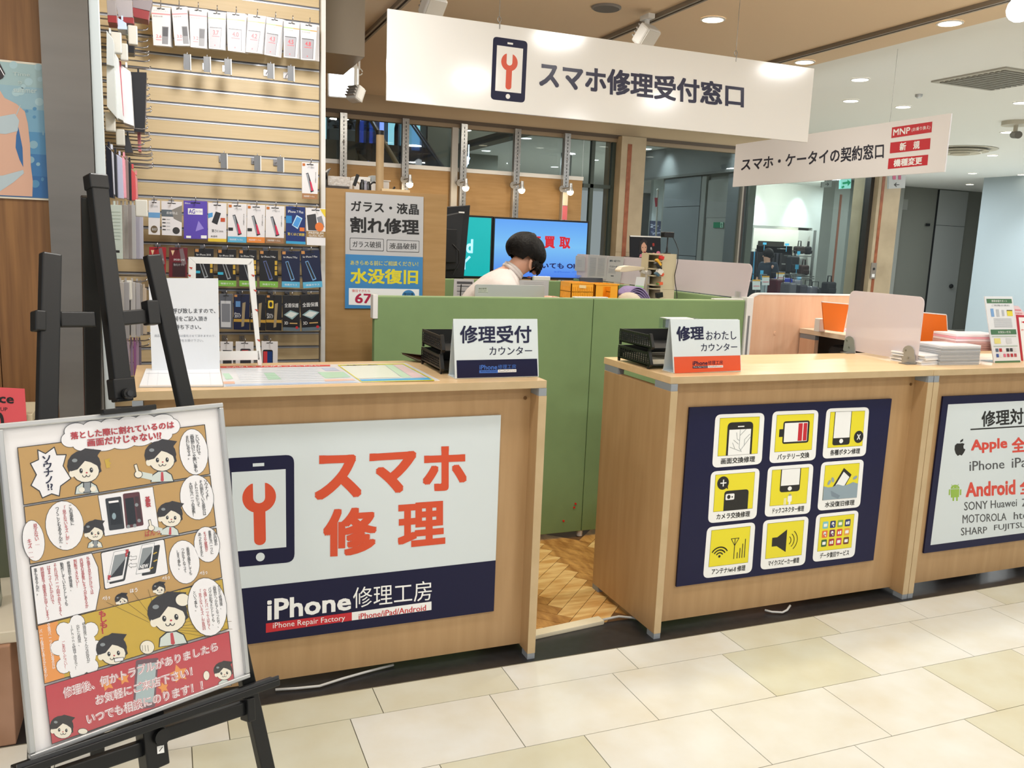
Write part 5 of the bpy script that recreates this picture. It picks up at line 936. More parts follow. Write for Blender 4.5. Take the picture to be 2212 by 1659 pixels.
# inner counter running back (opening towards the left)
t = thing('inner_counter', 'pale wood inner counter with dark open side, behind the acrylic divider', 'counter', (3.4, 3.4, 0))
xi, yb_ = 3.19, 3.695
bx('countertop', mat('E9D6BC', .4, name='pale_top'), t, xi, 4.15, 3.11, yb_, 1.024, 1.05, bevel=.001)
bx('side_panel', PINKW, t, xi+.004, xi+.03, yb_-.12, yb_-.002, .0, .998); bx('spacer', GRY, t, xi+.004, xi+.03, yb_-.12, yb_-.002, .998, 1.024); bx('back_panel', mat('5A3F28', .6), t, xi+.031, xi+.9, yb_-.02, yb_-.004, 0, 1.024); bx('base_panel', PINKW, t, xi+.5, xi+.9, 3.11, 3.13, 0, 1.024)
bx('dark_bag', mat('2A2A2C', .7), None, xi+.06, xi+.45, 3.35, yb_-.15, .5495, .98, bevel=.03).__setitem__('label', 'dark bag inside the open pale inner counter'); bpy.data.objects['dark_bag']['category'] = 'bag'
bx('shelf', OAK, t, xi+.031, xi+.499, 3.131, yb_-.021, .53, .548)
def orange(q, y, label):
    pl = planey(y); t = thing('orange_board', label, 'board', (pl.w(*pl.pix(*q[3]))), 'orange boards on the counters'); slab(pl, q, .006, 'panel', mat('E8741E', .35, name='orange_acrylic'), t)
    a = pl.w(*pl.pix(*q[0]), 0); b_ = pl.w(*pl.pix(*q[1]), 0); c_2 = pl.w(*pl.pix(*q[2]), 0); MB().obox((a+b_)/2+V((0, .003, .0025)), (b_-a)/2, V((0, .004, 0)), V((0, 0, .0025))).build('white_top_edge', WPL, t); MB().obox((c_2+b_)/2+V((.002, .003, 0)), (b_-c_2)/2, V((0, .004, 0)), V((.002, 0, 0))).build('white_side_edge', WPL, t); return t
yo = 3.42; orange([(1776, 653), (1834, 658), (1822, 718), (1781, 712)], yo, 'orange board with white edge standing on the inner counter left of the acrylic divider')
yo2 = 3.0; orange([(1990, 676), (2044, 681), (2048, 750), (1988, 750)], 3.0, 'orange board with white edge standing right of the acrylic divider')
a = P(1718, 703, z=1.05); a.x -= .02; t = thing('pink_leaflets', 'white and pink leaflets lying on the inner counter at the booth', 'paper', (a.x+.1, 3.5, 1.0))
bx('sheet', mat('F4F0F0', .5), t, a.x+.02, a.x+.17, 3.50, 3.63, 1.0505, 1.0535); MB().prism([(a.x+.02, 3.54, 1.054), (a.x+.13, 3.48, 1.054), (a.x+.18, 3.58, 1.054), (a.x+.06, 3.64, 1.054)], (0, 0, 1), .006).build('sheet', mat('F0C0DC', .5), t)
p = P(1775, 696, y=3.5); tag(MB().box(p.x-.012, p.x+.03, 3.5, 3.54, 1.0505, p.z+.018).build('card_box', WPL, bevel=.003), 'small white card box left of the left orange board', 'box')
# ================================================================ acrylic divider
XD = 2.975; t = thing('acrylic_divider', 'frosted acrylic divider with rounded corners on two metal feet', 'divider', (XD, 2.93, 1.0))
a, b_ = P(1835, 640, x=XD), P(1990, 700, x=XD); ztp = P(1900, 633, x=XD).z
pts = []; y0, y1, r = b_.y, a.y, .03
for cy, cz, a0, rr_ in ((y1-.002, 1.014, -90, .002), (y1-r, ztp-r, 0, r), (y0+r, ztp-r, 90, r), (y0+.002, 1.014, 180, .002)):
    for k_ in range(6):
        an = math.radians(a0+k_*18); pts.append((XD, cy+rr_*math.cos(an), cz+rr_*math.sin(an)))
MB().prism(pts, (1, 0, 0), .006).build('pane', FROST, t)
for yc in (y0+.05, y1-.03):
    b = MB(); q = [(XD-.003, yc-.05, 1.003), (XD-.003, yc+.025, 1.003), (XD-.003, yc+.03, 1.01)]+[(XD-.003, yc-.005+.032*math.cos(an), 1.05+.028*math.sin(an)) for an in [j*.45 for j in range(8)]]
    b.prism(q, (-1, 0, 0), .003).build('bracket_plate', mat('A9A9A8', .4, .5, name='brushed_bracket'), t, bevel=.0005)
    MB().box(XD-.05, XD-.003, yc-.045, yc+.0, 1.0003, 1.003).build('bracket_foot', mat('8F8F90', .35, .8, name='brushed_bracket'), t)
    for dy, dz in ((.0, 1.025), (.018, 1.055)): MB().cyl((XD-.006, yc+dy-.008, dz), .004, .002, (-1, 0, 0), n=12).build('bolt', STEEL, t)
# ================================================================ counter-top things
def tent(q, label, top, mid, low_m, logo_m, k_):
    pl = planey(2.64); t = thing('table_sign', label, 'sign', pl.w(*pl.pix(*q[3])))
    a, b_, c, d = [pl.w(*pl.pix(*p)) for p in q]; zb_ = 1.0012; d.z = zb_; c.z = zb_
    MB().prism([a, b_, c, d], (0, 1, 0), .003).build('panel', SGN, t, bevel=.001); MB().box(d.x, c.x, 2.643, 2.72, 1.0002, 1.0032).build('foot_plate', SGN, t)
    MB().prism([(d.x+.002, 2.715, 1.0035), (c.x-.002, 2.715, 1.0035), (b_.x-.002, 2.646, a.z-.002), (a.x+.002, 2.646, a.z-.002)], (0, 1, .3), .002).build('back_leaf', SGN, t)
    return t, pl
ZJ = zoom(860, 680, 6.506); t, pl = tent([(979, 689), (1161, 689), (1164, 816), (983, 823)], 'white desk sign with navy foot on the left counter', 0, 0, 0, 0, 0)
pr = Print(pl, ZJ); pr.poly([(820, 640), (1952, 617), (1962, 860), (828, 890)], NAVY, 0); pr.text('修理受付', [(868, 150), (1872, 150), (1872, 395), (868, 402)], mat('16183C', .35), 1, .02); pr.text('カウンター', [(1282, 445), (1882, 445), (1882, 562), (1282, 568)], mat('16183C', .35), 1, .01)
LB = mat('3A6AC0', .4); pr.text('iPhone', [(1142, 705), (1392, 700), (1392, 768), (1142, 770)], LB, 2, .02); pr.text('修理工房', [(1402, 700), (1655, 695), (1655, 756), (1402, 762)], LB, 2); pr.poly([(1140, 780), (1402, 776), (1402, 816), (1140, 820)], LB, 1); pr.poly([(1402, 770), (1660, 765), (1660, 804), (1402, 810)], WHT, 1)
pr.text('iPhone Repair Factory', [(1160, 788), (1382, 784), (1382, 806), (1160, 810)], NAVY, 3); pr.text('iPhone/iPad/iPod touch', [(1412, 780), (1650, 775), (1650, 794), (1412, 800)], NAVY, 3); pr.build(t)
t, pl = tent([(1448, 689), (1598, 691), (1601, 806), (1455, 810)], 'white desk sign with orange foot on the middle counter', 0, 0, 0, 0, 1)
pr = Print(pl, ZI); pr.poly([(1285, 1362), (2005, 1345), (2010, 1510), (1293, 1540)], mat('D9552F', .4), 0); pr.text('修理', [(1305, 1030), (1610, 1025), (1610, 1175), (1320, 1192)], mat('16183C', .35), 1, .03); pr.text('おわたし', [(1632, 1080), (1962, 1080), (1965, 1172), (1635, 1182)], mat('16183C', .35), 1, .01); pr.text('カウンター', [(1578, 1215), (1972, 1212), (1972, 1292), (1580, 1302)], mat('16183C', .35), 1, .01)
pr.text('iPhone', [(1488, 1408), (1650, 1406), (1650, 1448), (1488, 1455)], NAVY, 2, .02); pr.text('修理工房', [(1655, 1404), (1815, 1400), (1815, 1442), (1655, 1448)], NAVY, 2); pr.poly([(1488, 1462), (1652, 1458), (1652, 1482), (1488, 1486)], NAVY, 1); pr.poly([(1652, 1457), (1818, 1453), (1818, 1476), (1652, 1480)], WHT, 1)
pr.text('iPhone Repair Factory', [(1496, 1466), (1645, 1463), (1645, 1477), (1496, 1481)], WHT, 3); pr.text('iPhone/iPad/iPod touch', [(1658, 1461), (1812, 1457), (1812, 1470), (1658, 1474)], NAVY, 3); pr.build(t)
# letter trays
def tray(x, y, z, label, grp, mesh=True, w=.24, d=.24, h=.062):
    t = thing('letter_tray', label, 'tray', (x+w/2, y+d/2, z), grp); m = PLB
    bx('floor_plate', m, t, x, x+w, y, y+d, z+.012, z+.015)
    for sx in (x, x+w-.006):
        for yy in (y, y+d-.012): bx('foot', m, t, sx, sx+.006, yy, yy+.012, z, z+.012)
        for zz in (z+.012, z+h-.008): bx('side_rail', m, t, sx, sx+.005, y, y+d, zz, zz+.009)
        n = 14
        b = MB()
        for i in range(n+1): b.box(sx, sx+.003, y+d*i/n-.0015*(i > 0)-.001, y+d*i/n+.0015, z+.02, z+h-.008)
        for j in range(1, 4): b.box(sx, sx+.003, y, y+d, z+.02+(h-.03)*j/4-.001, z+.02+(h-.03)*j/4+.001)
        b.build('side_lattice', m, t, kind='stuff')
    bx('back_wall', m, t, x+.005, x+w-.005, y+d-.004, y+d, z+.015, z+h)
    MB().prism([(x-.004, y-.01, z+.01), (x-.004, y+.012, z+h+.006), (x-.004, y+.002, z+h+.006), (x-.004, y-.02, z+.02)], (1, 0, 0), .012).build('front_lip', m, t)
    return t
p1 = P(925, 800, z=1.0); 
for k_, (xx, side) in enumerate(((.857, 'left'), (1.675, 'middle'))):
    for j, (zz, nm) in enumerate(((1.0005, 'lower'), (1.066, 'upper'))): tray(xx+.002*j, 2.745, zz, '%s black lattice letter tray on the %s counter' % (nm, side), 'letter trays on the %s counter' % side)
bx('paper_stack', mat('D6CDB8', .6), None, 1.69, 1.90, 2.76, 2.97, 1.017, 1.034); tag(bpy.data.objects['paper_stack'], 'cream papers in the lower tray of the middle counter', 'paper')
t = thing('clear_card_holder', 'clear box holder with cards behind the orange footed sign', 'holder', (1.74, 3.0, 1.13)); a = P(1430, 686, y=3.0); b_ = P(1440, 725, y=3.0); xh = a.x
bx('body', CLEAR, t, xh, xh+.17, 2.97, 3.02, 1.127, a.z-.002); bx('cards', mat('6E7A70', .5), t, xh+.006, xh+.16, 2.985, 3.0, 1.13, a.z-.008); bx('lid_paper', WPL, t, xh+.004, xh+.13, 2.965, 3.02, a.z-.002, a.z)
# clipboard, notice, frame, laminated sheets
def zf(px, py, z=1.0): p = P(px, py, z=z); return (p.x, p.y)
def flat(pts, z, th): return MB().prism([(x, y, z) for x, y in pts], (0, 0, 1), th)
ZK = zoom(280, 740, 3.0722)
c = thing('clipboard', 'clipboard with white forms at the left end of the left counter', 'clipboard', (*zf(390, 815), 1.0)); cb = [zf(*ZK(*p)) for p in ((105, 188), (600, 188), (622, 296), (62, 300))]
flat(cb, 1.0005, .003).build('board', mat('B9BEC4', .3), c); flat([(x*.985+.001, y) for x, y in cb], 1.0036, .004).build('forms', mat('EDEFF2', .5), c, label='stack of white forms')
a, b_ = zf(*ZK(215, 186)), zf(*ZK(478, 182)); MB().box(a[0], b_[0], a[1]-.012, a[1]+.004, 1.0077, 1.016).build('clip', mat('2A2C30', .3, .5), c, bevel=.003); MB().tube([(a[0]+.03, a[1]-.004, 1.018), (b_[0]-.03, a[1]-.004, 1.018)], .003, 8).build('clip_bar', CHR, c)
pr = Print(Pl((0, 0, 1.0076), (1, 0, 0), (0, 1, 0)), ZK, h=.0003); LT = mat('B9BCC4', .5)
for x0, y0, x1, y1 in ((130, 192, 118, 285), (190, 192, 182, 285), (530, 190, 540, 285), (110, 205, 600, 203)): pr.line([(x0, y0), (x1, y1)], 1.2, LT, 0)
pr.build(c)
NP = planey(2.905); nt_ = thing('notice_stand', 'white paper notice standing behind the clipboard', 'notice', NP.w(*NP.pix(*ZB(1010, 1228)))); 
slab(NP, [(985, 616), (1448, 619), (1460, 1222), (1008, 1228)], .002, 'sheet', mat('DDE1E6', .45, name='notice_paper'), nt_, conv=ZB)
a = NP.w(*NP.pix(*ZB(1010, 1222))); MB().box(a.x, a.x+.145, 2.902, 2.97, 1.0003, 1.004).build('stand_foot', CLEAR, nt_)
pr = Print(NP, ZB); N2 = mat('3C4048', .5); pr.text('順にお呼び致しますので、', [(1040, 815), (1430, 818), (1430, 850), (1040, 852)], N2, 1, .015); pr.text('お名前をご記入頂き', [(1090, 868), (1375, 870), (1375, 902), (1090, 904)], N2, 1, .015); pr.text('お待ち下さい。', [(1130, 924), (1335, 926), (1335, 956), (1130, 958)], N2, 1, .015)
N3 = mat('9AA0A8', .5); pr.text('商品ご購入のお客様は優先させて頂きますので、', [(1025, 990), (1430, 992), (1430, 1008), (1025, 1008)], N3, 1); pr.text('レジにて声をお掛け下さい。', [(1110, 1020), (1350, 1022), (1350, 1040), (1110, 1040)], N3, 1); pr.build(nt_)
FPl = Pl(P(*ZB(1500, 1180), y=2.98), (1, .0, 0), (0, .02, 1)); fs_ = thing('stand_frame', 'empty white stand frame on the left counter in front of the packs', 'frame', FPl.o)
def q_(name, pts, th=.012): return slab(FPl, pts, th, name, mat('E2E2DF', .35, name='white_frame'), fs_, conv=ZB, bevel=.0015)
q_('frame_bar', [(1250, 475), (1682, 487), (1665, 528), (1300, 520)]); q_('frame_bar', [(1682, 487), (1738, 1195), (1712, 1195), (1640, 525)]); q_('frame_bar', [(1250, 475), (1300, 520), (1298, 1195), (1250, 1195)]); q_('cross_panel', [(1300, 1105), (1722, 1100), (1728, 1160), (1300, 1165)], .008)
pr = Print(FPl, ZB, h=.001)
for x, y in ((1268, 550), (1258, 600), (1680, 600), (1695, 700), (1704, 830), (1718, 1030)): pr.poly([(x-14, y-8), (x+10, y-4), (x+4, y+10), (x-6, y+2)], mat('B5483A', .5), 1)
pr.build(fs_, 'tape_residue')
lm = thing('laminated_guide', 'laminated price guide sheets with red title on the left counter top', 'sheet', (*zf(700, 810), 1.0))
HP = Pl((0, 0, 1.0012), (1, 0, 0), (0, 1, 0)); flat([zf(*ZK(*p)) for p in ((600, 160), (1835, 138), (2058, 252), (625, 296))], 1.0002, .001).build('sheet', mat('EAECF0', .2, name='laminate'), lm)
pr = Print(HP, ZK, h=.0003); pr.poly([(600, 158), (1330, 148), (1332, 158), (604, 170)], RT, 1); pr.text('こんなトラブルがあったら下さい', [(640, 158), (1260, 150), (1265, 158), (645, 168)], WHT, 3, .01)
for qi, (q, h_) in enumerate((([(615, 205), (660, 204), (688, 240), (640, 246)], 'BFE6CC'), ([(890, 202), (960, 200), (1010, 245), (920, 248)], 'BFE6CC'), ([(1245, 196), (1420, 195), (1470, 230), (1300, 238)], 'BFE6CC'), ([(620, 260), (695, 258), (700, 274), (625, 276)], 'F2C0A8'), ([(1290, 246), (1480, 240), (1500, 252), (1300, 258)], 'F4D0C0'), ([(630, 278), (1480, 256), (1520, 266), (640, 290)], 'C8D8F0'), ([(1270, 168), (1360, 166), (1395, 186), (1300, 188)], 'C5D2EC'), ([(1745, 146), (1800, 145), (1960, 232), (1880, 234)], 'F2D4D8'), ([(1690, 147), (1740, 146), (1870, 232), (1810, 233)], 'CFEBCF'), ([(1395, 160), (1690, 150), (1800, 232), (1500, 240)], 'EEF3E4'), ([(700, 176), (1230, 168), (1290, 250), (740, 262)], 'E3E8EE'))): pr.poly(q, mat(h_, .25), (0 if h_ == 'E3E8EE' else .4+.12*qi))
yl = mat('EDE03A', .25); pr.line([(1385, 152), (1815, 143), (2020, 252), (1540, 262)], 5, yl, 3, close=True); pr.poly([(1525, 246), (1990, 234), (2018, 250), (1545, 262)], mat('5AB4E6', .25), 2)
for i in range(7): pr.line([(700+i*4, 180+i*11), (1240+i*8, 172+i*11)], .8, mat('C3CAD2', .3), 2.2)
pr.text('料金のご案内', [(1440, 150), (1640, 146), (1645, 152), (1445, 156)], IB, 4); pr.build(lm)
p = P(895, 772, z=1.0); dt = thing('snack_dish', 'brown leaf shaped dish with a green tape roll at the back of the left counter', 'dish', (p.x+.02, 3.0, 1.0))
cx, cy = .915, 3.04
MB().prism([(cx-.11, cy+.02, 1.03), (cx-.06, cy-.03, 1.008), (cx+.05, cy-.05, 1.004), (cx+.09, cy, 1.004), (cx+.03, cy+.05, 1.006), (cx-.06, cy+.05, 1.012)], (0, 0, -1), .004).build('dish', mat('3C2418', .3), dt, smooth=0)
MB().prism([(cx-.115, cy+.02, 1.032), (cx-.06, cy-.032, 1.012), (cx+.05, cy-.055, 1.01), (cx+.045, cy-.055, 1.024), (cx-.06, cy-.034, 1.03)], (0, 1, 0), .003).build('rim', mat('3C2418', .3), dt)
b = MB(); [b.tube([(cx+.0+.028*math.cos(a)*1.3, cy-.01, 1.034+.014*math.sin(a)) for a in [i*.5 for i in range(14)]], .005, 8)]; b.build('tape_roll', mat('9ACB3C', .35), dt, smooth=True); MB().ball((cx+.02, cy+.0, 1.02), .02, .016, .012).build('tape_core', mat('D9CFA8', .4), dt, smooth=True)
# stacks of leaflets right of divider
ZL = zoom(1850, 560, 6.1); random.seed(3)
pa = P(1978, 785, z=1.0)
n_ = 0
for k_ in range(8):
    x, y = P(*ZL(1090, 1400), z=1.0).x+random.uniform(-.006, .006), P(*ZL(1090, 1400), z=1.0).y+random.uniform(-.004, .004); a = .12+random.uniform(-.1, .1)
    ux, uy = V((math.cos(a), math.sin(a), 0)), V((-math.sin(a), math.cos(a), 0))
    tag(MB().obox(V((x-.01, y+.095, 1.003+.0055*k_)), ux*.085, uy*.08, V((0, 0, .0026))).build('leaflet', mat(('E6E8EC', 'D2D4D8', 'F0F1F3', 'C9CCD2', 'F2F3F5', 'DDE0E4', 'C9CCD2', 'F2F3F5')[k_], .5)), 'white folded leaflet, %s of the loose pile right of the acrylic divider' % ('lowest', 'second from below', 'third from below', 'fourth from below', 'fourth from the top', 'third from the top', 'second from the top', 'topmost')[k_], 'leaflet', 'loose leaflets beside the divider')
p = P(*ZL(1520, 1390), z=1.0)
for k_ in range(12):
    a = -.06+random.uniform(-.015, .015); ux, uy = V((math.cos(a), math.sin(a), 0)), V((-math.sin(a), math.cos(a), 0))
    tag(MB().obox(V((p.x-.07, p.y+.075, 1.0032+.0072*k_)), ux*.11, uy*.075, V((0, 0, .0034))).build('catalogue', mat(('A9ACB0', 'B4B7BB', '9DA1A4', 'AEB2B6', 'A4A8AC', 'B0B3B7', '9EA2A6', 'A9ACB0', 'B4B7BB', '9DA1A4', 'C9CBCE', 'E9EAEC')[k_], .45), bevel=.001), 'grey edged catalogue, '+('lowest', 'second from below', 'third from below', 'fourth from below', 'fifth from below', 'sixth from below', 'sixth from the top', 'fifth from the top', 'fourth from the top', 'third from the top', 'second from the top')[k_]+' in the neat stack' if k_ < 11 else 'white topped catalogue crowning the neat stack beside the loose leaflets', 'catalogue', 'stacked catalogues right of the divider')
for k_ in range(7):
    a = -.12+random.uniform(-.02, .02); ux, uy = V((math.cos(a), math.sin(a), 0)), V((-math.sin(a), math.cos(a), 0)); c3 = P(*ZL(1500, 1190), z=1.05)
    tag(MB().obox(V((c3.x+.0, c3.y+.02, 1.0558+.0105*k_)), ux*.13, uy*.07, V((0, 0, .005))).build('brochure', mat(('B98A80', 'C09088', 'C79A92', 'D8A8A4', 'F0D8DA', 'F0A8B4', 'F6E6E8')[k_], .5), bevel=.001), (('lowest', 'second', 'third', 'fourth', 'fifth')[min(k_, 4)]+' rosy brown brochure from below in the stack behind the catalogues', 'pink brochure near the top of the rosy stack', 'pale brochure on top of the rosy stack')[0 if k_ < 5 else k_-4], 'brochure', 'rosy brochures stacked behind the catalogues')
KP = planey(2.70); bs_ = thing('leaflet_stand', 'acrylic leaflet stand with green banded guide on the right counter', 'stand', KP.w(*KP.pix(*ZL(1810, 1385)))); q = [(1688, 490), (2055, 492), (2175, 1372), (1815, 1382)]
slab(KP, q, .004, 'pane', mat('E3E6EA', .2, name='guide_sheet'), bs_, conv=ZL); a = KP.w(*KP.pix(*ZL(1815, 1382))); MB().box(a.x-.0, a.x+.17, 2.70, 2.77, 1.0003, 1.004).build('foot', CLEAR, bs_)
pr = Print(KP, ZL); s_ = sub(tuple(q)); pr.c = lambda a, b_: ZL(*s_(a, b_)); GB = mat('4F7A58', .35)
def R2(x0, y0, x1, y1, m, L=1): pr.poly([(x0, y0), (x1, y0), (x1, y1), (x0, y1)], m, L)
R2(.05, .035, .95, .1, GB); R2(.04, .49, .96, .565, GB); R2(.04, .955, .96, .99, GB); pr.text('携帯修理サポート', [(.22, .05), (.78, .05), (.78, .085), (.22, .085)], WHT, 3); pr.text('お支払い方法', [(.3, .51), (.75, .51), (.75, .545), (.3, .545)], WHT, 3)
R2(.14, .18, .25, .3, mat('7FA8D8', .4)); R2(.34, .19, .44, .3, mat('B9BEC4', .4)); R2(.54, .2, .62, .29, mat('B9BEC4', .4)); R2(.72, .21, .92, .29, mat('E5D84A', .4)); R2(.72, .2, .92, .215, mat('6A6230', .4), 2); R2(.12, .62, .35, .7, mat('E5DC8A', .4)); R2(.55, .62, .75, .7, mat('CFD3D6', .4)); R2(.06, .585, .94, .6, mat('B4C4B8', .4)); R2(.06, .73, .94, .745, mat('B4C4B8', .4))
for i in range(6): R2(.12+i*.13, .77, .22+i*.13, .82, mat(('5A6A80', 'B5303A', 'E8E8EA', '2A2A30', '3A3A40', 'D8DADC')[i], .4), 2); R2(.12+i*.13, .85, .21+i*.13, .9, mat(('3A5AA0', 'E0E2E4', 'D8708A', 'B54A5A', 'B5303A', 'B5505A')[i], .4), 2)
for i in range(8): pr.line([(.2, .33+i*.018), (.85, .33+i*.018)], .004, mat('8A9098', .4), 2)
pr.text('ご利用の流れ', [(.2, .12), (.85, .12), (.85, .145), (.2, .145)], mat('5A6068', .4), 3); pr.build(bs_)
KP2 = planey(2.74); b3 = thing('leaflet_stand', 'red and white points leaflet cut by the right edge of the photo', 'stand', KP2.w(*KP2.pix(2200, 790))); slab(KP2, [(2196, 680), (2260, 684), (2280, 785), (2208, 785)], .004, 'pane', mat('C03040', .3), b3)
pr = Print(KP2, ZL); pr.poly([(2135, 765), (2400, 770), (2440, 1360), (2200, 1350)], WHT, 1); pr.text('POINT', [(2172, 920), (2330, 925), (2335, 950), (2176, 945)], RT, 3, .01); pr.rr((2170, 815), (2300, 820), (2302, 845), (2172, 840), .3, RED, 2); pr.build(b3)
KP3 = planey(2.9); b4 = thing('pink_leaflet', 'white pink leaflet with rounded top behind the green banded stand', 'leaflet', KP3.w(*KP3.pix(2195, 740))); slab(KP3, [(2188, 660), (2200, 661), (2212, 675), (2225, 760), (2196, 760)], .003, 'card', mat('F0DDE2', .4), b4); pr = Print(KP3, ZL); pr.text('TOKYO', [(2090, 700), (2180, 704), (2182, 725), (2094, 722)], RT, 2); pr.poly([(2085, 660), (2165, 664), (2168, 680), (2088, 676)], mat('E8909A', .4), 1); pr.build(b4)
# ================================================================ things behind the green partition
sh = thing('desk', 'white work desk hidden behind the long green partition', 'desk', (1.8, 4.0, 0)); bx('desktop', WPL, sh, 1.28, 2.77, 3.73, 4.22, 1.085, 1.11)
for x in (1.3, 2.70): bx('leg_panel', WPL, sh, x, x+.03, 3.75, 4.2, 0, 1.085)
DZ = 1.11; ZN = zoom(940, 480, 6.1444); LY = 3.98; LPn = planey(LY)
lt = thing('laptop', 'silver laptop lid in front of the bent person in the white shirt', 'laptop', (1.59, LY, DZ))
q = [(530, 822), (1455, 842), (1455, 1180), (520, 1180)]
pts = [LPn.pix(*ZN(*p)) for p in q]; x0, x1 = pts[0][0], pts[1][0]; zt_ = (pts[0][1]+pts[1][1])/2
b = MB(); r = .012; out = [(x0, LY, DZ+.012), (x1, LY, DZ+.012)]+[(x1-r+r*math.cos(a), LY, zt_-r+r*math.sin(a)) for a in [j*math.pi/8 for j in range(5)]]+[(x0+r-r*math.sin(a), LY, zt_-r+r*math.cos(a)) for a in [j*math.pi/8 for j in range(5)]]
b.prism(out, (0, 1, 0), .006).build('lid', mat('C3C8C6', .35, .5, name='silver_lid'), lt, bevel=.001); bx('keyboard_base', mat('C3C8C6', .35, .5, name='silver_lid'), lt, x0, x1, LY+.005, LY+.2, DZ+.0005, DZ+.014)
pr = Print(LPn, ZN); pr.poly([(572, 868), (690, 868), (705, 940), (570, 935)], mat('B9C2B4', .5), 0); pr.text('備品管理', [(578, 872), (680, 870), (680, 892), (578, 894)], IB, 1); pr.text('1234-567', [(578, 904), (680, 904), (680, 918), (578, 918)], IB, 1)
for k_ in (0,): pr.line([(572, 930), (700, 934)], 3, IB, 1)
pr.build(lt)
OR = mat('FFB02A', .4, name='crate_orange'); 
def crate(x0, x1, y0, y1, z0, z1, label, handle):
    t = thing('plastic_crate', label, 'crate', ((x0+x1)/2, (y0+y1)/2, z0), 'orange folding crates'); bx('floor', OR, t, x0, x1, y0, y1, z0, z0+.004)
    for (a, b_, c, d) in ((x0, x1, y0, y0+.004), (x0, x1, y1-.004, y1), (x0, x0+.004, y0, y1), (x1-.004, x1, y0, y1)):
        horiz = (b_-a) > (d-c); n = 13; f = MB(); f.box(a, b_, c, d, z1-.022, z1).box(a, b_, c, d, z0, z0+.012)
        for i in range(n+1):
            s_ = i/n
            if horiz: cx = a+(b_-a)*s_; f.box(max(a, cx-.0035), min(b_, cx+.0035), c, d, z0+.012, z1-.022)
            else: cy = c+(d-c)*s_; f.box(a, b_, max(c, cy-.0035), min(d, cy+.0035), z0+.012, z1-.022)
        if not handle or not horiz:
            for j in range(1, 4): zz = z0+(z1-z0)*j/4.3; f.box(a, b_, c, d, zz-.002, zz+.002)
        else: w = (b_-a); f = MB(); f.box(a, a+w*.34, c, d, z0, z1).box(b_-w*.34, b_, c, d, z0, z1).box(a+w*.34, b_-w*.34, c, d, z0, z0+(z1-z0)*.55).box(a+w*.34, b_-w*.34, c, d, z1-.014, z1)
        f.build('lattice_side', OR, t, kind='stuff')
    bx('rim', OR, t, x0-.003, x1+.003, y0-.004, y0, z1-.006, z1)
    return t
a, m_, e = P(1233, 640, y=3.84).x, P(1284, 640, y=3.84).x, P(1335, 640, y=3.84).x; z1 = P(1233, 610, y=3.84).z
c = crate(a, m_-.004, 3.84, 3.97, DZ+.001, z1, 'left orange folding crate with lattice side and label', False); pr = Print(planey(3.84), ZI, h=.005); pr.rr((252, 580), (328, 585), (328, 618), (250, 612), .1, mat('F4D8A0', .4), 0); pr.build(c)
crate(m_+.002, e, 3.84, 3.97, DZ+.001, z1-.004, 'right orange folding crate with a handle opening', True)
a, b_ = P(*ZI(295, 500), y=4.12), P(*ZI(545, 560), y=4.12); tag(MB().obox(((a.x+b_.x)/2, 4.14, (DZ+a.z)/2), ((b_.x-a.x)/2, 0, 0), (0, .004, 0), (0, .02, (a.z-DZ)/2-.002)).build('tablet', mat('1E2430', .3), bevel=.002), 'dark tablet leaning behind the orange crates', 'tablet')
LV = mat('A08FC0', .8, name='lavender_cloth', bump=.4, scale=90); CU = mat('D8CDB8', .8, name='cream_cushion', bump=.3, scale=30)
a, b_ = P(*ZI(680, 720), y=3.84), P(*ZI(925, 665), y=3.84); tag(MB().ball(((a.x+b_.x)/2, 3.84, DZ+(b_.z-DZ)/2+.002), (b_.x-a.x)/2, .07, (b_.z-DZ)/2, 16, 10).build('cushion', CU, smooth=True), 'cream cushion lying beside the lavender cloth', 'cushion')
a, b_ = P(*ZI(765, 700), y=3.93), P(*ZI(1090, 615), y=3.9); b = MB(); W_ = b_.x-a.x
for k_ in range(5):
    zz = DZ+.004+k_*.0; pts = []
for k_ in range(4):
    n = 14; prof = [(a.x+W_*(.0+.03*k_)+(W_*(1-.05*k_))*i/n, (b_.z-DZ-.012*k_)*(math.sin(math.pi*min(1, .18+.82*i/n))**.55 if i < n else .05)) for i in range(n+1)]
    top = [(x, DZ+.004+max(.004, h)) for x, h in prof]; bot = [(x, z-.006) for x, z in top]; b.prism([(x, 3.915+.01*k_, z) for x, z in top+bot[::-1]], (0, 1, 0), .12-.02*k_)
tag(b.build('folded_cloth', LV), 'lavender folded blanket draped over the cream cushion', 'cloth')
ZT = 4.05; lp = thing('desk_lamp', 'cream folding desk lamp reaching left over the lavender cloth', 'lamp', (P(*ZI(1000, 640), y=ZT).x, ZT, DZ)); CRM = mat('E4D8BC', .4, name='cream_plastic'); GW = mat('D2D0C8', .4)
a, b_ = P(*ZI(1003, 445), y=ZT), P(*ZI(1000, 700), y=ZT); MB().bar((a.x, ZT, DZ+.012), a, .022, .018).build('arm', GW, lp, bevel=.004); MB().cyl((a.x, ZT, DZ), .024, .012, n=24).build('base', GW, lp, bevel=.003)
MB().cyl((a.x, ZT-.015, a.z), .014, .03, (0, 1, 0), n=16).build('hinge', GW, lp); c_1, c_3 = P(*ZI(700, 420), y=ZT), P(*ZI(968, 388), y=ZT); b = MB()
b.prism([c_1, P(*ZI(730, 385), y=ZT), P(*ZI(800, 372), y=ZT), c_3, P(*ZI(970, 415), y=ZT), P(*ZI(760, 440), y=ZT), P(*ZI(700, 438), y=ZT)], (0, 1, 0), .06).build('lamp_head', CRM, lp, bevel=.004); MB().bar(P(*ZI(925, 425), y=ZT+.02), P(*ZI(985, 455), y=ZT+.02), .02, .016).build('joint', GW, lp)
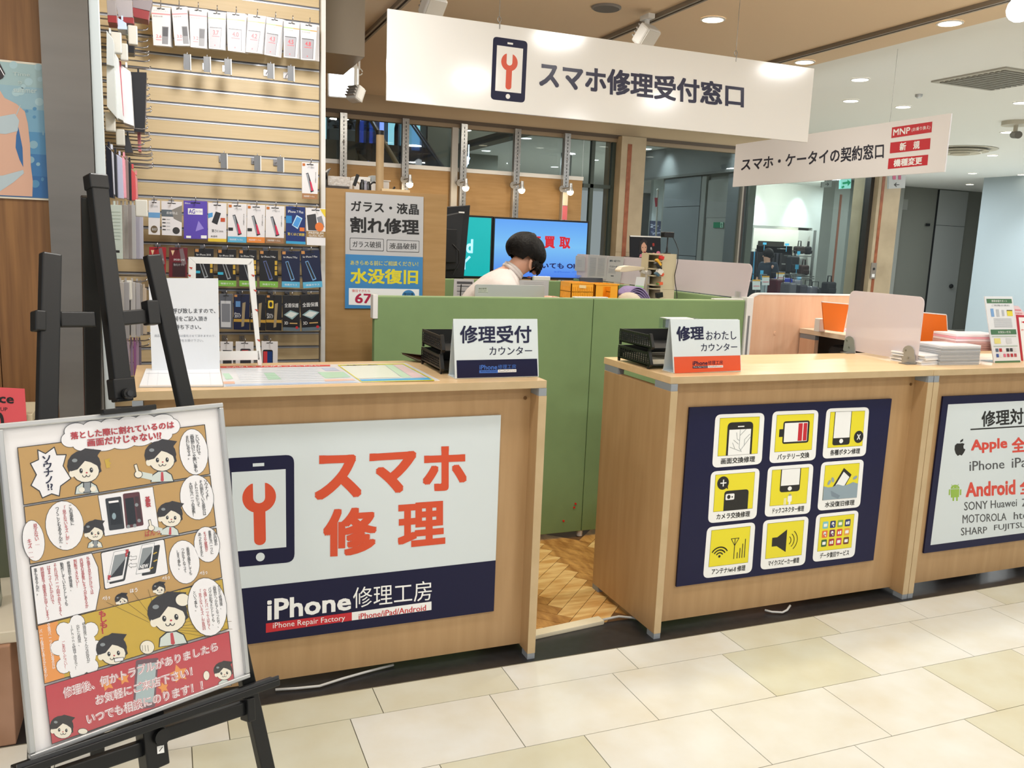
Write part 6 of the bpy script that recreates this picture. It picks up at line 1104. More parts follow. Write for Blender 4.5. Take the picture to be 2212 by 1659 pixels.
slab(planey(4.0), [(1375, 598), (1394, 599), (1390, 624), (1371, 621)], .001, 'hanging_card', mat('E4E8E4', .5), None); o = bpy.data.objects['hanging_card']; tag(o, 'white card with green foot pinned before the desk lamp arm', 'card'); pr = Print(planey(4.0)); pr.poly([(1373, 616), (1391, 618), (1390, 623), (1371, 621)], mat('A9DCA0', .5), 0); pr.build(o)
# tool tower
ty = 3.98; xa_, xb_ = P(*ZI(1080, 240), y=ty).x, P(*ZI(1318, 240), y=ty).x; xm = P(*ZI(1165, 240), y=ty).x; zt2 = P(*ZI(1200, 243), y=ty).z; BE = mat('CFC4A4', .5, name='beige_board')
tw = thing('tool_tower', 'beige tower organiser with open slots holding coloured tools', 'organiser', ((xa_+xb_)/2, ty, DZ)); bx('side_board', BE, tw, xm, xm+.012, ty, ty+.13, DZ, zt2); bx('front_board', BE, tw, xm+.012, xb_, ty, ty+.008, DZ, zt2); bx('back_board', BE, tw, xa_, xm, ty+.12, ty+.13, DZ, zt2); bx('right_board', BE, tw, xb_-.008, xb_, ty+.008, ty+.13, DZ, zt2)
lev = [DZ]+[P(*ZI(1100, y), y=ty).z for y in (630, 590, 490, 415, 330)]+[zt2-.008]
for i, z in enumerate(lev): bx('slot_floor', BE, tw, xa_, xm, ty, ty+.12, z, z+.006)
bx('left_board', BE, tw, xa_-.004, xa_, ty+.06, ty+.13, DZ, zt2); bx('seam', mat('9C9278', .5), tw, xm+.012, xb_, ty-.0005, ty, P(*ZI(1200, 632), y=ty).z, P(*ZI(1200, 629), y=ty).z)
def tool(px, py, w, h, ang_, m, label, nm='screwdriver', cat='tool'):
    p = P(*ZI(px, py), y=ty-.013); s_ = 4.3/1837/5.027; a = math.radians(ang_); ux = V((math.cos(a), 0, math.sin(a))); uz = V((-math.sin(a), 0, math.cos(a)))
    tag(MB().obox(p, ux*w*s_/2, (0, .012, 0), uz*h*s_/2).build(nm, m, bevel=.003), label, cat)
tool(1150, 285, 50, 42, -15, mat('D8302A', .4), 'red tool handle in the top slot of the beige tower'); tool(1115, 335, 90, 30, -50, mat('E8B030', .4), 'yellow plier handle in the beige tower', 'pliers'); tool(1110, 375, 110, 34, -40, PLB, 'black plier jaws sticking out of the beige tower', 'pliers')
tool(1130, 435, 70, 60, -35, mat('E4E0D8', .4), 'white block tilted in the third slot of the beige tower', 'block'); tool(1100, 465, 60, 26, -35, mat('3F6478', .4), 'blue grey tool in the third slot of the beige tower', 'tool'); tool(1155, 468, 30, 36, -30, mat('D8502E', .4), 'orange red grip in the third slot of the beige tower', 'grip'); tool(1135, 565, 56, 34, 5, mat('E8643A', .4), 'orange tape piece in the lower slot of the beige tower', 'tape'); tool(1110, 568, 22, 26, 0, mat('6E9A50', .4), 'green piece in the lower slot of the beige tower', 'tape'); tool(1125, 690, 80, 60, 10, PLB, 'black pouch in the bottom slot of the beige tower', 'pouch')
wc = thing('webcam', 'black webcam on a small stand on top of the beige tower', 'camera', ((xm+xb_)/2-.01, ty+.04, zt2)); a, b_ = P(*ZI(1158, 62), y=ty+.04), P(*ZI(1272, 8), y=ty+.04); xc = P(*ZI(1210, 200), y=ty+.04).x
MB().box(a.x, b_.x, ty+.02, ty+.06, a.z, b_.z).build('body', PLB, wc, bevel=.004); MB().lathe([(0, zt2), (.024, zt2), (.022, zt2+.004), (.006, zt2+.008), (.006, zt2+.03), (.0035, zt2+.04), (.0035, a.z), (0, a.z)], (xc, ty+.04, 0), 14).build('stand', PLB, wc, smooth=2)
MB().tube([P(*ZI(1272, 60), y=ty+.03), P(*ZI(1300, 110), y=ty+.02), P(*ZI(1335, 200), y=ty-.005), P(*ZI(1325, 340), y=ty-.01), P(*ZI(1292, 480), y=ty-.01), P(*ZI(1300, 560), y=ty-.01), P(*ZI(1318, 680), y=ty-.01), P(*ZI(1320, 730), y=ty)], .0022, 6).build('cable', PLB, wc, smooth=True)
p = P(*ZI(1240, 715), y=3.84); tag(MB().ball((p.x, 3.84, DZ+.02), .038, .03, .0205, 16, 10).build('computer_mouse', mat('3E403E', .5), smooth=True), 'dark grey dome shaped mouse at the foot of the beige tower', 'mouse')
# model poster stand behind
MP = planey(5.9); ZQ = ZI; mp_ = thing('model_poster', 'black poster of a dark haired model with pink flowers beyond the frosted screen', 'poster', MP.w(*MP.pix(1362, 556))); xq, yq = MP.pix(1362, 556)
slab(MP, [(1361, 509), (1427, 512), (1427, 640), (1361, 640)], .01, 'board', mat('16161A', .25), mp_); a = MP.w(*MP.pix(1370, 640)); bx('stand_leg', PLB, mp_, a.x, a.x+.18, 5.912, 5.93, 0, a.z+.05)
pr = Print(MP, ZI); pr.poly([(810, 42), (1145, 55), (1145, 68), (810, 56)], WHT, 1); SKP = mat('D8A890', .5); pr.ell(955, 160, 36, 62, HAIR, 1); pr.ell(960, 175, 30, 58, SKP, 2); pr.poly([(915, 105), (960, 75), (1000, 110), (985, 150), (960, 110), (930, 150), (925, 230), (905, 230)], HAIR, 3); pr.ell(965, 225, 12, 7, mat('8A2028', .4), 3); pr.ell(945, 175, 6, 4, IB, 3); pr.ell(978, 172, 6, 4, IB, 3); pr.poly([(905, 280), (925, 245), (950, 255), (985, 225), (1010, 240), (1020, 280)], SKP, 2)
for x, y, r_ in ((1040, 270, 22), (1065, 250, 20), (1092, 262, 24), (1115, 235, 22), (1130, 265, 18), (930, 262, 18)): pr.ell(x, y, r_, r_, mat('D87A98', .5), 3)
pr.text('春', [(1050, 125), (1075, 125), (1075, 160), (1050, 160)], RT, 3); pr.text('色', [(1028, 170), (1048, 170), (1048, 200), (1028, 200)], WHT, 3); pr.build(mp_)
# monitors
def emis(h, s_): return mat(h, .3, emit=s_, name='screen_glow')
def tv(q, y, face, label, draw, conv=ID):
    pl = planey(y); A = [pl.w(*pl.pix(*conv(*p))) for p in q]; x0, x1 = (A[0].x+A[3].x)/2, (A[1].x+A[2].x)/2; z0, z1 = (A[2].z+A[3].z)/2, (A[0].z+A[1].z)/2
    t = thing('display_screen', label, 'screen', ((x0+x1)/2, y, 0), 'advertising screens'); bx('casing', PLB, t, x0, x1, y, y+.05, z0, z1, bevel=.003); bx('lit_screen', face, t, x0+.014, x1-.014, y-.001, y, z0+.018, z1-.014)
    bx('stand_column', PLB, t, (x0+x1)/2-.04, (x0+x1)/2+.04, y+.05, y+.09, 0.02, z1-.1); bx('stand_base', PLB, t, (x0+x1)/2-.25, (x0+x1)/2+.25, y-.1, y+.25, 0, .02)
    pr = Print(planey(y-.0015), ZN, h=.0008, step=.0006); draw(pr); pr.build(t); return t
def d_blue(pr):
    R_ = emis('C81E2E', .55); Nn = emis('141A5A', .5); P1 = emis('E8D4F0', .8)
    for t_, q in (('高', [(1022, 160), (1150, 165), (1150, 345), (1022, 345)]), ('価', [(1240, 165), (1400, 172), (1400, 345), (1240, 345)]), ('買', [(1448, 182), (1592, 186), (1588, 348), (1445, 345)]), ('取', [(1650, 190), (1795, 198), (1790, 352), (1645, 350)])): pr.text(t_, q, R_, 2, .04)
    pr.text('割れていても OK', [(1100, 530), (1900, 540), (1900, 622), (1100, 612)], Nn, 2, .03); pr.text('※iPhone の場合', [(1575, 642), (2000, 650), (2000, 676), (1575, 672)], emis('2A5AC8', .7), 2)
BLU = bpy.data.materials.new('blue_screen'); BLU.use_nodes = True; nt_2 = BLU.node_tree; bb = nt_2.nodes['Principled BSDF']; tc = nt_2.nodes.new('ShaderNodeTexCoord'); sx = nt_2.nodes.new('ShaderNodeSeparateXYZ'); cr = nt_2.nodes.new('ShaderNodeValToRGB')
cr.color_ramp.elements[0].color = (*lin('4A86F4'), 1); cr.color_ramp.elements[1].color = (*lin('5FA8FC'), 1); el = cr.color_ramp.elements.new(.55); el.color = (*lin('7CC6FC'), 1); nt_2.links.new(tc.outputs['Generated'], sx.inputs[0]); nt_2.links.new(sx.outputs['Z'], cr.inputs[0]); nt_2.links.new(cr.outputs[0], bb.inputs['Emission Color']); bb.inputs['Emission Strength'].default_value = .95; bb.inputs['Base Color'].default_value = (.01, .01, .02, 1)
tv([(1066, 467), (1273, 479), (1266, 605), (1062, 602)], 6.2, BLU, 'right advertising screen, bright blue with red buy-back characters', d_blue, ID)
def d_teal(pr): T_ = emis('A8DCF4', .85); pr.text('d', [(410, 225), (505, 225), (498, 412), (412, 410)], T_, 2, .03); pr.line([(400, 520), (455, 462)], 30, T_, 2); pr.line([(396, 500), (394, 625)], 12, T_, 2)
TEAL = emis('0AA0A4', .8)
tv([(930, 461), (1065, 467), (1061, 602), (930, 600)], 6.2, TEAL, 'left advertising screen, teal with pale letters, half hidden by the monitor', d_teal, ID)

mn = thing('monitor', 'black monitor seen from its rear side, left of the teal screen', 'monitor', (2.0, 5.6, 1.2)); MY = 5.5; MPn = planey(MY)
a, b_, c, d = [MPn.w(*MPn.pix(*p)) for p in ((958, 447), (1016, 443), (1002, 600), (958, 602))]
MB().prism([a, b_, c, d], (0, 1, 0), .03).build('casing', mat('17181B', .35), mn, bevel=.004)
MB().prism([a+V((.0, -.02, -.05)), b_+V((-.05, -.02, -.04)), c+V((-.05, -.02, .05)), d+V((0, -.02, .05))], (0, 1, 0), .02).build('rear_cover', mat('1E2024', .5), mn, bevel=.01); MB().box(a.x, a.x+.08, MY-.06, MY-.02, 1.3, 1.52).build('mount_plate', PLB, mn, bevel=.004); MB().box(a.x+.1, a.x+.14, MY-.022, MY-.02, a.z-.035, a.z-.025).build('badge', WPL, mn); MB().tube([(a.x+.05, MY-.062, 1.42), (a.x+.09, MY-.07, 1.38), (a.x+.1, MY-.06, 1.3), (a.x+.06, MY-.05, 1.22)], .004, 6).build('cable', PLB, mn)
bx('stand_column', PLB, mn, a.x+.02, a.x+.08, MY+.032, MY+.07, 0, 1.4)
BPp = planey(5.3)
for q, l, k_ in (([(981, 602), (1024, 603), (1022, 642), (979, 642)], 'grey timetable sheet on the back partition, left of the person', 0), ([(1100, 604), (1186, 606), (1184, 645), (1098, 645)], 'white sheet on the back partition, right of the person', 1)):
    t = thing('paper_sheet', l, 'paper', BPp.w(*BPp.pix(*q[3])), 'sheets on the back partition'); slab(planey(5.2985), q, .001, 'sheet', mat('CFCFD2', .5), t); pr = Print(planey(5.2985), ZN); 
    if k_ == 0:
        pr.poly([(288, 785), (495, 790), (495, 822), (288, 818)], mat('55565C', .4), 1); pr.line([(345, 830), (335, 975)], 14, PLB, 2)
        for j in range(4): pr.poly([(290, 838+j*34), (480, 842+j*34), (480, 860+j*34), (290, 856+j*34)], mat(('7A7C82', 'B9BABE')[j % 2], .4), 1)
    else:
        for j in range(3): pr.line([(1180, 800+j*22), (1440, 804+j*22)], 3, mat('A9ABB0', .5), 1)
    pr.build(t)
p = P(1170, 602, y=5.32); tag(bx('white_device', WPL, None, P(1154, 600, y=5.3).x, P(1190, 600, y=5.3).x, 5.305, 5.335, 1.2, P(1170, 597, y=5.3).z, bevel=.004), 'small white device on the back partition below the blue screen', 'device')
# ================================================================ people
def skinned(name, joints, bones, m, parent, sub_=2, root=0):
    me = bpy.data.meshes.new(name); o0 = ORG[parent.name]
    keys = list(joints); idx = {k: i for i, k in enumerate(keys)}
    me.from_pydata([tuple(V(joints[k][:3])-o0) for k in keys], [(idx[a], idx[b]) for a, b in bones], []); me.materials.append(m)
    o = link(bpy.data.objects.new(name, me)); o.parent = parent; ORG[o.name] = o0
    o.modifiers.new('skin', 'SKIN'); 
    if not me.skin_vertices: 
        pass
    sv = me.skin_vertices[0].data
    for k in keys: r_ = joints[k][3]; sv[idx[k]].radius = r_ if isinstance(r_, tuple) else (r_, r_)
    sv[root].use_root = True
    sd_ = o.modifiers.new('smooth', 'SUBSURF'); sd_.levels = sub_; sd_.render_levels = sub_
    # bake the surface so that it is an ordinary mesh
    dg = bpy.context.evaluated_depsgraph_get(); dg.update(); nm = bpy.data.meshes.new_from_object(o.evaluated_get(dg)); o.modifiers.clear(); o.data = nm; nm.polygons.foreach_set('use_smooth', [True]*len(nm.polygons)); return o
SKIN = mat('D8A68C', .5, name='skin'); HR = mat('0B0908', .62, name='black_hair', spec=.25, bump=.4, scale=90); SHIRT = mat('E6DFDC', .8, name='white_shirt', bump=.9, scale=9)
pp = thing('person', 'person with black hair in a white shirt bending over the work desk', 'person', (1.62, 4.5, 0))
J = dict(pelvis=(1.50, 4.50, .74, .125), belly=(1.54, 4.49, .90, .12), chest=(1.63, 4.49, 1.08, (.135, .12)), upper=(1.71, 4.49, 1.19, (.12, .10)), neck=(1.795, 4.49, 1.275, .056), nape=(1.835, 4.48, 1.315, .056), skull=(1.885, 4.475, 1.365, (.082, .085)), crown=(1.925, 4.475, 1.405, (.07, .07)), chin=(1.935, 4.46, 1.30, .045),
    rsh=(1.72, 4.33, 1.165, .062), relb=(1.80, 4.26, .95, .045), rwr=(1.98, 4.32, 1.09, .03), rpalm=(2.04, 4.33, 1.12, (.035, .018)), lsh=(1.76, 4.66, 1.185, .062), lelb=(1.86, 4.72, .96, .045), lwr=(2.02, 4.60, 1.10, .03), lpalm=(2.075, 4.57, 1.13, (.035, .018)),
    rhip=(1.54, 4.40, .70, .09), rkn=(1.95, 4.38, .70, .065), rank=(1.93, 4.38, .12, .04), rtoe=(2.08, 4.38, .045, .036), lhip=(1.54, 4.60, .70, .09), lkn=(1.95, 4.64, .70, .065), lank=(1.93, 4.64, .12, .04), ltoe=(2.08, 4.64, .045, .036))
fing = []
for s_, pxx in (('r', (2.04, 4.33, 1.12)), ('l', (2.075, 4.57, 1.13))):
    for k_, dy in enumerate((-.024, -.008, .008, .024)):
        L_ = (.055, .066, .062, .05)[k_]; J[s_+'k%d' % k_] = (pxx[0]+.045, pxx[1]+dy, pxx[2]+.008, .009); J[s_+'m%d' % k_] = (pxx[0]+.045+L_*.55, pxx[1]+dy, pxx[2]+.002, .008); J[s_+'t%d' % k_] = (pxx[0]+.045+L_*.9, pxx[1]+dy, pxx[2]-.018, .007)
        fing += [(s_+'palm', s_+'k%d' % k_), (s_+'k%d' % k_, s_+'m%d' % k_), (s_+'m%d' % k_, s_+'t%d' % k_)]
    sg = 1 if s_ == 'r' else -1
    J[s_+'th1'] = (pxx[0]+.005, pxx[1]+.035*sg, pxx[2]+.004, .010); J[s_+'th2'] = (pxx[0]+.04, pxx[1]+.045*sg, pxx[2]-.008, .008); fing += [(s_+'palm', s_+'th1'), (s_+'th1', s_+'th2')]
Bn = [('pelvis', 'belly'), ('belly', 'chest'), ('chest', 'upper'), ('upper', 'neck'), ('neck', 'nape'), ('nape', 'skull'), ('skull', 'crown'), ('skull', 'chin'), ('upper', 'rsh'), ('rsh', 'relb'), ('relb', 'rwr'), ('rwr', 'rpalm'), ('upper', 'lsh'), ('lsh', 'lelb'), ('lelb', 'lwr'), ('lwr', 'lpalm'), ('pelvis', 'rhip'), ('rhip', 'rkn'), ('rkn', 'rank'), ('rank', 'rtoe'), ('pelvis', 'lhip'), ('lhip', 'lkn'), ('lkn', 'lank'), ('lank', 'ltoe')]+fing
skinned('body', J, Bn, SKIN, pp)
def fat(ks, d, **ov):
    out = {}
    for k in ks:
        x, y, z, r_ = J[k]; r2 = tuple(a+d for a in r_) if isinstance(r_, tuple) else r_+d; out[k] = (x, y, z, r2)
    out.update(ov); return out
sj = fat(['pelvis', 'belly', 'chest', 'upper', 'rsh', 'relb', 'rwr', 'lsh', 'lelb', 'lwr'], .022, neck=(1.803, 4.49, 1.282, .066), rwr=(1.94, 4.31, 1.06, .045), lwr=(1.985, 4.62, 1.07, .045)); sj['rsh'] = (1.715, 4.33, 1.165, .088); sj['lsh'] = (1.755, 4.66, 1.185, .088); sj['upper'] = (1.70, 4.49, 1.19, (.15, .13))
skinned('shirt', sj, [('pelvis', 'belly'), ('belly', 'chest'), ('chest', 'upper'), ('upper', 'neck'), ('upper', 'rsh'), ('rsh', 'relb'), ('relb', 'rwr'), ('upper', 'lsh'), ('lsh', 'lelb'), ('lelb', 'lwr')], SHIRT, pp)
skinned('trousers', fat(['pelvis', 'rhip', 'rkn', 'rank', 'lhip', 'lkn', 'lank'], .015), [('pelvis', 'rhip'), ('rhip', 'rkn'), ('rkn', 'rank'), ('pelvis', 'lhip'), ('lhip', 'lkn'), ('lkn', 'lank')], mat('23252B', .8), pp)
ax_ = V((.55, 0, .83)).normalized()
b = MB(); rotq = V((0, 0, 1)).rotation_difference(V((.45, 0, .89)).normalized())
colr = []
for k_ in range(13):
    a = -math.pi*.95+k_*math.pi*1.9/12; colr.append(V((1.818+.070*math.cos(a)*.6, 4.488+.070*math.sin(a), 1.298+.055*math.cos(a)*-.7)))
b.tube(colr, .009, 8).tube([p+V((-.010, 0, -.012)) for p in colr], .011, 8).build('collar', SHIRT, pp, smooth=True)
# hair: a cap with a ragged lower edge, thicker over the crown
b = MB(); n, m_ = 40, 18; hc = V((1.885, 4.485, 1.378)); up = V((.44, .04, .9)).normalized(); fw = V((.9, .12, -.44)); fw = (fw-up*fw.dot(up)).normalized(); sdv = up.cross(fw)
vs = []; random.seed(11)
jag = [random.uniform(-.05, .05) for _ in range(n)]
for i in range(m_+1):
    for k_ in range(n):
        a = 2*math.pi*k_/n; face = math.cos(a)                      # 1 towards the face
        tmax = (2.02+jag[k_]) if face < .1 else (1.62+jag[k_]) if face < .7 else 1.82+jag[k_]
        if -.35 < face < .35 and math.sin(a) < 0: tmax = 1.70+jag[k_]*.6
        t_ = tmax*i/m_; r_ = .112+.004*math.sin(5*a)+.0025*math.sin(13*a+t_*3)
        if t_ > 1.3: r_ *= 1-.26*((t_-1.3)/.7)**1.5
        r_ *= (1.09 if face < 0 else 1)
        p = hc+up*(r_*1.0*math.cos(t_)*1.06)+fw*(r_*1.08*math.sin(t_)*math.cos(a))+sdv*(r_*.93*math.sin(t_)*math.sin(a)); vs.append(p)
b.add(vs, [(i*n+k_, i*n+(k_+1) % n, (i+1)*n+(k_+1) % n, (i+1)*n+k_) for i in range(m_) for k_ in range(n)]).build('hair', HR, pp, smooth=True)
b = MB(); random.seed(2)
for k_ in range(46):
    a = random.uniform(-1.5, 1.2); d0 = fw*math.cos(a)+sdv*math.sin(a); s_ = hc+d0*.104+up*random.uniform(-.035, -.01); e = s_-d0*.002-up*random.uniform(.02, .042)+fw*.004; b.tube([s_, (s_+e)/2+d0*.005, e], .009, 5, radii=[.012, .010, .002])
b.build('hair_fringe', HR, pp)
ec = hc+sdv*-.083+fw*.01-up*.045; b = MB(); b.ball(ec, .012, .008, .03, 10, 8).build('ear', SKIN, pp, smooth=True); MB().ball(hc+sdv*.083+fw*.01-up*.045, .012, .008, .03, 10, 8).build('ear', SKIN, pp, smooth=True)
for s_ in (-1, 1): MB().ball(hc+fw*.085-up*.03+sdv*.032*s_, .008, .008, .008, 8, 6).build('eye', DARK, pp, smooth=True)
MB().ball(hc+fw*.1-up*.055, .016, .011, .014, 8, 6).build('nose', SKIN, pp, smooth=True); MB().ball(hc+fw*.082-up*.095, .012, .02, .006, 8, 6).build('mouth', mat('A86860', .5), pp, smooth=True)
st_ = thing('stool', 'dark work stool under the bent person, hidden by the partition', 'stool', (1.52, 4.5, 0)); MB().cyl((1.52, 4.5, .52), .19, .055, n=24).build('seat', PLB, st_, bevel=.01); MB().cyl((1.52, 4.5, .04), .03, .48, n=12).build('pole', CHR, st_); MB().cyl((1.52, 4.5, 0), .2, .04, n=20, r2=.06).build('base', PLB, st_)
# ================================================================ back wall of the shop, glass front, pillars
BY = 8.5; BWp = planey(BY); zc0, zc1 = 2.13, 2.155
ups = [739, 871, 995, 1109, 1215]; ux_ = [P(p, 430, y=BY).x for p in ups]
wb = bx('wall_back', mat('7A5C38', .7), None, .2, 4.21, BY+.012, BY+.05, 0, zc0-.001, kind='structure')
xs = [.2]+ux_+[4.21]
for a, b_ in zip(xs, xs[1:]): bx('panel', BRWN, wb, a+.002, b_-.002, BY, BY+.012, 0, zc0-.001)
bx('trim_7', WPL, None, .2, 4.215, BY-.008, BY+.055, zc0, zc1+.015, kind='structure')
bx('wall_back', mat('CDB898', .8), None, -.3, 8.6, BY-.02, BY+.1, 2.62, 2.8, kind='structure')
bx('trim_8', mat('5C5044', .6), None, -.3, 8.6, BY-.03, BY-.02, 2.60, 2.635, kind='structure'); bx('trim_9', mat('9C8A72', .6), None, -.3, 8.6, BY-.02, BY+.06, 2.56, 2.60, kind='structure')
bx('wall_back', mat('8A7A66', .8), None, -.3, .2, BY, BY+.05, 0, 2.56, kind='structure')
x = P(982, 340, y=BY).x; bx('trim_10', mat('B9B6B0', .5), None, x-.045, x+.02, BY-.05, BY-.01, 0, 2.56, kind='structure')
for i, x in enumerate(ux_):
    t = thing('slotted_upright', 'slotted steel uprights against the back wall', 'upright', (x, BY-.04, 0), 'slotted uprights of the back wall'); t['label'] = ('first', 'second', 'third', 'fourth', 'fifth')[i]+' slotted steel upright from the slat wall along the back wall'
    bx('channel', STEEL, t, x-.032, x+.032, BY-.07, BY-.052, .8, 2.6); b = MB()
    for k_ in range(44):
        for dx in (0,): b.box(x-.004+dx, x+.004+dx, BY-.0705, BY-.07, 1.0+k_*.036, 1.022+k_*.036)
    b.build('slots', DARK, t, kind='stuff'); bx('side_flange', ALU, t, x-.034, x-.03, BY-.074, BY-.01, .8, 2.6)
    for z in (2.33, 2.02): MB().ball((x, BY-.072, z), .012, .004, .012, 8, 6).build('bracket_tip', CHR, t, smooth=True)
    if i == 4: bx('tape', mat('D86A72', .5), t, x-.03, x+.03, BY-.0725, BY-.0715, P(1215, 475, y=BY).z, P(1215, 445, y=BY).z); bx('tape', mat('E8E0C8', .5), t, x-.03, x+.03, BY-.0725, BY-.0715, P(1215, 444, y=BY).z, P(1215, 416, y=BY).z)
for i, (px, py, bxx, byy) in enumerate([(872, 388, 885, 398), (993, 395, 1006, 406), (1108, 400, 1127, 411), (1214, 408, 1232, 415)]):
    a = P(px, py, y=BY-.1); h = P(bxx, byy, y=BY-.3); t = thing('clamp_lamp', ('first', 'second', 'third', 'fourth')[i]+' small glowing clamp lamp on the back wall uprights, counted from the cabinet', 'lamp', a, 'clamp lamps on the uprights')
    MB().cyl((a.x, BY-.11, a.z), .035, .02, (0, 1, 0), n=16).build('mount', mat('8C8A86', .4, .6), t); MB().tube([(a.x, BY-.1, a.z), (a.x+.03, BY-.2, a.z+.01), (h.x, BY-.29, h.z+.09)], .006, 6).build('arm', STEEL, t)
    MB().lathe([(.016, h.z+.09), (.02, h.z+.04), (.032, h.z+.02), (.032, h.z+.01)], (h.x, BY-.3, 0), 16).build('lamp_head', ALU, t, smooth=True); MB().ball((h.x, BY-.3, h.z), .034, .034, .034, 12, 8).build('bulb', mat('FFE2B8', .5, emit=14, name='warm_bulb'), t, smooth=True)
    light('POINT', (h.x, BY-.34, h.z-.05), 1.6, (1, .78, .5), .03)
GR = mat('3E4A44', .4, name='dark_green_frame'); MUL = mat('2B2723', .5)
def pane(n_, x0, x1, z0, z1, y=BY+.02): 
    o = bx('window_%d' % n_, PANE, None, x0, x1, y, y+.006, z0, z1, kind='structure'); return o
for i, (a, b_) in enumerate(zip([.2]+ux_, ux_+[4.21])): pane(i+1, a+.003, b_-.003, zc1+.016, 2.559)
pane(7, 4.215, 4.535, .05, 2.559)
p1a, p1b = P(1325, 430, y=BY).x, P(1377, 430, y=BY).x
for px in (1277, 1321): x = P(px, 430, y=BY).x; bx('trim_11', GR, None, x-.02, x+.02, BY, BY+.05, 0, 2.56, kind='structure')
bx('trim_12', GR, None, 4.22, 4.56, BY, BY+.05, P(1300, 403, y=BY).z-.02, P(1300, 403, y=BY).z+.02, kind='structure')
pl1 = bx('pillar', MARB, None, p1a, p1b, BY-.12, BY+.25, 0, 2.62, kind='structure'); xs1 = P(1354, 430, y=BY-.12).x
bx('stone_strip', STRIP, pl1, xs1-.025, xs1+.025, BY-.124, BY-.12, .1, 2.54); bx('joint', mat('8A7A5C', .6), pl1, p1a, p1b, BY-.1205, BY-.12, 1.38, 1.384)
xm1 = P(1603, 450, y=BY).x; bx('trim_13', mat('8C867A', .5), None, xm1-.03, xm1-.008, BY-.02, BY+.05, 0, 2.56, kind='structure'); bx('trim_14', MUL, None, xm1-.008, xm1+.022, BY-.02, BY+.05, 0, 2.56, kind='structure')
p2a, p2b = P(1872, 500, y=BY).x, P(1920, 500, y=BY).x
pl2 = bx('pillar', MARB, None, p2a, p2b, BY-.12, BY+.3, 0, 2.8, kind='structure'); xs2 = P(1897, 500, y=BY-.12).x; bx('stone_strip', STRIP, pl2, xs2-.022, xs2+.022, BY-.124, BY-.12, .1, 2.7); bx('trim_15', MUL, None, p2a-.06, p2a-.005, BY-.05, BY+.05, 0, 2.6, kind='structure')
pane(8, p1b+.004, xm1-.031, .05, 2.559); pane(9, xm1+.023, p2a-.061, .05, 2.559)
a, b_ = P(1879, 602, y=BY-.13), P(1894, 568, y=BY-.13); t = thing('switch_plate', 'grey switch plate with a round button on the right marble pillar', 'switch', a); MB().box(a.x, b_.x, BY-.135, BY-.125, a.z, b_.z).build('plate', mat('8C847A', .4), t, bevel=.002); MB().cyl(((a.x+b_.x)/2, BY-.136, a.z+(b_.z-a.z)*.62), .016, .006, (0, -1, 0), n=14).build('button', DARK, t); bx('sticker', WPL, t, a.x+.02, b_.x-.02, BY-.1365, BY-.1355, a.z+.02, a.z+.06)
bx('power_box', mat('6E665C', .5), None, P(1370, 557, y=BY-.16).x-.12, P(1386, 557, y=BY-.16).x, BY-.2, BY-.13, P(1370, 563, y=BY-.2).z, P(1370, 554, y=BY-.2).z); tag(bpy.data.objects['power_box'], 'flat brown box at the left marble pillar just above the frosted screen', 'box')
# ================================================================ mall beyond the glass
UF = mat('7A7C72', .8, name='hall_wall')
bx('wall_far', mat('5A5C58', .8), None, -3, 5.5, 17.4, 17.5, 0, 4.6, kind='structure'); bx('ceiling', mat('6A665E', .8), None, -3, 4.2, 8.62, 17.5, 4.5, 4.6, kind='structure')
bx('wall_far', UF, None, -3, 2.9, 14.2, 14.3, 0, 2.95, kind='structure'); bx('wall_far', UF, None, 3.82, 5.0, 13.2, 13.3, 0, 4.5, kind='structure'); bx('floor', mat('77746A', .5), None, -3, 3.82, 14.3, 17.4, 2.85, 2.95, kind='structure')
bx('wall_side', UF, None, -3.1, -3, 3.1, 17.5, 0, 4.6, kind='structure'); bx('floor', mat('8A8578', .4), None, -3, 4.4, 8.62, 17.4, -.08, -.003, kind='structure')
es = thing('escalator', 'escalator rising away behind the back wall windows at the left', 'escalator', (3.37, 11.5, 0)); sl = (3.38-2.447)/2; ez_ = lambda y: 2.447+(y-12)*sl
BG_ = mixglass('balustrade_glass', '9AB0E0', .55, .05); RL = mat('3A3630', .3); TRU = mat('8A8F96', .35, .6)
for x in (3.04, 3.71):
    MB().tube([(x, 9.6, ez_(9.6))]+[(x, y, ez_(y)) for y in (11, 12, 13, 13.8)]+[(x, 14.3, ez_(14.1)), (x, 14.6, ez_(14.15)), (x, 14.75, ez_(14.1)-.15), (x, 14.75, ez_(14.1)-.45), (x, 14.6, ez_(14.1)-.62)], .035, 8).build('handrail', mat('A08860' if x < 3.3 else '2B2C34', .35), es, smooth=True)
    MB().prism([(x, 9.6, ez_(9.6)-.04), (x, 13.9, ez_(13.9)-.04), (x, 14.72, ez_(14.1)-.1), (x, 14.72, ez_(14.1)-.6), (x, 13.9, ez_(13.9)-.7), (x, 9.6, ez_(9.6)-.7)], (1, 0, 0), .012).build('balustrade_glass', BG_, es)
    for y in (10.4, 11.3, 12.2, 13.1, 14.0): MB().bar((x+.006, y, ez_(y)-.7), (x+.006, y, ez_(y)-.03), .02, .012).build('glass_joint', mat('2A3040', .4), es)
    s_ = -.0 if x < 3.3 else 0; MB().prism([(x-.06, 9.6, ez_(9.6)-.7), (x-.06, 14.4, ez_(14.2)-.7), (x-.06, 14.4, 0), (x-.06, 9.6, 0)], (1, 0, 0), .12).build('side_panel', TRU if x > 3.3 else UF, es)
for k_ in range(24): y = 9.7+k_*.2; z = ez_(y)-.85; bx('step', mat('0C0F12', .5), es, 3.1, 3.64, y, y+.21, z-.2, z)
LITB = mat('8FA8FF', .5, emit=1.6, name='blue_shop_light'); LITC = mat('9FE0F0', .5, emit=1.1, name='cyan_shop_light')
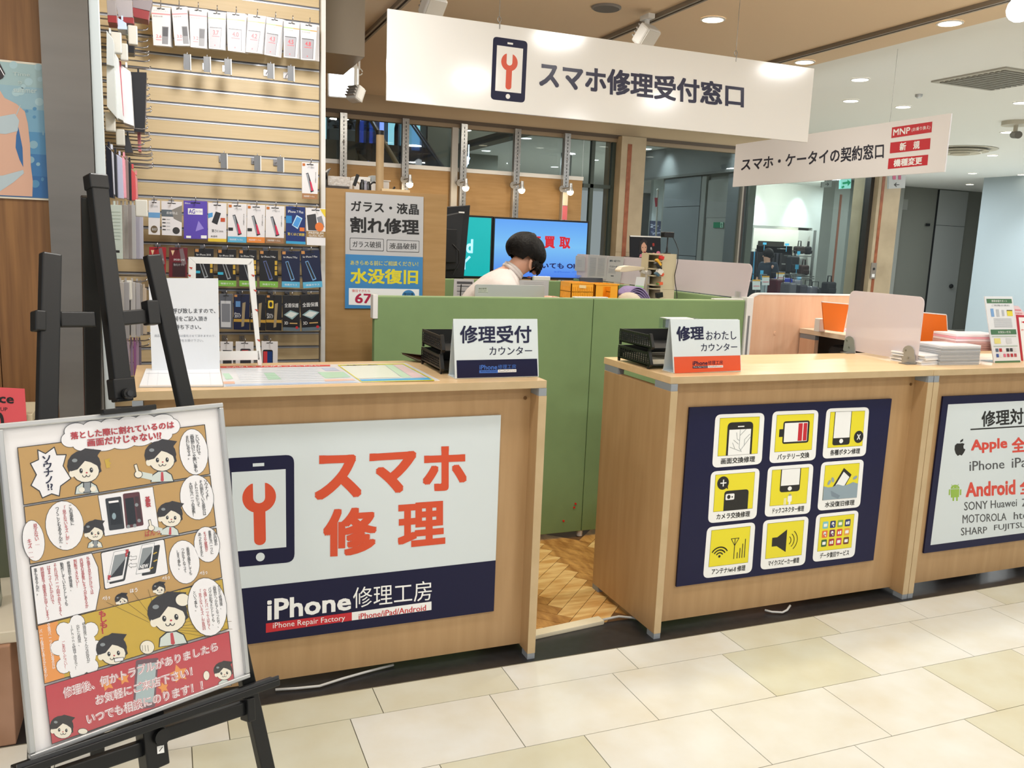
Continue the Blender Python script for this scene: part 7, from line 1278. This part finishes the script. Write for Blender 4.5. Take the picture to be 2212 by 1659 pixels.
for i, (x0, x1, m, z0, z1) in enumerate([(2.5, 2.9, LITC, 3.1, 4.2), (3.55, 3.62, LITB, 3.2, 4.4), (3.75, 3.8, LITB, 3.2, 4.4), (3.95, 4.02, LITB, 3.2, 4.3), (4.12, 4.3, LITC, 3.2, 4.2), (4.6, 4.75, LITC, 3.2, 4.2), (1.6, 2.3, mat('3E7C90', .5, emit=.35), 3.1, 4.4)]): tag(bx('lit_panel', m, None, x0*1.02, x1*1.02, 17.3, 17.38, z0, z1), ('cyan glowing strip left of the escalator top', 'first thin blue light strip above the escalator', 'second thin blue light strip above the escalator', 'third thin blue light strip above the escalator', 'cyan glow panel between the escalator rails', 'cyan glow panel right of the escalator', 'dim teal wall with its lighting as glow, behind the plants at far left')[i], 'light')  # the teal wall's lighting is put in as its own glow
light('AREA', (3.4, 15.5, 4.4), 25, (.6, .72, 1), .6)
for i, px in enumerate((728, 757)):
    a = P(px-(0 if i else 4), 288, y=15.2); z0_ = 2.951; t = thing('potted_plant', ('left', 'right')[i]+' dark leafy plant in a white tub on the upper floor, through the window', 'plant', (a.x, 15.2, z0_)); MB().box(a.x-.12, a.x+.12, 15.08, 15.32, z0_, z0_+.28).build('pot', mat('A9B4B4', .5), t, bevel=.01)
    b = MB(); random.seed(i); lf = mat('16241C', .7)
    for k_ in range(70): a2 = random.uniform(0, 6.28); r_ = random.uniform(0, .12); c3 = V((a.x+r_*math.cos(a2), 15.2+r_*math.sin(a2), z0_+.3+random.uniform(0, .42))); d_ = V((random.uniform(-1, 1), random.uniform(-1, 1), random.uniform(0, 1)))*.06; e_ = d_.orthogonal().normalized()*.025; b.add([c3-d_, c3+e_, c3+d_, c3-e_], [(0, 1, 2, 3)])
    b.build('foliage', lf, t, kind='stuff')
a, b_ = P(998, 368, y=12), P(1012, 340, y=12); tag(MB().obox((a+b_)/2, V((.035, 0, .10)), (0, .02, 0), (.03, 0, -.01)).tube([(b_.x, 12.0, (a.z+b_.z)/2), (b_.x, 12.0, 2.8)], .008, 6).build('light_tube', mat('BFDCFF', .5, emit=5, name='cool_tube')), 'slanting bright blue white light panel beyond the white post', 'light')
for px, py, l in ((1137, 298, 'glass reflection of a downlight between third and fourth uprights, upper'), (1050, 325, 'glass reflection of a downlight right of the white post'), (1284, 345, 'glass reflection of a downlight left of the marble pillar'), (1198, 360, 'glass reflection of a downlight left of the floor number sign'), (1397, 321, 'large downlight seen right of the left marble pillar'), (1394, 372, 'small downlight far beyond the left marble pillar'), (1720, 404, 'far downlight below the second hanging sign, right of three'), (1625, 417, 'far downlight below the second hanging sign, left of three'), (1703, 413, 'far downlight below the second hanging sign, middle of three'), (1545, 312, 'small warm lamp below the big sign right half')):  # first four discs stand in for ceiling lights reflected in the glass
    downlight(px, py, l, .07, 9, 'F4FAFF')
bx('ceiling', mat('6E6A62', .8, name='dim_ceiling'), None, 4.21, 4.4, 8.62, 20, 2.8, 2.9, kind='structure')
# corridor wall x = 6.5
WX = 6.5; CWp = planex(WX); GD = mat('7E8486', .6, name='slate_panel', var=.06, scale=2); LG2 = mat('A9ABA4', .6); 
cw = bx('wall_corridor', mat('8E9088', .7), None, WX+.03, WX+.12, 8.66, 10.62, 0, 2.8, kind='structure')
bx('wall_corridor', mat('8A8E8E', .7), None, WX-.06, WX+.03, 8.66, 11.7, 2.4, 2.8, kind='structure'); bx('trim_16', mat('6E706C', .6), None, WX-.08, WX-.06, 8.66, 11.7, 2.39, 2.42, kind='structure')
def yx(px, py=500): return P(px, py, x=WX).y
for a, b_, m in ((1433, 1511, GD), (1569, 1603, GD)):
    ya, yb = yx(a), yx(b_); zs = [0, .62, 1.35, 2.0, 2.39] if a < 1500 else [0, 2.39]
    for z0, z1 in zip(zs, zs[1:]): bx('panel', m, cw, WX-.03, WX+.03, max(yb, 8.67)+.003, ya-.003, z0+.004, z1-.004)
ya, yb = yx(1521), yx(1568); d1 = bx('door_1', LG2, None, WX+.01, WX+.03, yb, ya, .01, P(1540, 388, x=WX).z, kind='structure'); bx('upper_leaf', mat('A2A49E', .6), d1, WX+.004, WX+.01, yb+.01, ya-.01, P(1540, 470, x=WX).z, P(1540, 392, x=WX).z)
bx('trim_17', mat('989A94', .6), None, WX-.02, WX+.03, yx(1521)+.002, yx(1511)-.002, 0, 2.38, kind='structure')
a, b_ = CWp.pix(1541, 492), CWp.pix(1563, 480); t = thing('exit_sign', 'small green running figure exit sign on the pale door in the corridor', 'sign', (WX, a[0], a[1])); MB().box(WX-.004, WX+.003, b_[0], a[0], a[1], b_[1]).build('plate', mat('0A7A50', .4, emit=.25), t); pr = Print(planex(WX-.0045), h=.001); pr.poly([(1556, 480), (1562, 480), (1562, 492), (1556, 492)], mat('BFE8D0', .4), 1); pr.line([(1559, 482), (1558, 487), (1560, 491)], 1.5, mat('0A7A50', .4), 2); pr.line([(1557, 484), (1561, 486)], 1.2, mat('0A7A50', .4), 2); pr.build(t)
# opening beyond the corridor wall
FY = 15.0
wf = bx('wall_far', mat('A9B0B0', .7), None, 9.0, 11.4, 15.0, 15.1, 0, 2.8, kind='structure')
a, b_ = P(1403, 515, y=14.95), P(1431, 478, y=14.95); t = thing('shop_poster', 'dark bluish city picture far beyond the corridor opening', 'poster', a); MB().box(a.x, b_.x, 14.95, 14.98, a.z, b_.z).build('board', mat('2A2E48', .4), t); pr = Print(planey(14.95), h=.002)
random.seed(8)
for k_ in range(26): x, y = random.uniform(1405, 1429), random.uniform(480, 513); pr.line([(x, y), (x+random.uniform(3, 8), y+random.uniform(-2, 2))], 1.2, mat(('8A90B0', 'B9BCCC', '4A5080')[k_ % 3], .4), 1)
pr.build(t)
light('SPOT', (P(1395, 455, y=14.9).x, 14.5, 2.75), 60, COOL, .05, target=(P(1395, 500, y=15).x, 15, 1.2), spot=50)
a, b_ = P(1424, 500, y=9.6), P(1421, 412, y=9.6); t = thing('flag_pole', 'white pole with a small red flag sign beyond the left marble pillar', 'pole', (a.x, 9.6, 0)); MB().tube([(a.x, 9.6, 0), (b_.x, 9.6, b_.z)], .012, 8).build('pole', mat('D8D4CE', .4), t); MB().ball((b_.x, 9.6, b_.z+.01), .018, .018, .018).build('finial', WPL, t); pr = Print(planey(9.59), h=.002); MB().prism([P(1414, 427, y=9.59), P(1421, 427, y=9.59), P(1421, 446, y=9.59), P(1416, 447, y=9.59)], (0, 1, 0), .004).build('flag', mat('D02838', .5), t)
# ================================================================ luggage shop
LW = mat('B9BDB8', .7, name='shop_wall')
sx0, sx1 = P(1606, 470, y=14.2).x, P(1795, 470, y=14.2).x
bx('wall_shop', LW, None, sx0-1.2, sx1+2.2, 14.2, 14.3, 1.95, 2.8, kind='structure'); bx('wall_shop', mat('D2D0C4', .7), None, sx0-1.2, sx1+.2, 15.4, 15.5, 0, 2.6, kind='structure')
bx('wall_shop', LW, None, P(1752, 520, y=14.2).x, P(1795, 520, y=14.2).x, 14.19, 14.3, 0, 1.95, kind='structure')
bx('wall_far', mat('8A8E88', .7), None, P(1793, 500, y=12.6).x, 12.3, 12.6, 12.7, 0, 2.8, kind='structure')
pillar_reflection = bx('pillar', mat('989A92', .6), None, P(1793, 520, y=12.3).x, P(1826, 520, y=12.3).x, 12.3, 12.59, 0, 2.8, kind='structure'); x = P(1809, 500, y=12.3).x; bx('stone_strip', mat('8A5844', .5), pillar_reflection, x-.025, x+.025, 12.296, 12.3, .1, P(1812, 420, y=12.3).z)  # solid pillar and strip standing in for a pillar's reflection in the glass
for px, w in ((1630, 90), (1723, 130)): x = P(px, 430, y=14.2).x; light('SPOT', (x, 13.9, 2.78), w, COOL, .05, target=(x, 14.22, 2.0), spot=62, blend=.9)
x = P(1735, 480, y=15).x; light('SPOT', (x, 14.9, 2.5), 60, (1, .97, .85), .05, target=(x, 15.4, 1.9), spot=70, blend=.9)
ux0, ux1 = P(1623, 520, y=14.0).x, P(1720, 520, y=14.0).x; uz = P(1660, 494, y=14).z
light('AREA', ((ux0+ux1)/2, 12.9, 2.7), 60, (1, .98, .92), .3, target=((ux0+ux1)/2, 14, 1.6))  # fill light added to brighten the white display unit
for pxx in (1438, 1592): q = P(pxx, 372, x=6.4); light('SPOT', (6.15, q.y, 2.78), 22, COOL, .04, target=(6.45, q.y, 2.45), spot=75, blend=1)
ut = thing('display_unit', 'large white display unit in the luggage shop', 'shelf', ((ux0+ux1)/2, 14.1, 0)); bx('head_panel', mat('DADAD0', .6), ut, ux0, ux1, 13.95, 14.05, P(1660, 530, y=14).z, uz); bx('side_panel', mat('C2C4BE', .6), ut, ux1, ux1+.35, 13.95, 14.05, 0, uz); bx('left_panel', mat('DADAD0', .6), ut, ux0, ux0+.1, 13.95, 14.05, 0, P(1660, 530, y=14).z); bx('dark_inner_board', mat('1E1E20', .7), ut, ux0+.1, ux1, 14.1, 14.15, 0, P(1660, 522, y=14).z)
bx('header_slot', mat('26241E', .5), ut, P(1638, 525, y=13.94).x, P(1694, 525, y=13.94).x, 13.94, 13.949, P(1660, 532, y=13.94).z, P(1660, 521, y=13.94).z)
for z in (.5, .85, 1.2, 1.5): bx('shelf', mat('8A8C8A', .4), ut, P(1680, 560, y=13.9).x, P(1694, 560, y=13.9).x, 13.85, 13.95, z, z+.02)
rk = thing('clothes_rail', 'chrome clothes rail with blue and black garments at the luggage shop', 'rack', (P(1615, 560, y=13.4).x, 13.4, 0)); xa2, xb2 = P(1600, 550, y=13.4).x, P(1632, 550, y=13.4).x; zr = P(1615, 537, y=13.4).z
MB().tube([(xa2, 13.4, 0), (xa2, 13.4, zr), (xb2, 13.4, zr), (xb2, 13.4, 0)], .012, 6).build('rail', CHR, rk)
for i in range(9):
    x = xa2+.03+(xb2-xa2-.06)*i/8; m = mat(('2E6E9C', '14161A', '3A8AB8', '1E2A3C', '14161A', '4AA0CC', '1A1C20', '2A2C34', '14161A')[i], .8)
    tag(MB().prism([(x-.02, 13.25, zr-.05), (x+.02, 13.55, zr-.05), (x+.025, 13.57, zr-.6), (x-.02, 13.23, zr-.62)], (1, 0, 0), .025).build('garment', m), ('blue' if i in (0, 2, 5) else 'dark')+' garments hanging on the chrome rail of the luggage shop', 'garment', ('blue' if i in (0, 2, 5) else 'dark')+' garments on the rail')
for i in range(5):
    x = P(1642+i*8, 560, y=13.8).x; tag(MB().box(x-.03, x+.03, 13.62, 13.85, .75, 1.42).build('garment', mat(('1E1C1E', '3A2424', '17181C', '24262E', '1A1A1E')[i], .8), bevel=.01), 'dark coats hanging inside the white luggage shop unit', 'coat', 'coats in the white unit')
def bag(px, py, w, h, y, m, label, handle=True, name='bag', strap=None):
    c = P(px, py, y=y); s_ = y*1.1/1837; W_, H_ = w*s_/2, h*s_/2; t = thing(name, label, 'bag', (c.x, y, c.z-H_)); MB().box(c.x-W_, c.x+W_, y-.08, y+.08, c.z-H_, c.z+H_).build('body', m, t, bevel=.03); 
    MB().box(c.x-W_*.8, c.x+W_*.8, y-.1, y-.08, c.z-H_*.8, c.z).build('front_pocket', m, t, bevel=.008)
    if handle: MB().tube([(c.x-W_*.4, y, c.z+H_), (c.x-W_*.35, y, c.z+H_+.1), (c.x+W_*.35, y, c.z+H_+.1), (c.x+W_*.4, y, c.z+H_)], .012, 6).build('handle', m, t, smooth=True)
    return t
BR = mat('2E2622', .5); bs = thing('bag_shelf', 'grey wall shelf carrying the dark bags at the luggage shop', 'shelf', (P(1728, 552, y=13.7).x, 13.7, 1.2))
for py in (552, 600): z = P(1728, py, y=13.7).z; bx('board', mat('6E706E', .4), bs, P(1708, py, y=13.7).x, P(1752, py, y=13.7).x, 13.6, 13.9, z-.02, z)
bx('post', mat('6E706E', .4), bs, P(1752, 560, y=13.9).x, P(1752, 560, y=13.9).x+.03, 13.85, 13.9, 0, 1.9)
for px, py, yy, w in ((1712, 591.5, 13.2, .2), (1735, 595.5, 13.4, .17)): p = P(px, py, y=yy); bx('board', mat('6E706E', .4), bs, p.x-w, p.x+w, yy-.12, yy+.12, p.z-.02, p.z-.001); bx('leg', mat('6E706E', .4), bs, p.x-.02, p.x+.02, yy+.06, yy+.1, 0, p.z-.02)
bag(1726, 540, 22, 18, 13.7, BR, 'brown business bag on the upper luggage shop shelf'); bag(1745, 541, 10, 19, 13.72, mat('1A1A1C', .5), 'black bag beside the brown business bag'); bag(1712, 571, 26, 40, 13.2, mat('2A2C30', .6), 'grey black backpack below the brown business bag'); bag(1735, 583, 22, 24, 13.4, mat('3A2A26', .6), 'dark brown bag beside the backpack')
for i, (px, w, h_, m, l, y) in enumerate([(1628, 22, 34, '2E3436', 'dark wrapped suitcase at the left of the luggage rows', 11.2), (1652, 20, 30, 'A9B8BC', 'pale silver suitcase second in the luggage rows', 11.9), (1677, 26, 38, '4A1620', 'wine red suitcase in the luggage rows', 11.4), (1692, 34, 12, '2A3AA0', 'shiny blue suitcase top behind the wine red one', 12.3), (1704, 22, 30, '5A585E', 'grey wrapped suitcase right of the wine red one', 11.0), (1727, 24, 26, '3C3A42', 'dark grey wrapped suitcase in the luggage rows', 11.4), (1750, 24, 22, '6A6870', 'pale grey wrapped suitcase in the luggage rows', 11.9), (1716, 26, 12, '8A8890', 'wrapped silver suitcase top in the second luggage row', 12.4), (1765, 20, 14, '26262A', 'black small suitcase at the right of the luggage rows', 12.3)]):
    yb = {1628: 640, 1652: 636, 1677: 640, 1692: 612, 1704: 640, 1727: 640, 1750: 640, 1716: 616, 1765: 635}[px]; top = P(px, yb-h_, y=y); s_ = y*1.1/1837; t = thing('suitcase', l, 'suitcase', (top.x, y, 0), 'suitcases in front of the luggage shop'); mm = mat(m, .25, bump=.5, scale=16)
    MB().box(top.x-w*s_/2, top.x+w*s_/2, y-.12, y+.12, .05, top.z).build('shell', mm, t, bevel=.03); MB().tube([(top.x-.07, y+.05, top.z-.02), (top.x-.07, y+.05, top.z+.1), (top.x+.07, y+.05, top.z+.1), (top.x+.07, y+.05, top.z-.02)], .008, 6).build('handle', CHR if i % 2 else PLB, t)
    for sx in (-1, 1): MB().cyl((top.x+sx*w*s_*.38, y-.04, .025), .025, .04, (0, 1, 0), n=10).build('wheel', PLB, t)
bag(1790, 622, 30, 30, 11.6, mat('1C1C1E', .6), 'black travel bag at the right end of the suitcases')
bx('bag_table', mat('5A5C5A', .6), None, P(1775, 640, y=11.6).x, P(1805, 640, y=11.6).x, 11.45, 11.75, 0, P(1790, 637.4, y=11.6).z); tag(bpy.data.objects['bag_table'], 'low grey stand under the black travel bag', 'stand')
for i, (px, py, w, h_, y) in enumerate([(1634, 615, 17, 22, 11.0), (1654, 606, 16, 20, 11.3), (1686, 597, 18, 16, 11.8)]):
    pl_y = planey(y); t = thing('price_card', ('left', 'middle', 'right')[i]+' white price card with yellow band above the suitcases', 'sign', pl_y.w(*pl_y.pix(px, py+h_/2)), 'price cards above the suitcases'); slab(pl_y, [(px-w/2, py-h_/2), (px+w/2, py-h_/2), (px+w/2, py+h_/2), (px-w/2, py+h_/2)], .004, 'card', mat('D5D8D4', .5), t); a = pl_y.w(*pl_y.pix(px, py)); MB().tube([(a.x, y+.01, 0), (a.x, y+.01, a.z)], .006, 6).build('stem', CHR, t)
    pr = Print(pl_y, h=.002); pr.poly([(px-w/2, py-h_/2), (px+w/2, py-h_/2), (px+w/2, py-h_/2+3), (px-w/2, py-h_/2+3)], mat('D8A030', .5), 0); pr.text('SALE', [(px-w*.35, py), (px+w*.35, py), (px+w*.35, py+5), (px-w*.35, py+5)], mat('D07080', .5), 1) if False else pr.line([(px-w*.35, py+3), (px+w*.35, py+3)], 2, mat('D88A90', .5), 1); pr.build(t)
for i, (px, py, w, h_, y) in enumerate([(1718, 546, 9, 8, 13.5), (1714, 576, 10, 11, 13.0), (1645, 526, 10, 5, 13.9), (1693, 528, 12, 5, 13.9), (1638, 588, 9, 10, 12.6), (1718, 600, 12, 6, 12.4)]):
    pl_y = planey(y); a = pl_y.w(*pl_y.pix(px, py)); s_ = y*1.1/1837; t = tag(MB().box(a.x-w*s_/2, a.x+w*s_/2, y-.1, y-.095, a.z-h_*s_/2, a.z+h_*s_/2).tube([(a.x, y-.09, a.z-h_*s_/2-.12), (a.x, y-.09, a.z)], .006, 5).build('price_tag', mat('4FB4E0', .5, name='sky_blue_card')), 'sky blue price tags among the bags of the luggage shop', 'price tag', 'sky blue tags of the luggage shop')
# shop attendant
aw = P(1657, 553, y=12.8); ax0 = aw.x; hz = aw.z
at_ = thing('person', 'person with tied dark hair in a dark top standing in the luggage shop', 'person', (ax0, 12.8, 0)); K = (hz+.1)/1.6
J = {k: (ax0+x, 12.8+y, z*K, r_) for k, (x, y, z, r_) in dict(pelvis=(.03, 0, .9, .13), belly=(.03, 0, 1.02, .115), chest=(.04, 0, 1.2, (.13, .11)), neck=(.02, 0, 1.36, .05), jaw=(0, 0, 1.42, .055), skull=(.0, 0, 1.51, (.075, .08)), rsh=(.05, -.17, 1.3, .055), relb=(.1, -.2, 1.04, .04), rwr=(.14, -.08, .86, .028), rhand=(.1, -.03, .8, .03), lsh=(.05, .17, 1.3, .055), lelb=(.02, .22, 1.04, .04), lwr=(-.06, .18, .86, .028), lhand=(-.1, .16, .82, .03), rhip=(.03, -.09, .84, .085), rkn=(.03, -.09, .46, .06), rank=(.05, -.09, .07, .04), rtoe=(-.08, -.09, .035, .03), lhip=(.03, .09, .84, .085), lkn=(.03, .09, .46, .06), lank=(.05, .09, .07, .04), ltoe=(-.08, .09, .035, .03)).items()}
skinned('body', J, [('pelvis', 'belly'), ('belly', 'chest'), ('chest', 'neck'), ('neck', 'jaw'), ('jaw', 'skull'), ('chest', 'rsh'), ('rsh', 'relb'), ('relb', 'rwr'), ('rwr', 'rhand'), ('chest', 'lsh'), ('lsh', 'lelb'), ('lelb', 'lwr'), ('lwr', 'lhand'), ('pelvis', 'rhip'), ('rhip', 'rkn'), ('rkn', 'rank'), ('rank', 'rtoe'), ('pelvis', 'lhip'), ('lhip', 'lkn'), ('lkn', 'lank'), ('lank', 'ltoe')], SKIN, at_)
TOP = mat('1C2A38', .8, name='dark_top'); J2 = fat(['pelvis', 'belly', 'chest', 'rsh', 'relb', 'lsh', 'lelb', 'neck'], .022); J2['chest'] = (*J['chest'][:3], (.165, .15)); J2['rsh'] = (*J['rsh'][:3], .085); J2['lsh'] = (*J['lsh'][:3], .085); J2['neck'] = (*J['neck'][:2], J['neck'][2]-.02, .075)
skinned('shirt', J2, [('pelvis', 'belly'), ('belly', 'chest'), ('chest', 'neck'), ('chest', 'rsh'), ('rsh', 'relb'), ('chest', 'lsh'), ('lsh', 'lelb')], TOP, at_); skinned('trousers', fat(['pelvis', 'rhip', 'rkn', 'rank', 'lhip', 'lkn', 'lank'], .014), [('pelvis', 'rhip'), ('rhip', 'rkn'), ('rkn', 'rank'), ('pelvis', 'lhip'), ('lhip', 'lkn'), ('lkn', 'lank')], mat('1A1B1F', .8), at_)
sk = V(J['skull'][:3]); MB().ball(sk+V((.022, 0, .03)), .098, .098, .1, 16, 10).build('hair', HR, at_, smooth=True); MB().ball(sk+V((.12, 0, -.01)), .035, .035, .04, 10, 8).build('hair_bun', HR, at_, smooth=True)
for s_ in (-1, 1): MB().ball(sk+V((-.075, .03*s_, -.0)), .008, .01, .007, 8, 6).build('eye', DARK, at_)
MB().ball(sk+V((-.086, 0, -.025)), .014, .01, .014, 8, 6).build('nose', SKIN, at_)
# ================================================================ hanging corridor signs, right end
def hsign(q, y, m, label, draw, emit=None):
    pl = planey(y); t = thing('hanging_sign', label, 'sign', pl.w(*pl.pix(*q[3]))); slab(pl, q, .03, 'panel', m, t); pr = Print(pl, h=.002, step=.001); draw(pr); pr.build(t)
    a = pl.w(*pl.pix(*q[0])); b_ = pl.w(*pl.pix(*q[1])); MB().tube([((a.x+b_.x)/2, y+.015, a.z-.01), ((a.x+b_.x)/2, y+.015, 2.8)], .006, 6).build('rod', CHR, t)
def d_ex(pr): G = mat('12A070', .4, emit=.6); pr.line([(1821, 396), (1833, 394)], 4.5, G, 1); pr.poly([(1830, 388), (1838, 394), (1831, 402)], G, 1); pr.line([(1819, 405), (1822, 403)], 4, G, 1)
hsign([(1816, 387), (1839, 384), (1838, 407), (1815, 408)], 9.6, mat('9FE8E0', .4, emit=.8, name='lit_exit_panel'), 'glowing cyan emergency exit sign with green arrow under the second hanging sign', d_ex)
hsign([(1776, 393), (1797, 391), (1796, 404), (1775, 405)], 11.5, mat('A9ABA6', .5), 'small grey arrow sign left of the glowing exit sign', lambda pr: (pr.line([(1783, 398), (1790, 398)], 1.3, IB, 1), pr.line([(1787, 395), (1790, 398), (1787, 401)], 1.3, IB, 1)))
hsign([(1921, 372), (1957, 370), (1955, 406), (1920, 408)], 8.2, mat('B4B6B4', .5), 'grey toilet direction sign with left arrow behind the second hanging sign', lambda pr: (pr.rr((1928, 378), (1935, 378), (1935, 388), (1928, 388), .3, mat('C05A7A', .5), 1), pr.rr((1940, 378), (1946, 378), (1946, 388), (1940, 388), .2, mat('B05070', .5), 1), pr.line([(1932, 399), (1942, 399)], 1.5, IB, 1), pr.line([(1936, 395), (1932, 399), (1936, 403)], 1.5, IB, 1)))
hsign([(1214, 330), (1236, 329), (1233, 382), (1211, 382)], 12.0, mat('9A9E9C', .5), 'grey vertical floor sign with the number 3 beyond the window', lambda pr: (pr.text('3', [(1221, 332), (1231, 332), (1231, 351), (1221, 351)], IB, 1, .01), pr.text('FLOOR', [(1216, 354), (1230, 354), (1230, 358), (1216, 358)], IB, 1)))
# dark recess with the door, bright wall
DYp = 12.9
wd = bx('wall_right', mat('8F9188', .75), None, 12.0, 16.5, DYp, DYp+.1, 0, 2.8, kind='structure'); bx('wall_right', mat('A2A49C', .75), None, P(1930, 500, y=DYp-.3).x, P(1944, 500, y=DYp-.3).x, DYp-.3, DYp, 0, 2.8, kind='structure')
xa3, xb3 = P(2010, 560, y=DYp).x, P(2072, 560, y=DYp).x; d2 = bx('door_2', mat('B4B8B4', .7), None, xa3, xb3, DYp-.03, DYp-.002, 0, 2.78, kind='structure'); z = P(2040, 487, y=DYp).z; bx('upper_joint', DARK, d2, xa3, xb3, DYp-.032, DYp-.03, z-.008, z); bx('left_gap', DARK, d2, xa3-.02, xa3, DYp-.031, DYp-.002, 0, 2.78)
a = P(2053, 618, y=DYp-.05); MB().ball((a.x, DYp-.07, a.z), .045, .04, .045).build('door_handle', DARK, d2, smooth=True); a = P(2006, 485, y=DYp-.05); MB().box(a.x-.06, a.x+.04, DYp-.05, DYp-.03, a.z-.03, a.z+.02).build('hinge', DARK, d2)
a, b_ = P(1949, 453, y=DYp-.01), P(1962, 431, y=DYp-.01); tag(bx('wall_plate', mat('A9ABA4', .6), None, a.x, b_.x, DYp-.012, DYp-.001, a.z, b_.z), 'small pale plate on the dark recess wall under the toilet sign', 'plate')
bx('wall_right', mat('AAB6BA', .7, name='pale_bright_wall'), None, 12.72, 12.95, 4.0, 10.62, 0, 2.8, kind='structure')
light('SPOT', (12.1, 8.9, 2.75), 90, (.9, .97, 1), .08, target=(12.75, 9.3, 1.5), spot=80, blend=.9); light('AREA', (13.9, 11.2, 2.75), 6, COOL, .3)
bx('wall_far', mat('6E706A', .8), None, 5.0, 9.0, 19.5, 19.6, 0, 2.8, kind='structure'); bx('wall_far', mat('7A7C78', .8), None, 16.4, 16.5, 4, 12.9, 0, 2.8, kind='structure'); bx('wall_far', mat('8A8C86', .8), None, 11.4, 20, 19.5, 19.6, 0, 2.8, kind='structure')

for px, py, w in ((1243, 1088, 'upper right'), (1240, 1096, 'middle'), (1217, 1125, 'lower left')):
    c = P(px, py, y=3.659); tag(MB().cyl((c.x, 3.66, c.z), .005, .006, (0, -1, 0), n=10).build('push_pin', mat('D02020', .4)), w+' red pin stuck low on the long green partition between the counters', 'pin')
